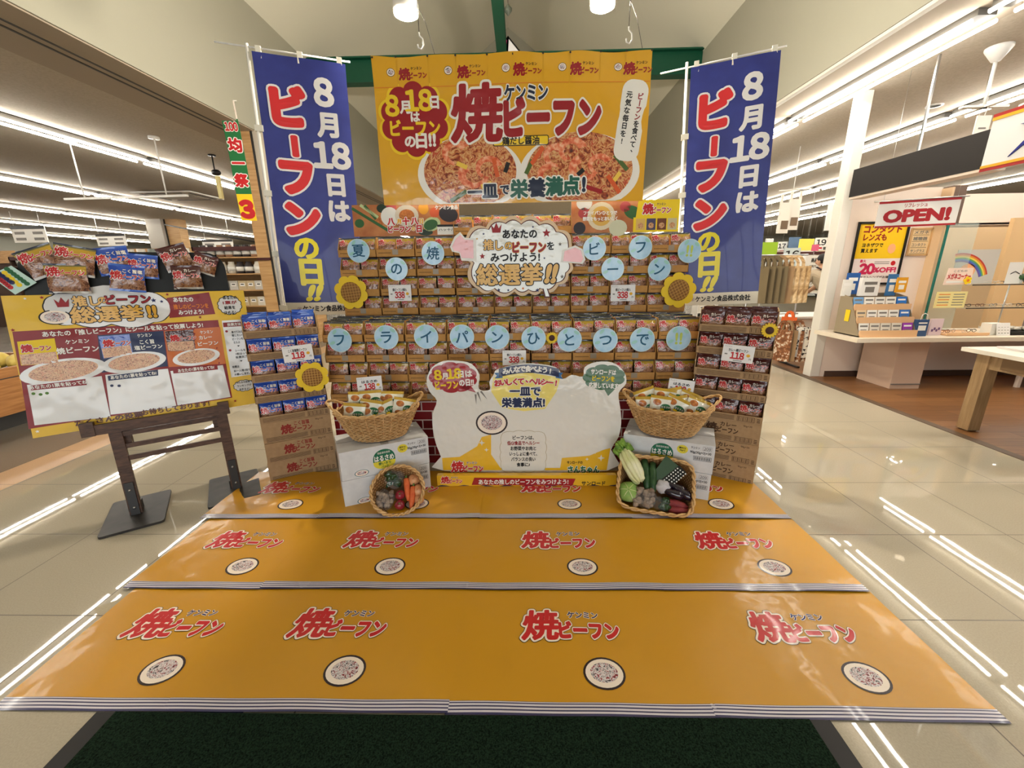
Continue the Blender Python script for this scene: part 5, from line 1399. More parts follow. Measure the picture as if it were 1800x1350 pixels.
for cx, cy, rx, ry in ((410, 895, 225, 78), (845, 840, 190, 68), (1230, 808, 158, 60)):
    x, y = vp(cx, cy); b.ell(x, y, vk(rx), vk(ry) * 1.12, .0020, W_W, 32, .08); b.ell(x, y + .004, vk(rx) * .80, vk(ry) * .86, .0026, NOODLE, 30, .08)
# white fields with their bars
for p, bar, m in (([(222, 1232), (695, 1180), (640, 925), (175, 980)], [(200, 1015), (550, 980), (540, 942), (195, 985)], W_C), ([(695, 1165), (1105, 1120), (1050, 880), (662, 918)], [(682, 955), (990, 922), (988, 886), (676, 925)], W_N), ([(1110, 1108), (1440, 1055), (1392, 858), (1066, 895)], [(1085, 910), (1362, 885), (1355, 852), (1080, 882)], W_C)):
    quad(p, .0024, W_W, 8); quad(bar, .0030, m, 5); T_('あなたの1票を貼ってね!', (bar[0][0] + bar[1][0]) / 2 + 4, (bar[0][1] + bar[2][1]) / 2, 30, WHITE, .0044, .03, w=(bar[1][0] - bar[0][0]) * .86)
for cx, cy, m in ((215, 1035, V_STEM), (260, 1040, V_STEM), (300, 1032, V_STEM), (703, 985, W_N), (748, 986, W_N)):
    x, y = vp(cx, cy); b.ell(x, y, .008, .008, .0034, m, 12)
# right strip
quad([(1445, 935), (1585, 915), (1535, 572), (1385, 582)], .0010, W_W, 6); quad([(1395, 622), (1530, 614), (1526, 586), (1392, 594)], .0016, W_C, 4)
T_('投票方法', 1461, 604, 26, WHITE, .0030, .03, w=95)
for k, (t, cx, cy, w_) in enumerate((('食べてみたい!', 1488, 650, 100), ('推したい!', 1480, 672, 75), ('ビーフンを', 1484, 694, 75), ('えらぶ', 1478, 716, 45), ('シールを', 1500, 765, 75), ('1枚はって', 1508, 785, 85), ('投票完了!', 1510, 806, 90), ('投票は', 1472, 868, 50), ('お一人様1回で', 1512, 890, 120), ('お願いします。', 1512, 912, 110))): T_(t, cx, cy, 22, BLACK, .0030, .02, w=w_)
for cx, cy in ((1415, 648), (1437, 766)): x, y = vp(cx, cy); b.ell(x, y, .008, .008, .0026, CRIMSON, 12)
for cx, cy in ((1488, 735), (1505, 828)): x, y = vp(cx, cy); b.poly([(x - .008, y), (x, y - .009), (x + .008, y)], .0026, BLACK)
x, y = vp(1525, 985); b.fan(scallop(x, y, vk(82), vk(52), 12, .1), (x, y), .0010, BLACK); b.fan(scallop(x, y, vk(77), vk(47), 12, .1), (x, y), .0016, W_W)
for k, (t, w_) in enumerate((('みんなの投票で', 115), ('ランキングが', 105), ('決まるよ!', 75))): T_(t, 1525, 962 + k * 22, 21, BLACK, .0030, .02, w=w_)
T_('たくさんの投票', 690, 1190, 46, W_B, .0034, .04, w=380); T_('お待ちしております!', 1105, 1122, 46, W_B, .0034, .04, w=430)
for cx, cy, rr, m in ((268, 438, 9, CRIMSON), (92, 640, 9, CRIMSON), (1045, 418, 9, CRIMSON), (1250, 560, 9, CRIMSON), (1468, 1080, 9, CRIMSON), (240, 1270, 9, WHITE), (500, 1235, 10, CRIMSON), (165, 445, 7, WHITE), (960, 455, 14, NAVY), (1010, 462, 10, NAVY)):
    x, y = vp(cx, cy); b.poly(star(x, y, vk(rr) * 1.3), .0030, m)
b.build('voting_poster', M=Mp, label='yellow and red voting poster with three white fields on the dark sign stand', cat='poster')
# nine packets fixed to the black panel, and the sheet of stickers
for i, (kind, cx, cy, w_, rot, z, lab) in enumerate((('yellow', 268, 215, 205, .40, .006, 'left one behind'), ('yellow', 475, 210, 215, -.22, .016, 'right one behind'), ('yellow', 438, 325, 215, -.03, .032, 'lower one in front'), ('blue', 715, 210, 205, .14, .006, 'left one behind'), ('blue', 895, 245, 185, -.12, .012, 'right one behind'), ('blue', 805, 320, 205, -.13, .030, 'lower one in front'), ('brown', 1100, 190, 195, .30, .006, 'left one behind'), ('brown', 1280, 230, 165, -.38, .012, 'right one behind'), ('brown', 1172, 315, 190, -.02, .030, 'lower one in front'))):
    x, y = vp(cx, cy); s_ = vk(w_) / .148
    MM = Mw @ Matrix.Translation((x, y, .012 + z)) @ Matrix.Rotation(rot, 4, 'Z') @ Matrix.Scale(s_, 4) @ Matrix.Translation((0, -.071, 0))
    packet(kind, MM, '%s packet pinned to the black panel above the voting poster, %s' % ({'yellow': 'yellow', 'blue': 'blue', 'brown': 'dark brown'}[kind], lab), 'packets on the black panel')
r_ = MB()
ST_S = mat('sticker_sheet', (192, 222, 212), .4, coat=.5)
P4 = [vp(105, 420), vp(238, 345), vp(80, 240), vp(-60, 300)]
r_.T = Matrix.Translation((0, 0, .0)); r_.slab(P4, .001, ST_S)
for row, m, n in (((55, 262, 178, 352), V_CABB, 7), ((40, 285, 130, 360), YELLOW, 5), ((5, 290, 85, 345), NAVY, 6), ((0, 315, 75, 375), RED, 6)):
    for k in range(n):
        t = k / (n - 1); x, y = vp(row[0] + (row[2] - row[0]) * t, row[1] + (row[3] - row[1]) * t); r_.ell(x, y, .0115, .0115, .0012, GREEN if m is V_CABB else m, 12)
r_.build('sticker_sheet', M=Mw @ Matrix.Translation((0, 0, .02)), label='pale green sheet of coloured dot stickers left of the black panel', cat='sticker sheet')

# ------------------------------------------------------------------ the food store on the left
D_WOOD = noise_mat('table_wood', [(0.3, (150, 98, 52)), (0.7, (184, 130, 76))], 4, (3, 1, 14), rough=.45)
r = thing('produce_table', 'low wooden produce table at the left edge behind the voting board', 'table', TR(-5.75, 3.5, 0))
b = MB(); b.box((.57, 0, .40), (.05, 2.5, .46), D_WOOD); b.box((-.57, 0, .40), (.05, 2.5, .46), D_WOOD); b.box((0, 1.22, .40), (1.1, .05, .46), D_WOOD); b.box((0, -1.22, .40), (1.1, .05, .46), D_WOOD); b.box((0, 0, .50), (1.1, 2.4, .03), D_WOOD)
b.box((.598, 0, .53), (.006, 2.5, .008), DARKMETAL); b.build('crate_body', r)
b = MB(); b.box((0, 0, .085), (.9, 2.2, .17), DARKMETAL); b.build('plinth', r)
b = MB(); b.box((-.0, 0, .522), (1.0, 2.3, .012), PLASTICB); b.build('black_tray', r)
LOAF = noise_mat('yellow_rind', [(0.3, (206, 176, 70)), (0.7, (236, 214, 120))], 12, rough=.5)
for k in range(10):
    y = 2.6 + (k % 5) * .40; x = -5.36 - (k // 5) * .36
    b = MB(); lump(b, (0, 0, 0), (.115, .16, .095), LOAF, k, .05, 14, 10)
    b.build('yellow_fruit', M=TR(x, y, .632, .2 * (k % 3)), label='large pale yellow fruit, %s along the %s row on the produce table' % (NTH[k % 5], ('front', 'back')[k // 5]), cat='fruit', group='yellow fruit on the produce table')
# stepped bread shelf behind it
S_DARK = mat('shelf_dark', (72, 52, 42), .6)
def shelf(M, w, h, d, n, label, m=None, back=None):
    r = thing('shelf_unit', label, 'shelf', M); m = m or WOODL
    b = MB()
    for s in (-1, 1): b.box((s * (w / 2 - .015), d / 2, h / 2), (.03, d, h), m)
    b.box((0, d - .01, h / 2), (w, .02, h), back or m); b.build('frame', r)
    for k in range(n):
        z = .12 + (h - .34) * k / (n - 1)
        b = MB(); b.box((0, d / 2, z), (w - .06, d - .02, .025), m); b.build('shelf_board', r)
    b = MB(); b.box((0, d / 2, h - .04), (w, d, .08), mat('dark_red_band', (74, 34, 32), .5)); b.build('header', r)
    return [.12 + (h - .34) * k / (n - 1) + .0125 for k in range(n)]
G_M = [mat('goods_%d' % i, c, .55) for i, c in enumerate(((196, 176, 140), (48, 40, 40), (216, 210, 196), (214, 194, 128), (150, 110, 80), (190, 120, 70), (120, 126, 120), (200, 196, 190)))]
G_W = ['tan', 'black', 'white', 'yellow', 'brown', 'orange', 'grey', 'pale']
GOODS = {}
def goods(kind, m):
    key = (kind, m.name)
    if key in GOODS: return GOODS[key]
    b = MB()
    if kind == 'box': b.box((0, 0, .07), (.13, .10, .14), m); b.box((0, -.051, .08), (.08, .002, .05), WHITE); b.box((0, -.0525, .085), (.05, .002, .016), BLACK)
    elif kind == 'jar': b.lathe([(.0, 0), (.05, 0), (.052, .02), (.052, .10), (.035, .125), (.035, .15), (0, .15)], m, 14); b.lathe([(.0535, .03), (.0535, .085)], PALE, 14)
    else: b.box((0, 0, .05), (.18, .12, .10), m); b.box((0, -.061, .05), (.12, .002, .05), PALE); b.box((0, -.0625, .055), (.08, .002, .014), BLACK)
    GOODS[key] = b; return b
def stock(M, w, zs, plan, where, every=.155):
    protos = {}
    for k, z in enumerate(zs):
        kind, mi_, mj = plan[k % len(plan)]
        n = int((w - .1) / every)
        for i in range(n):
            m = G_M[mi_ if (i // 2) % 2 == 0 else mj]; key = (kind, m.name)
            MM = M @ TR(-w / 2 + .05 + every * (i + .5) + jit(.006), .13 + jit(.01), z + .001, jit(.06), s=every / {'box': .14, 'jar': .115, 'tray': .19}[kind])
            nm = {'box': 'grocery_box', 'jar': 'jar', 'tray': 'food_tray'}[kind]
            lab = G_W[G_M.index(m)] + ' ' + {'box': 'printed box', 'jar': 'jar with pale label', 'tray': 'food pack'}[kind] + ', %s board up, shelf %s' % (NTH[k], where)
            if key not in protos: protos[key] = goods(kind, m).build(nm, M=MM, label=lab, cat={'box': 'box', 'jar': 'jar', 'tray': 'food pack'}[kind], group='%s, %s goods' % (lab, NTH[k]))
            else: copy_tree(protos[key], MM, lab, '%s, %s goods' % (lab, NTH[k]))
M1 = TR(-5.75, 9.0, 0, 0)
zs = shelf(M1, 2.5, 2.06, .45, 6, 'tall wooden shelf of groceries left of the wood clad column')
stock(M1, 2.5, zs, [('tray', 3, 0), ('tray', 3, 2), ('box', 0, 2), ('box', 0, 7), ('jar', 1, 2), ('jar', 1, 4)], 'left of the wood clad column', .19)
M2 = TR(-9.5, 9.6, 0, 0)
zs = shelf(M2, 4.6, 1.95, .5, 5, 'long dark shelf of groceries behind the black panel', S_DARK)
stock(M2, 4.6, zs, [('tray', 5, 4), ('box', 4, 0), ('jar', 5, 3), ('box', 2, 5), ('jar', 6, 2)], 'behind the black panel', .26)
M3 = TR(-9.2, 4.9, 0, .5)
zs = shelf(M3, 2.6, 1.75, .5, 4, 'dark shelf of warm coloured packs at the far left edge', S_DARK)
stock(M3, 2.6, zs, [('tray', 5, 3), ('tray', 4, 5), ('box', 5, 4), ('box', 2, 6)], 'at the far left edge', .24)
for nm, x0, x1, y, z0, z1 in (('left', -22, -7.3, 12.5, 1.9, 2.25),):
    b = MB(); b.box(((x0 + x1) / 2, y, (z0 + z1) / 2), (x1 - x0, .3, z1 - z0), WOODL_H); b.box(((x0 + x1) / 2, y, z0 / 2), (x1 - x0, .2, z0), S_DARK)
    b.build('store_partition', label='long brown partition with a light wood top band across the food store', cat='partition')
# aisle boards
def aisle_board(px0, py0, px1, py1, Y, label):
    a, c = at(px0, py0, Y), at(px1, py1, Y); w = c.x - a.x; h = a.z - c.z
    r = thing('aisle_sign', label, 'sign', TR((a.x + c.x) / 2, Y, c.z), 'white aisle signs in the food store')
    b = MB(); b.box((0, 0, h / 2), (w, .03, h), PALE); b.box((0, -.018, h * .92), (w, .006, h * .2), DARKMETAL); b.build('sign_board', r)
    for i in range(2):
        for j in range(2):
            b = MB(); b.box((-w * .27 + i * w * .54, -.017, h * .22 + j * h * .36), (w * .30, .004, h * .16), GREY); b.build('line_of_text', r)
    for s in (-1, 1):
        b = MB(); b.tube([(s * w * .4, 0, h), (s * w * .4, 0, CEIL_Z - c.z)], .008, PLASTICW, 6); b.build('rod', r)
aisle_board(18, 398, 86, 426, 13.5, 'white aisle sign hanging far left above the black panel'); aisle_board(168, 412, 224, 432, 14.5, 'white aisle sign hanging above the blue packets of the black panel'); aisle_board(355, 422, 412, 440, 15, 'white aisle sign hanging right of the brown packets')
# ceiling air conditioner
r = thing('air_conditioner', 'square ceiling air conditioner over the food store', 'air conditioner', TR(-8.8, 11.3, CEIL_Z - .045))
b = MB(); b.box((0, 0, .015), (1.5, 1.2, .03), WHITEPAINT); b.build('panel', r)
for s in (-1, 1):
    b = MB(); b.box((s * .62, 0, -.004), (.07, .9, .01), DARKMETAL); b.build('air_slot', r)
    b = MB(); b.box((0, s * .5, -.004), (.9, .06, .01), DARKMETAL); b.build('air_slot', r)
b = MB(); b.box((0, 0, -.006), (.9, .7, .012), mat('grille', (170, 164, 152), .5)); b.build('grille', r)
# hanging rail on two rods
ra, rb = on(121, 246, CEIL_Z), on(270, 240, CEIL_Z)
bz = at(290, 345, rb.y).z
r = thing('hanging_rail', 'white sign rail hanging on two thin rods above the voting board', 'rail', TR((ra.x + rb.x) / 2, (ra.y + rb.y) / 2, bz))
a = atan2(rb.y - ra.y, rb.x - ra.x); hl = hypot(rb.y - ra.y, rb.x - ra.x) / 2
for s in (-1, 1):
    b = MB(); p = (s * hl * cos(a), s * hl * sin(a)); b.tube([(p[0], p[1], 0), (p[0], p[1], CEIL_Z - bz)], .011, PLASTICW, 6); b.lathe([(.07, CEIL_Z - bz - .03), (.07, CEIL_Z - bz)], PLASTICW, 14, (p[0], p[1], 0)); b.build('rod', r)
b = MB(); b.bar((-hl * 1.5 * cos(a), -hl * 1.5 * sin(a), 0), (hl * 1.5 * cos(a), hl * 1.5 * sin(a), 0), .03, .03, PLASTICW); b.build('bar', r)
p = on(372, 272, CEIL_Z)
r = thing('ceiling_sensor', 'black ceiling camera with a pale tag hanging below the first strip light', 'camera', TR(p.x, p.y, 0))
b = MB(); b.tube([(0, 0, CEIL_Z), (0, 0, CEIL_Z - .25)], .012, PLASTICB, 6); b.lathe([(.06, CEIL_Z - .02), (.06, CEIL_Z)], PLASTICB, 12); b.build('stem', r)
b = MB(); lump(b, (.02, 0, CEIL_Z - .28), (.08, .06, .05), PLASTICB, 1, .02, 12, 8); b.build('camera_body', r)
b = MB(); b.box((.03, 0, CEIL_Z - .52), (.06, .05, .36), mat('pale_tag', (222, 206, 140), .5)); b.build('tag', r)
# the narrow hanging flag with 100
Mf = board((at(446, 388, 6.15).x - .06, 6.15, at(446, 388, 6.15).z), .25, 0, .02) @ Matrix.Scale(1.16, 4)
b = MB(); b.warp = lambda p: (p.x, p.y, p.z + .01 * sin(p.y * 6))
F_G = mat('flag_green', (34, 110, 60), .5); F_P = mat('flag_pale', (226, 214, 206), .5)
b.rect(-.085, 0, .085, .30, 0, YELLOW, 4, 6); b.rect(-.085, .30, .085, 1.28, 0, F_G, 4, 20); b.rect(-.085, 1.10, .085, 1.28, .0006, F_P, 4, 4)
b.rect(-.085, 0, .085, 1.28, -.002, F_P, 4, 20)
b.text('お買得', 0, 1.19, .07, CRIMSON, .002, .03, w=.14)
for k, (t, h) in enumerate((('100', .11), ('均', .15), ('一', .14), ('祭', .15))): b.text(t, 0, 1.02 - k * .19, h, RED, .003, .05, WHITE, .11, w=.13 if t == '100' else None)
b.text('3', .0, .13, .24, RED, .002, .08)
fl_ = b.build('hanging_flag', M=Mf, label='narrow green and yellow sale flag reading 100 beside the left blue banner', cat='flag')
b = MB(); b.tube([(-.11, 1.285, 0), (.11, 1.285, 0)], .006, PLASTICW, 6); b.tube([(0, 1.285, 0), (0, (CEIL_Z - Mf.translation.z) / 1.16 + .005, 0)], .003, PLASTICW, 5); b.build('top_rod', fl_)
b = MB(); b.tube([(at(290, 395, 8).x, 8, at(290, 395, 8).z), (at(462, 428, 6.6).x, 6.6, at(462, 428, 6.6).z)], .012, DARKMETAL, 6); b.build('black_rail', label='thin black rail running from the food store to the wood clad column', cat='rail')

# ------------------------------------------------------------------ checkout area and optical shop on the right
# ---- tote bags on the rack beside the display
def tote(M, w, h, m, label, group, handles=True, t=.03):
    r = thing('tote_bag', label, 'bag', M, group)
    b = MB(); n = 6; vs = []; fs = []
    for sgn in (1, -1):
        base = len(vs)
        for j in range(n + 1):
            for i in range(n + 1):
                u, v = i / n * 2 - 1, j / n
                vs.append((u * w / 2 * (1 - .06 * v), sgn * t * (1 - u * u) * (1 - v * .7), h * v - .02 * (1 - abs(u)) * (1 - v)))
        for j in range(n):
            for i in range(n):
                a = base + j * (n + 1) + i; fs.append((a, a + 1, a + n + 2, a + n + 1) if sgn < 0 else (a, a + n + 1, a + n + 2, a + 1))
    b.faces(vs, fs, m, True); b.build('bag_body', r)
    if handles:
        for s in (-1, 1):
            b = MB(); pts = [(-w * .22, s * .012, h * .96), (-w * .20, s * .012, h * 1.12), (-w * .08, s * .008, h * 1.26), (w * .08, s * .008, h * 1.26), (w * .20, s * .012, h * 1.12), (w * .22, s * .012, h * .96)]
            for k in range(5): b.bar(pts[k], pts[k + 1], .035, .005, m, up=(0, 1, 0))
            b.build('handle', r)
    return r
B_OLIVE = mat('olive_cloth', (112, 98, 72), .8); B_MARB = noise_mat('marbled_cloth', [(0.3, (150, 116, 76)), (0.5, (196, 164, 118)), (0.7, (222, 200, 160))], 9, rough=.6, distort=1.5); B_TAN = mat('tan_cloth', (150, 120, 86), .8); B_ORG = mat('orange_cloth', (216, 96, 36), .7); B_BRN = noise_mat('brown_print', [(0.4, (104, 62, 36)), (0.55, (150, 96, 56)), (0.62, (214, 200, 180))], 24, rough=.7); B_DOT = noise_mat('dotted_paper', [(0.40, (40, 36, 34)), (0.46, (226, 222, 212))], 26, detail=1, rough=.6)
RK = at(1372, 450, 6.4)
r = thing('bag_rack', 'metal rack carrying tote bags between the display and the white column', 'rack', TR(RK.x, 6.4, 0))
b = MB(); b.tube([(-.40, 0, 1.66), (.40, 0, 1.66)], .012, METAL, 8); b.build('top_bar', r)
for s in (-1, 1):
    b = MB(); b.tube([(s * .38, .05, .0), (s * .38, .05, 1.66)], .014, METAL, 8); b.build('upright', r)
    b = MB(); b.box((s * .38, 0, .012), (.04, .5, .024), DARKMETAL); b.build('foot', r)
b = MB(); b.tube([(-.40, 0, .80), (.40, 0, .80)], .010, METAL, 8); b.build('lower_bar', r)
for k in range(8):
    m = B_OLIVE if k < 4 else (B_TAN if k < 5 else B_MARB)
    tote(TR(RK.x - .33 + k * .075, 6.36 - k * .008, .98, -1.2 + k * .115), .40, .52, m, '%s tote bag on the upper bar, %s from the banner' % ('olive' if k < 4 else ('tan' if k < 5 else 'marbled brown'), NTH[k]), 'tote bags on the upper bar')
for k in range(6):
    m = [B_ORG, B_BRN, B_TAN, B_BRN, B_BRN, B_DOT][k]
    px, py, yy, rz, w_, h_ = [(1382, 592, 6.30, -.9, .22, .30), (1368, 632, 6.22, -1.25, .34, .46), (1376, 632, 6.20, -1.15, .34, .46), (1385, 633, 6.18, -1.05, .34, .46), (1394, 632, 6.16, -.95, .34, .46), (1411, 627, 6.06, -.35, .28, .44)][k]
    q = at(px, py, yy)
    tote(TR(q.x, yy, max(.02, q.z), rz), w_, h_, m, ['small orange bag on the lower bar, above the brown patterned bags', 'brown patterned bag on the lower bar nearest the brown stack', 'plain tan bag between brown patterned bags on the lower bar', 'brown patterned bag on the lower bar, right of the tan one', 'brown patterned bag on the lower bar, beside the spotted bag', 'white bag with dark spots on the lower bar'][k], 'bags on the lower bar', k != 5)
# checkout side
def card(px0, py0, px1, py1, Y, m, name, label, cat, lines=None, hang=None, thick=.02, group=None):
    a, c = at(px0, py0, Y), at(px1, py1, Y); w = c.x - a.x; h = a.z - c.z
    r = thing(name, label, cat, TR((a.x + c.x) / 2, Y, c.z), group)
    b = MB(); b.box((0, 0, h / 2), (w, thick, h), m); b.build('board', r)
    if lines:
        b = MB(); b.T = Matrix.Translation((0, -thick / 2 - .001, 0)) @ Matrix.Rotation(pi / 2, 4, 'X')
        for t, fx, fy, fh, mm, fw in lines: b.text(t, fx * w, fy * h, fh * h, mm, .001, .03, w=None if fw is None else fw * w)
        b.build('print', r)
    if hang:
        b = MB(); b.tube([(0, 0, h), (0, 0, CEIL_Z - c.z)], .003, GREY, 5); b.build('rod', r)
    else:
        b = MB(); b.tube([(0, .02, 0), (0, .02, -c.z)], .014, METAL, 6); b.build('post', r)
    return r
card(1336, 426, 1364, 450, 7.2, mat('lime_card', (140, 176, 40), .5), 'notice_card', 'lime green card above the tote bags', 'card')
card(1379, 436, 1401, 476, 10.5, mat('pale_blue_card', (186, 196, 196), .5), 'checkout_sign', 'pale checkout sign reading 16', 'sign', [('16', 0, .72, .42, BLACK, .8), ('レジ', 0, .3, .2, BLACK, .5)])
card(1434, 418, 1452, 434, 12.5, PALE, 'checkout_sign', 'white checkout sign reading 19', 'sign', [('19', 0, .5, .8, BLACK, .8)], hang=True)
card(1366, 425, 1382, 440, 13, PALE, 'checkout_sign', 'small white checkout sign reading 17 beyond the lime card', 'sign', [('17', 0, .5, .7, BLACK, .7)], hang=True)
card(1388, 417, 1404, 442, 12.8, mat('slate_blue_card', (84, 110, 140), .5), 'notice_card', 'slate blue notice above the sign reading 16', 'card', hang=True)
card(1406, 420, 1428, 440, 12, mat('lemon_card', (226, 220, 90), .5), 'notice_card', 'lemon yellow notice hanging beyond the checkout', 'card', hang=True)
card(1402, 449, 1437, 478, 10.2, PALE, 'notice_card', 'white notice board behind the bending person', 'card', [('商品', .25, .7, .28, BLACK, .25), ('ご案内', .22, .35, .16, GREY, .3)])
card(1428, 430, 1438, 441, 11.5, mat('rose_card', (206, 90, 120), .5), 'notice_card', 'small rose coloured card left of the sign reading 19', 'card')
# hanging white carrier bags
q = at(1383, 410, 8.0); zt = at(1383, 342, 8).z
r = thing('hanging_carrier_bags', 'pair of white carrier bags hanging from the ceiling above the tote bags', 'carrier bag', TR(q.x, 8, q.z))
h = zt - q.z; CB = mat('thin_white_film', (216, 210, 198), .5)
for s, dz, dx in ((0, 0, -.09), (1, .22, .09)):
    b = MB(); b.slab([(dx - .10, -dx * 0), (dx + .10, 0), (dx + .10, h), (dx + .06, h), (dx + .06, h * .8), (dx - .06, h * .8), (dx - .06, h), (dx - .10, h)], .02, CB); b.T = None
    o = b.build('carrier_bag', r); o.matrix_local = Matrix.Translation((0, s * .03, dz * h * .4)) @ Matrix.Rotation(pi / 2, 4, 'X')
    b = MB(); b.box((dx + .02, -.004 + s * .03, dz * h * .4 + h * .22), (.12, .006, h * .22), mat('brown_label', (104, 84, 64), .6)); b.build('label', r)
b = MB(); b.tube([(-.25, 0, h * 1.1), (.3, 0, h * 1.14)], .01, PLASTICW, 6); b.tube([(0, 0, h * 1.1), (0, 0, CEIL_Z - q.z)], .008, PLASTICW, 6); b.build('hanger', r)
card(1457, 356, 1474, 405, 9.0, PALE, 'hanging_notice', 'tall white notice with a dark foot hanging left of the white column', 'sign', [('ソ', .1, .8, .22, BLACK, None), ('ニ', .1, .58, .2, BLACK, None)], hang=True)
# checkout benches and service counter
r = thing('checkout_counter', 'grey-green checkout counter behind the tote bags', 'counter', TR(6.3, 9.6, 0))
b = MB(); b.box((0, 0, .42), (3.2, .7, .84), mat('counter_grey', (150, 148, 136), .6)); b.build('body', r)
b = MB(); b.box((0, 0, .855), (3.3, .8, .03), mat('counter_dark_top', (60, 66, 60), .4)); b.build('worktop', r)
for k in range(3):
    b = MB(); b.box((-1.0 + k * .9, .0, .98), (.34, .3, .22), (PLASTICB, G_M[6], PALE)[k]); b.box((-1.0 + k * .9, -.155, 1.02), (.24, .01, .10), GREY)
    b.build('till', M=TR(6.3, 9.6, 0), label='%s till box on the checkout counter' % ('black', 'grey', 'white')[k], cat='till', group='tills on the checkout counter')
r = thing('service_counter', 'white service desk left of the white column', 'counter', TR(4.75, 7.1, 0))
b = MB(); b.box((0, 0, .34), (.95, .6, .68), WHITEPAINT); b.build('body', r)
b = MB(); b.box((0, 0, .695), (1.05, .7, .03), PALE); b.build('worktop', r)
M4 = TR(7.6, 13.0, 0)
zs = shelf(M4, 4.2, 1.9, .45, 5, 'far shelf of small goods beyond the checkout', WHITEPAINT)
stock(M4, 4.2, zs, [('box', 2, 7), ('box', 6, 2), ('box', 7, 2), ('jar', 2, 6), ('box', 2, 0)], 'beyond the checkout', .24)
for k, (px, py, w_, h_) in enumerate(((1345, 440, .5, .4), (1416, 446, .45, .35), (1442, 448, .5, .3))):
    q = at(px, py, 13.6); b = MB(); b.box((0, 0, 0), (w_, .02, h_), PALE); b.box((0, -.012, .02), (w_ * .7, .004, h_ * .12), GREY); b.box((0, -.012, -.06), (w_ * .5, .004, h_ * .08), GREY); b.tube([(0, 0, h_ / 2), (0, 0, CEIL_Z - q.z)], .003, GREY, 5)
    b.build('hanging_notice', M=TR(q.x, 13.6, q.z), label='small white notice hanging far beyond the checkout, %s from the banner' % NTH[k], cat='sign', group='far white notices')
for k in range(9):
    q = at(1352 + k * 11, 428 + (k * 7) % 16, 16); b = MB(); m = (PALE, G_M[2], P_WHT, GREY)[k % 4]; b.box((0, 0, 0), (.28, .02, .34), m); b.box((0, -.012, 0), (.18, .004, .06), BLACK if k % 2 else RED); b.tube([(0, 0, .17), (0, 0, CEIL_Z - q.z)], .003, GREY, 5)
    b.build('hanging_price_sign', M=TR(q.x, 16, q.z), label='tiny hanging price sign far back above the checkout, %s from the banner' % NTH[k], cat='sign', group='tiny far price signs')
# the bending person
PX, PY = at(1418, 532, 8.6).x, 8.6
r = thing('person', 'person in a grey-beige shirt with dark crossed straps bending over the checkout counter', 'person', TR(PX + .22, PY + .1, -.02, -1.15))
SKIN = mat('skin', (206, 160, 130), .6); SHIRT = mat('beige_shirt', (176, 160, 136), .8); HAIR = mat('black_hair', (26, 22, 22), .5); APRON = mat('dark_apron', (44, 38, 40), .8)
def skin_chain(name, verts, edges, radii, m, parent, root=0, sub=1):
    me = bpy.data.meshes.new(name); me.from_pydata(verts, edges, []); me.materials.append(m)
    o = bpy.data.objects.new(name, me); COL.objects.link(o); o.parent = parent
    o.modifiers.new('skin', 'SKIN'); s = o.modifiers.new('sub', 'SUBSURF'); s.levels = sub; s.render_levels = sub + 1
    for v, rr in zip(me.skin_vertices[0].data, radii): v.radius = rr if isinstance(rr, tuple) else (rr, rr); v.use_root = False
    me.skin_vertices[0].data[root].use_root = True
    for p in me.polygons: p.use_smooth = True
    return o
Vb = [(.30, 0, .92), (.24, 0, 1.06), (.10, 0, 1.22), (-.02, -.0, 1.36), (.02, 0, 1.45), (.03, 0, 1.55),
      (.28, -.10, .88), (.30, -.11, .48), (.34, -.11, .08), (.22, -.13, .04), (.28, .10, .88), (.34, .11, .48), (.40, .11, .08), (.28, .13, .04),
      (-.04, -.17, 1.34), (-.18, -.22, 1.10), (-.34, -.18, .95), (-.40, -.17, .93), (-.04, .17, 1.34), (-.16, .22, 1.10), (-.32, .18, .95), (-.38, .17, .93)]
Eb = [(0, 1), (1, 2), (2, 3), (3, 4), (4, 5), (0, 6), (6, 7), (7, 8), (8, 9), (0, 10), (10, 11), (11, 12), (12, 13), (3, 14), (14, 15), (15, 16), (16, 17), (3, 18), (18, 19), (19, 20), (20, 21)]
Rb = [.13, .11, .11, .10, .055, .055, .10, .068, .045, .04, .10, .068, .045, .04, .07, .05, .036, .03, .07, .05, .036, .03]
body = skin_chain('body', Vb, Eb, Rb, SKIN, r)
skin_chain('shirt', [(.25, 0, 1.0), (.12, 0, 1.20), (-.01, 0, 1.385), (-.04, -.18, 1.335), (-.15, -.22, 1.14), (-.04, .18, 1.335), (-.15, .22, 1.14), (.015, 0, 1.455)], [(0, 1), (1, 2), (2, 3), (3, 4), (2, 5), (5, 6), (2, 7)], [.165, .165, .15, .09, .075, .09, .075, .082], SHIRT, r)
skin_chain('trousers', [(.30, 0, .93), (.28, -.10, .86), (.30, -.11, .48), (.34, -.11, .12), (.28, .10, .86), (.34, .11, .48), (.40, .11, .12)], [(0, 1), (1, 2), (2, 3), (0, 4), (4, 5), (5, 6)], [.165, .115, .085, .065, .115, .085, .065], APRON, r)
b = MB(); lump(b, (.0, 0, 1.62), (.095, .08, .115), SKIN, 1, .01, 20, 14); b.tube([(-.09, 0, 1.60), (-.118, 0, 1.585), (-.095, 0, 1.57)], [.012, .016, .012], SKIN, 8); b.ell(0, 0, .001, .001, 0, SKIN)
for s in (-1, 1): lump(b, (.01, s * .08, 1.60), (.022, .012, .03), SKIN, 2, .02, 10, 8); lump(b, (-.082, s * .034, 1.63), (.010, .012, .008), BLACK, 2, .0, 8, 6)
b.tube([(-.086, -.025, 1.555), (-.092, 0, 1.552), (-.086, .025, 1.555)], .006, mat('lips', (160, 90, 84), .6), 6); b.build('head', r)
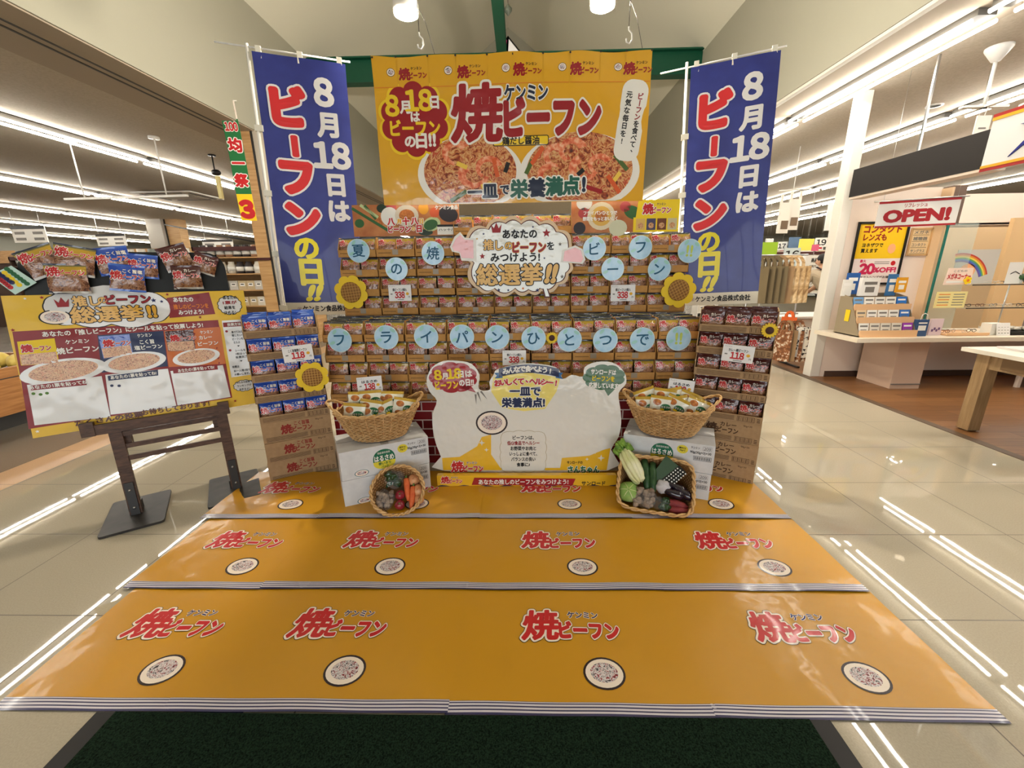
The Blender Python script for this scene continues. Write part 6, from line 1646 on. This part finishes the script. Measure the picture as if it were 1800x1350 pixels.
b = MB(); lump(b, (.022, 0, 1.645), (.105, .094, .110), HAIR, 3, .03, 20, 14); lump(b, (.09, 0, 1.60), (.05, .05, .055), HAIR, 4, .04, 12, 9); b.build('hair', r)
for s in (-1, 1):
    b = MB(); pts = [(.20, -.15 * s, 1.20), (.165, -.05 * s, 1.30), (.09, .08 * s, 1.44), (-.02, .10 * s, 1.49)]
    for k in range(3): b.bar(pts[k], pts[k + 1], .045, .012, APRON, up=(1, 0, .5))
    b.build('strap', r)
    b = MB()
    base = Vector((-.39, s * .17, .935))
    lump(b, base + Vector((-.02, 0, -.005)), (.045, .036, .018), SKIN, 1, .02, 12, 8)
    for f in range(4):
        y = s * .17 - .024 + f * .016; L_ = (.060, .068, .064, .050)[f]
        b.tube([(-.42, y, .932), (-.42 - L_ * .55, y, .928), (-.42 - L_, y, .912)], [.0085, .008, .0065], SKIN, 7)
    b.tube([(-.39, s * .17 - s * .034, .932), (-.42, s * .17 - s * .052, .925), (-.445, s * .17 - s * .052, .915)], [.010, .009, .007], SKIN, 7)
    b.build('hand', r)

# ---- optical shop
b = MB(); b.box((5.27, 5.62, 1.53), (.03, .20, 1.74), mat('panel_edge', (206, 176, 140), .5)); struct(b, 'trim_10')
b = MB(); b.box((4.72, 5.70, 1.21), (1.07, .1, 2.42), PINKW); b.box((6.6, 5.70, .32), (2.69, .1, .64), PINKW)
struct(b, 'wall_optical', label='pinkish white partition wall of the optical shop')
b = MB(); b.box((6.1, 5.64, .04), (3.7, .02, .08), S_DARK); struct(b, 'baseboard_optical')
b = MB(); b.box((9.0, 8.3, 1.25), (4.6, .1, 2.5), BEIGEW); struct(b, 'wall_optical_back')
b = MB(); b.box((7.4, 6.6, 2.26), (4.1, .1, .42), PINKW); b.box((7.4, 6.75, 2.06), (4.1, .4, .03), PINKW); struct(b, 'wall_optical_header')
b = MB(); b.box((5.42, 5.66, 2.20), (.16, .14, .46), mat('taupe', (104, 84, 72), .6)); struct(b, 'trim_7')
COUNT = mat('counter_white', (228, 216, 196), .35)
r = thing('optical_counter', 'long cream counter running along the optical shop wall', 'counter', TR(6.0, 5.3, 0))
b = MB(); b.box((0, -.03, .635), (4.0, .74, .05), COUNT); b.build('worktop', r)
b = MB(); b.box((-1.20, -.02, .305), (.36, .52, .61), mat('pedestal', (196, 170, 150), .6)); b.build('pedestal', r); b = MB(); b.box((-1.20, -.285, .06), (.362, .006, .012), GREY); b.build('pedestal_groove', r)
b = MB(); b.box((4.84, 5.643, .27), (.075, .014, .12), PLASTICW); b.box((4.84, 5.634, .29), (.03, .004, .03), GREY); b.box((4.84, 5.634, .25), (.03, .004, .03), GREY)
b.build('wall_socket', label='small wall socket under the optical counter', cat='socket')
b = MB(); b.box((4.10, 4.80, 2.465), (.06, 1.55, .31), mat('black_fascia', (34, 30, 28), .55)); b.box((4.16, 4.80, 2.30), (.16, 1.55, .03), PINKW)
struct(b, 'trim_8', label='black fascia board over the optical shop front')
b = MB(); b.box((4.12, 4.8, 3.05), (.02, .02, .86), METAL); b.box((4.12, 3.2, 3.05), (.02, .02, .7), METAL); struct(b, 'trim_9')
# shop sign with the blue star mark
SGN = mat('sign_grey_white', (206, 206, 206), .35); SG_R = mat('sign_red', (150, 36, 34), .4); SG_Y = mat('sign_ochre', (206, 156, 40), .4); SG_B = mat('sign_blue', (30, 38, 120), .35)
r = thing('shop_sign', 'white shop sign with a blue star mark and red and ochre edges, top right', 'sign', Matrix.Translation((4.0, 4.0, 2.27)) @ Matrix.Rotation(-pi / 2, 4, 'Z') @ Matrix.Rotation(pi / 2, 4, 'X'))
b = MB(); b.T = Matrix.Translation((.9, 0, -.03)); b.box((0, .215, 0), (1.8, .43, .06), SGN); b.build('sign_box', r)
for y, m in ((.425, SG_R), (.400, SG_Y), (.03, SG_Y), (.008, SG_R)):
    b = MB(); b.box((.9, y, .002), (1.8, .025, .008), m); b.build('edge_stripe', r)
b = MB(); pts = [(.20, .07), (.30, .18), (.36, .215), (.33, .27), (.23, .30), (.36, .295), (.47, .38), (.44, .28), (.52, .20), (.42, .21), (.40, .17), (.31, .15)]
b.T = Matrix.Translation((.0, 0, .012)); b.slab(pts, .012, SG_B); b.build('star_mark', r)
b = MB(); b.text('メガネ', 1.15, .215, .24, SG_B, .003, .05); b.build('sign_lettering', r)
# framed contact-lens poster
Y5 = 5.645
def wall_board(px0, py0, px1, py1, Y, m, name, label, cat, frame=None, fw=.02):
    a, c = at(px0, py0, Y), at(px1, py1, Y); w = c.x - a.x; h = a.z - c.z
    r = thing(name, label, cat, board((a.x + w / 2, Y, c.z)))
    b = MB(); b.slab([(-w / 2, 0), (w / 2, 0), (w / 2, h), (-w / 2, h)], .012, m); b.build('sheet', r)
    if frame:
        b = MB()
        for x in (-w / 2, w / 2): b.box((x, h / 2, .004), (fw, h + fw, .02), frame)
        for y in (0, h): b.box((0, y, .004), (w, fw, .02), frame)
        b.build('frame', r)
    return r, w, h
r, w, h = wall_board(1511, 392, 1574, 498, Y5, mat('poster_yellow', (240, 196, 30), .4), 'contact_lens_poster', 'yellow and white contact lens poster in a black frame', 'poster', PLASTICB, .025)
b = MB(); b.rect(-w / 2 + .01, .01, w / 2 - .01, h * .42, .001, mat('poster_pinkwhite', (238, 222, 216), .45))
b.text('コンタクト', .0, h * .90, .105, CRIMSON, .002, .04, w=w * .75); b.text('レンズも', -.08, h * .77, .09, CRIMSON, .002, .04, w=w * .46); b.text('ヨネザワで', -.09, h * .64, .055, BLACK, .002, .03, w=w * .42); b.text('買えます', -.12, h * .55, .055, BLACK, .002, .03, w=w * .34)
PK = mat('poster_rose', (204, 40, 84), .45)
b.text('最大', -.17, h * .38, .04, PK, .002, .03); b.text('20', -.10, h * .25, .16, PK, .002, .07); b.text('%OFF!', .13, h * .23, .085, PK, .002, .05, w=w * .45); b.text('コンタクトレンズがお得に!', 0, h * .11, .035, BLACK, .002, .02, w=w * .8); b.ell(.22, h * .34, .03, .03, .002, RED)
for k in range(2): b.rect(-.02, h * (.36 - k * .03), .17, h * (.37 - k * .03), .002, GREY)
b.ell(.16, h * .58, .05, .06, .0015, mat('poster_face', (236, 170, 120), .5)); b.build('print', r)
# hanging OPEN banner
r, w, h = wall_board(1537, 356, 1634, 400, 5.2, mat('banner_grey_white', (210, 208, 204), .5), 'open_banner', 'white hanging banner reading OPEN! with red edges', 'banner')
r.matrix_world = board((r.matrix_world.translation.x, 5.02, r.matrix_world.translation.z), -.42)
b = MB(); b.rect(-w / 2, h - .025, w / 2, h, .001, CRIMSON); b.rect(-w / 2, 0, w / 2, .02, .001, CRIMSON); b.text('リフレッシュ', -.02, h * .80, .048, CRIMSON, .002, .02, w=w * .28); b.text('OPEN!', .0, h * .42, .17, CRIMSON, .002, .06, w=w * .80); b.build('print', r)
b = MB(); b.tube([(-w / 2 - .05, h + .004, 0), (w / 2 + .06, h + .004, 0)], .007, METAL, 8); b.build('rod', r)
for s in (-1, 1):
    b = MB(); b.tube([(s * w * .45, h, 0), (s * w * .45, h + 1.32, 0)], .0015, METAL, 4); b.build('wire', r)
# small framed list
r, w, h = wall_board(1604, 402, 1628, 448, Y5, mat('list_beige', (224, 196, 150), .5), 'framed_list', 'small beige framed list of services under the OPEN! banner', 'sign', WOODL, .018)
b = MB()
for k, t in enumerate(('メガネ', '補聴器', 'コンタクト', 'サングラス')): b.text(t, 0, h * (.86 - k * .235), h * .14, GREY, .002, .03, w=w * .7); b.rect(-w * .4, h * (.75 - k * .235), w * .4, h * (.765 - k * .235), .002, INKB)
b.build('print', r)
# leaflet stand
q = at(1503, 583, 5.0)
LW = mat('leaflet_wood', (222, 180, 136), .45); L_SIDE = mat('leaflet_side', (150, 136, 112), .6)
r = thing('leaflet_stand', 'stepped wooden leaflet stand on the left end of the optical counter', 'leaflet stand', TR(4.42, 5.0, .661, 0))
b = MB()
for x in (-.34, .34): b.face([(x, -.02, 0), (x, .40, 0), (x, .40, .50), (x, .22, .46)], L_SIDE)
b.face([(-.34, .40, 0), (.34, .40, 0), (.34, .40, .50), (-.34, .40, .50)], L_SIDE); b.box((0, .18, .006), (.68, .40, .012), LW); b.build('case', r)
for k in range(3):
    y0, z0 = -.02 + k * .08, .02 + k * .15
    b = MB(); b.box((0, y0 + .012, z0 + .025), (.68, .016, .07), LW); b.box((0, y0 + .10, z0 + .06), (.66, .012, .16), LW); b.build('tier', r)
cols_ = [(PALE, G_M[2], mat('leaflet_violet', (150, 60, 170), .4)), (mat('leaflet_sand', (226, 200, 160), .4), PALE, mat('leaflet_blue', (60, 110, 180), .4)), (mat('leaflet_sky', (110, 160, 210), .4), PALE, mat('leaflet_ocean', (40, 110, 190), .4))]
for k in range(3):
    for i in range(5):
        m = cols_[k][2] if i == 4 else (cols_[k][0] if i == 0 else cols_[k][1])
        b = MB(); b.box((0, 0, .065), (.118, .008, .13), m); b.box((0, -.0045, .095), (.09, .001, .02), GREY if i < 4 else WHITE); b.box((0, -.0045, .05), (.07, .001, .01), GREY)
        b.build('leaflet', M=TR(4.42 - .26 + i * .13, 5.0 + k * .08 + .035, .661 + .032 + k * .15, 0, radians(-8)), label='leaflet on the %s tier of the leaflet stand, %s from the left' % (('lowest', 'middle', 'top')[k], NTH[i]), cat='leaflet', group='leaflets in the leaflet stand')
for k, (x, w_, h_, m, lab, z) in enumerate(((4.16, .16, .26, mat('booklet_blue', (44, 92, 160), .4), 'blue booklet standing highest at the back of the leaflet stand', 1.18), (4.09, .12, .20, PALE, 'white booklet in a clear stand at the back left of the leaflet stand', 1.16), (4.34, .22, .22, WHITE, 'white box beside the blue booklet behind the leaflet stand', 1.16), (4.60, .12, .26, mat('booklet_teal', (60, 110, 160), .4), 'tall blue leaflet at the right back of the leaflet stand', 1.16), (4.70, .13, .18, mat('booklet_amber', (226, 160, 40), .4), 'amber card at the top right of the leaflet stand', 1.20))):
    b = MB(); b.box((0, 0, h_ / 2), (w_, .05 if k == 2 else .012, h_), m); b.box((0, -.007 if k != 2 else -.026, h_ * .7), (w_ * .7, .002, h_ * .16), WHITE if m is not WHITE else GREY); b.box((0, -.007 if k != 2 else -.026, h_ * .35), (w_ * .5, .002, h_ * .3), PALE if m is not WHITE else GREY)
    b.build('booklet', M=TR(x, 5.36 - .02 * k, z - .03, 0, 0), label=lab, cat='booklet')
b = MB(); b.box((0, 0, 0), (.07, .004, .14), YELLOW); b.box((0, -.003, .03), (.05, .002, .03), BLACK); b.box((0, -.003, -.035), (.06, .002, .05), PALE)
b.build('sticker_card', M=TR(4.072, 5.22, .90, pi / 2), label='yellow and white card on the side of the leaflet stand', cat='card')
# things along the counter
def P_(px, Y, z=.661): 
    q = at(px, 590, Y); return q.x
x = P_(1617, 5.02); r = thing('paper_bag', 'small blue paper bag with handles on the optical counter', 'bag', TR(x, 5.05, .661))
b = MB(); b.box((0, 0, .10), (.14, .06, .20), mat('bag_blue', (52, 80, 120), .5)); b.box((0, -.031, .10), (.09, .003, .06), PALE); b.box((0, -.031, .16), (.10, .003, .016), WHITE); b.build('bag_body', r)
b = MB(); b.tube([(-.04, -.03, .20), (-.03, -.03, .26), (0, -.03, .275), (.03, -.03, .26), (.04, -.03, .20)], .004, PALE, 6); b.build('handle', r)
b = MB(); b.box((0, 0, .10), (.15, .02, .20), mat('pink_card', (222, 200, 204), .5)); b.ell(0, 0, .001, .001, 0, PALE)
for k in range(4): b.box((-.04 + k * .026, -.012, .06 + .02 * (k % 2)), (.02, .003, .03), mat('violet_ink', (110, 80, 120), .5))
b.build('standing_card', M=TR(P_(1640, 5.1), 5.1, .661), label='pink standing card right of the blue paper bag', cat='card')
def specs(M, m, label, group):
    b = MB()
    for s in (-1, 1):
        pts = [(s * .034 + .026 * cos(t), 0, .02 + .018 * sin(t)) for t in [2 * pi * k / 14 for k in range(14)]]; b.tube(pts, .003, m, 5, True)
        b.tube([(s * .06, 0, .028), (s * .065, .06, .026), (s * .062, .13, .012)], .0028, m, 5)
    b.tube([(-.009, 0, .024), (0, -.002, .028), (.009, 0, .024)], .003, m, 5)
    return b.build('spectacles', M=M, label=label, cat='spectacles', group=group)
r = thing('wooden_tray', 'flat wooden tray of spectacles on the optical counter', 'tray', TR(P_(1680, 5.15), 5.15, .661))
b = MB(); b.box((0, 0, .01), (.48, .26, .02), LW); b.box((0, -.13, .02), (.5, .014, .03), LW); b.box((0, .13, .02), (.5, .014, .03), LW); b.build('tray_base', r)
SPM = [mat('frame_brown', (110, 60, 30), .3), mat('frame_black', (24, 22, 24), .3), mat('frame_clear', (210, 196, 180), .2), mat('frame_silver', (170, 170, 170), .25, metal=1)]
proto = None; nspec = 0
def many_specs(spots, group, labf):
    global nspec
    protos = {}
    for i, (x, y, z, rz) in enumerate(spots):
        m = SPM[(i * 3 + nspec) % 4]; lab = labf(i)
        if m.name not in protos: protos[m.name] = specs(TR(x, y, z, rz), m, lab, group)
        else: copy_tree(protos[m.name], TR(x, y, z, rz), lab, group)
    nspec += 1
tx = P_(1680, 5.15)
many_specs([(tx - .18 + i * .12, 5.12 + .04 * (i % 2), .684, .2 * (i % 3)) for i in range(4)], 'spectacles on the wooden tray', lambda i: 'spectacles on the wooden tray, %s from the paper bag' % NTH[i])
b = MB(); b.box((0, 0, .07), (.18, .12, .14), PALE); b.face([(-.05, -.10, .0), (.11, -.10, 0), (.11, -.062, .15), (-.05, -.062, .15)], WHITE)
for j in range(4):
    for i in range(4): b.box((-.02 + i * .035, -.092 + j * .009, .03 + j * .033), (.018, .003, .008), GREY)
b.build('card_box', M=TR(P_(1742, 5.1), 5.1, .661), label='white box with a printed sloping card on the optical counter', cat='box')
r = thing('black_tray', 'black tray heaped with wrapped spectacle cases on the optical counter', 'tray', TR(P_(1785, 5.15), 5.15, .661))
b = MB(); b.box((0, 0, .02), (.42, .26, .04), PLASTICB); b.build('tray_base', r)
for k in range(6):
    b = MB(); lump(b, (0, 0, 0), (.07, .035, .026), mat('wrapped_case', (176, 170, 156), .25), k, .1, 12, 8)
    b.build('wrapped_case', M=TR(P_(1785, 5.15) - .15 + (k % 4) * .10, 5.12 + .07 * (k // 4), .727, .5 * k), label='wrapped case, %s in the black tray' % NTH[k], cat='case', group='cases in the black tray')
# glass partition and glass shelves
GLASS = mat('shop_glass', (206, 226, 220), .03, .5, alpha=.22); GEDGE = mat('glass_edge', (40, 110, 100), .2)
r = thing('glass_partition', 'tall clear glass pane with a green edge right of the partition wall', 'glass pane', TR(5.48, 5.5, .661))
b = MB(); b.box((0, 0, .66), (.36, .012, 1.32), GLASS); b.build('pane', r)
b = MB(); b.box((-.185, 0, .66), (.02, .02, 1.32), GEDGE); b.build('edge', r)
q1, q2 = at(1720, 500, 5.45).z, at(1720, 540, 5.45).z
r = thing('glass_shelf_rack', 'two glass shelves on thin posts above the right part of the optical counter', 'glass shelf', TR(6.55, 5.45, .661))
for z in (q1, q2):
    b = MB(); b.box((0, 0, z - .661), (1.9, .26, .010), GLASS); b.box((0, -.131, z - .661), (1.9, .004, .012), DARKMETAL); b.build('glass_shelf', r)
for x in (-.35, .5):
    b = MB(); b.tube([(x, 0, 0), (x, 0, q1 - .661)], .008, METAL, 8); b.build('post', r)
many_specs([(5.72 + i * .17, 5.44, q2 + .007, .1 * (i % 3)) for i in range(8)], 'spectacles on the lower glass shelf', lambda i: 'spectacles on the lower glass shelf, %s from the left' % NTH[i])
many_specs([(6.0 + i * .17, 5.44, q1 + .007, -.1 * (i % 3)) for i in range(6)], 'spectacles on the upper glass shelf', lambda i: 'spectacles on the upper glass shelf, %s from the left' % NTH[i])
# rainbow picture and cards
Mr = board((at(1700, 500, 5.52).x, 5.52, q1 + .006))
b = MB()
RB = [(190, 60, 50), (220, 140, 50), (226, 206, 80), (90, 150, 90), (70, 110, 180), (100, 80, 150)]
b.slab([(-.22, 0), (.30, 0), (.30, .42), (-.22, .42)], .006, mat('picture_grey', (196, 190, 180), .5))
for k, c in enumerate(RB):
    r0, r1 = .40 - k * .018, .40 - (k + 1) * .018; m = mat('rainbow_%d' % k, c, .5)
    for s in range(14):
        t0, t1 = .35 + 1.45 * s / 14, .35 + 1.45 * (s + 1) / 14
        b.poly([(-.16 + r1 * cos(t0), -.02 + r1 * sin(t0)), (-.16 + r0 * cos(t0), -.02 + r0 * sin(t0)), (-.16 + r0 * cos(t1), -.02 + r0 * sin(t1)), (-.16 + r1 * cos(t1), -.02 + r1 * sin(t1))], .001, m)
b.ell(-.05, .16, .10, .09, .001, mat('picture_peach', (236, 170, 120), .5)); b.build('rainbow_picture', M=Mr, label='picture of a rainbow standing on the upper glass shelf', cat='picture')
b = MB(); b.slab([(-.17, 0), (.17, 0), (.15, .20), (-.15, .20)], .004, mat('peach_card', (240, 214, 196), .5)); b.text('メガネコーナー', 0, .10, .075, RED, .002, .04, w=.28); b.text('こどもの', 0, .165, .028, GREY, .002, .01, w=.16); b.rect(-.14, .02, .08, .045, .001, PALE)
b.build('shelf_card', M=board((at(1682, 500, 5.36).x, 5.36, q1 + .006)), label='peach card reading メガネコーナー in front of the rainbow picture', cat='card')
b = MB(); ring = scallop(0, .05, .05, .05, 5, .35, 6); b.slab(ring, .006, YELLOW); b.ell(0, .05, .018, .018, .002, ORANGE, 12); b.build('flower_cutout', M=board((at(1700, 498, 5.33).x, 5.33, q1 + .006)), label='small yellow flower cut-out beside the peach card', cat='cut-out')
b = MB(); b.slab([(-.19, 0), (.19, 0), (.19, .20), (-.19, .20)], .004, mat('cream_card', (232, 218, 150), .5))
for k in range(5): b.rect(-.16, .03 + k * .033, -.02, .04 + k * .033, .001, GREY if k % 2 else ORANGE); b.rect(.02, .03 + k * .033, .16, .04 + k * .033, .001, GREY)
b.build('shelf_card', M=board((at(1668, 538, 5.36).x, 5.36, q2 + .006)), label='cream card with two columns of text on the lower glass shelf', cat='card')
b = MB(); b.slab([(-.09, 0), (.09, 0), (.09, .26), (-.09, .26)], .004, PALE); b.tube([(-.05, .12, .004), (0, .15, .004), (.06, .12, .004)], .004, BLACK, 5); b.build('shelf_card', M=board((at(1778, 498, 5.40).x, 5.40, q1 + .006)), label='tall white card at the right end of the upper glass shelf', cat='card')
b = MB()
for k in range(12): lump(b, (.05 * cos(2.4 * k), .05 * sin(2.4 * k), .06 + .01 * (k % 5)), (.035, .035, .03), V_CUKE, k, .2, 8, 6)
b.lathe([(.03, 0), (.04, .06)], PALE, 12); b.build('small_plant', M=TR(at(1793, 498, 5.42).x, 5.44, q1 + .006), label='small dark plant beside the tall white card', cat='plant')
b = MB(); b.box((7.1, 6.2, 1.35), (.55, .06, 1.5), mat('beige_panel', (214, 178, 130), .6)); b.box((7.5, 6.2, 1.35), (.25, .06, 1.5), mat('grey_panel', (120, 110, 108), .5)); b.box((7.4, 6.2, .3), (.9, .3, .6), WHITEPAINT)
b.build('display_cabinet', label='beige and grey display cabinet behind the glass shelves', cat='cabinet')
b = MB(); b.box((6.1, 7.2, .9), (.9, .4, 1.8), mat('dark_cabinet', (60, 56, 56), .5)); b.box((6.1, 6.99, 1.0), (.7, .01, .5), mat('cabinet_goods', (150, 150, 150), .5)); b.box((6.1, 6.99, 1.5), (.7, .01, .3), mat('cabinet_blue', (120, 160, 170), .4)); b.build('display_cabinet', label='dark cabinet seen through the tall glass pane', cat='cabinet')
# front table with spectacles
TW = noise_mat('table_leg_wood', [(0.3, (140, 112, 76)), (0.7, (168, 138, 100))], 4, (10, 10, 1), rough=.5)
r = thing('display_table', 'white topped wooden display table at the right edge of the shop', 'table', TR(4.75, 3.27, 0))
b = MB(); b.box((0, 0, .755), (1.46, .98, .035), mat('table_top_white', (226, 218, 204), .4)); b.build('table_top', r)
for sx_ in (-1, 1):
    for sy_ in (-1, 1):
        b = MB(); b.box((sx_ * .56, sy_ * .40, .374), (.105, .105, .728), TW); o = b.build('leg', r)
        b = MB(); b.box((sx_ * .56, sy_ * .40, .006), (.08, .08, .010), PLASTICB); b.build('foot_pad', o)
b = MB(); b.box((0, -.42, .66), (1.1, .03, .13), TW); b.box((0, .42, .66), (1.1, .03, .13), TW); b.box((-.58, 0, .66), (.03, .8, .13), TW); b.box((.58, 0, .66), (.03, .8, .13), TW); b.build('apron', r)
b = MB(); b.box((-.60, 0, .665), (.02, .5, .10), mat('drawer_front', (120, 92, 60), .5)); o = b.build('drawer', r)
b = MB(); b.lathe([(.0, 0), (.012, 0), (.014, .02), (0, .024)], DARKMETAL, 10); k_ = b.build('knob', o); k_.matrix_local = Matrix.Translation((-.61, 0, .665)) @ Matrix.Rotation(-pi / 2, 4, 'Y')
r = thing('display_pad', 'black and white display pad on the white topped table', 'pad', TR(4.80, 3.30, .773))
b = MB(); b.box((0, 0, .008), (1.1, .78, .016), mat('pad_white', (216, 210, 206), .5)); b.build('pad_base', r)
many_specs([(4.40 + (i % 5) * .20 + .03 * (i // 5), 3.02 + (i // 5) * .17, .791, .3 * ((i * 7) % 5) - .6) for i in range(20)], 'spectacles on the display pad', lambda i: 'spectacles on the display pad, %s in the %s row from the entrance' % (NTH[i % 5], NTH[i // 5]))
r = thing('side_table', 'small table far right behind the white topped table', 'table', TR(6.6, 4.85, 0))
b = MB(); b.box((0, 0, .48), (.9, .5, .03), COUNT); b.build('table_top', r)
for sx_ in (-1, 1):
    for sy_ in (-1, 1):
        b = MB(); b.box((sx_ * .39, sy_ * .2, .232), (.04, .04, .464), PINKW); b.build('leg', r)
# hanging white sign holder
p = on(1757, 82, CEIL_Z); zb = at(1730, 188, p.y).z
r = thing('sign_holder', 'white sign holder on a pole hanging from the ceiling at the upper right', 'sign holder', TR(p.x, p.y, 0))
b = MB(); b.lathe([(.0, CEIL_Z - .13), (.035, CEIL_Z - .12), (.10, CEIL_Z - .02), (.10, CEIL_Z)], PLASTICW, 18); b.build('ceiling_rose', r)
b = MB(); b.tube([(0, 0, CEIL_Z - .1), (0, 0, zb)], .015, PLASTICW, 10); b.build('pole', r)
b = MB(); b.bar((-.22, 0, zb), (.22, 0, zb), .05, .02, PLASTICW); b.bar((0, -.2, zb), (0, .2, zb), .05, .02, PLASTICW); b.build('cross_bar', r)
b = MB(); b.box((-.02, -.05, zb - .17), (.14, .01, .16), PALE); b.box((-.02, -.056, zb - .2), (.07, .003, .012), GREY); b.tube([(-.02, -.05, zb - .09), (0, -.05, zb)], .004, PLASTICW, 5); b.build('tag', r)
# downlights of the optical shop
for k, (x, y) in enumerate(((5.4, 6.2), (6.6, 6.2), (5.2, 4.4))):
    r = thing('downlight', 'round warm downlight over the optical shop, %s' % ('behind the glass pane', 'over the glass shelves', 'over the counter')[k], 'downlight', TR(x, y, CEIL_Z - .012), 'downlights of the optical shop')
    b = MB(); b.lathe([(.09, .0), (.09, .012), (.065, .012), (.065, 0)], PLASTICW, 20); b.build('ring', r)
    b = MB(); b.lathe([(0, .004), (.064, .006)], mat('warm_lamp', (255, 226, 180), .4, emit=12), 18); b.build('bulb', r)
    lt = bpy.data.lights.new('downlight', 'SPOT'); lt.energy = 18; lt.color = (1, .80, .56); lt.spot_size = 2.2; lt.spot_blend = .6; lt.shadow_soft_size = .06
    lo = bpy.data.objects.new('downlight_beam', lt); COL.objects.link(lo); lo.location = (x, y, CEIL_Z - .04)
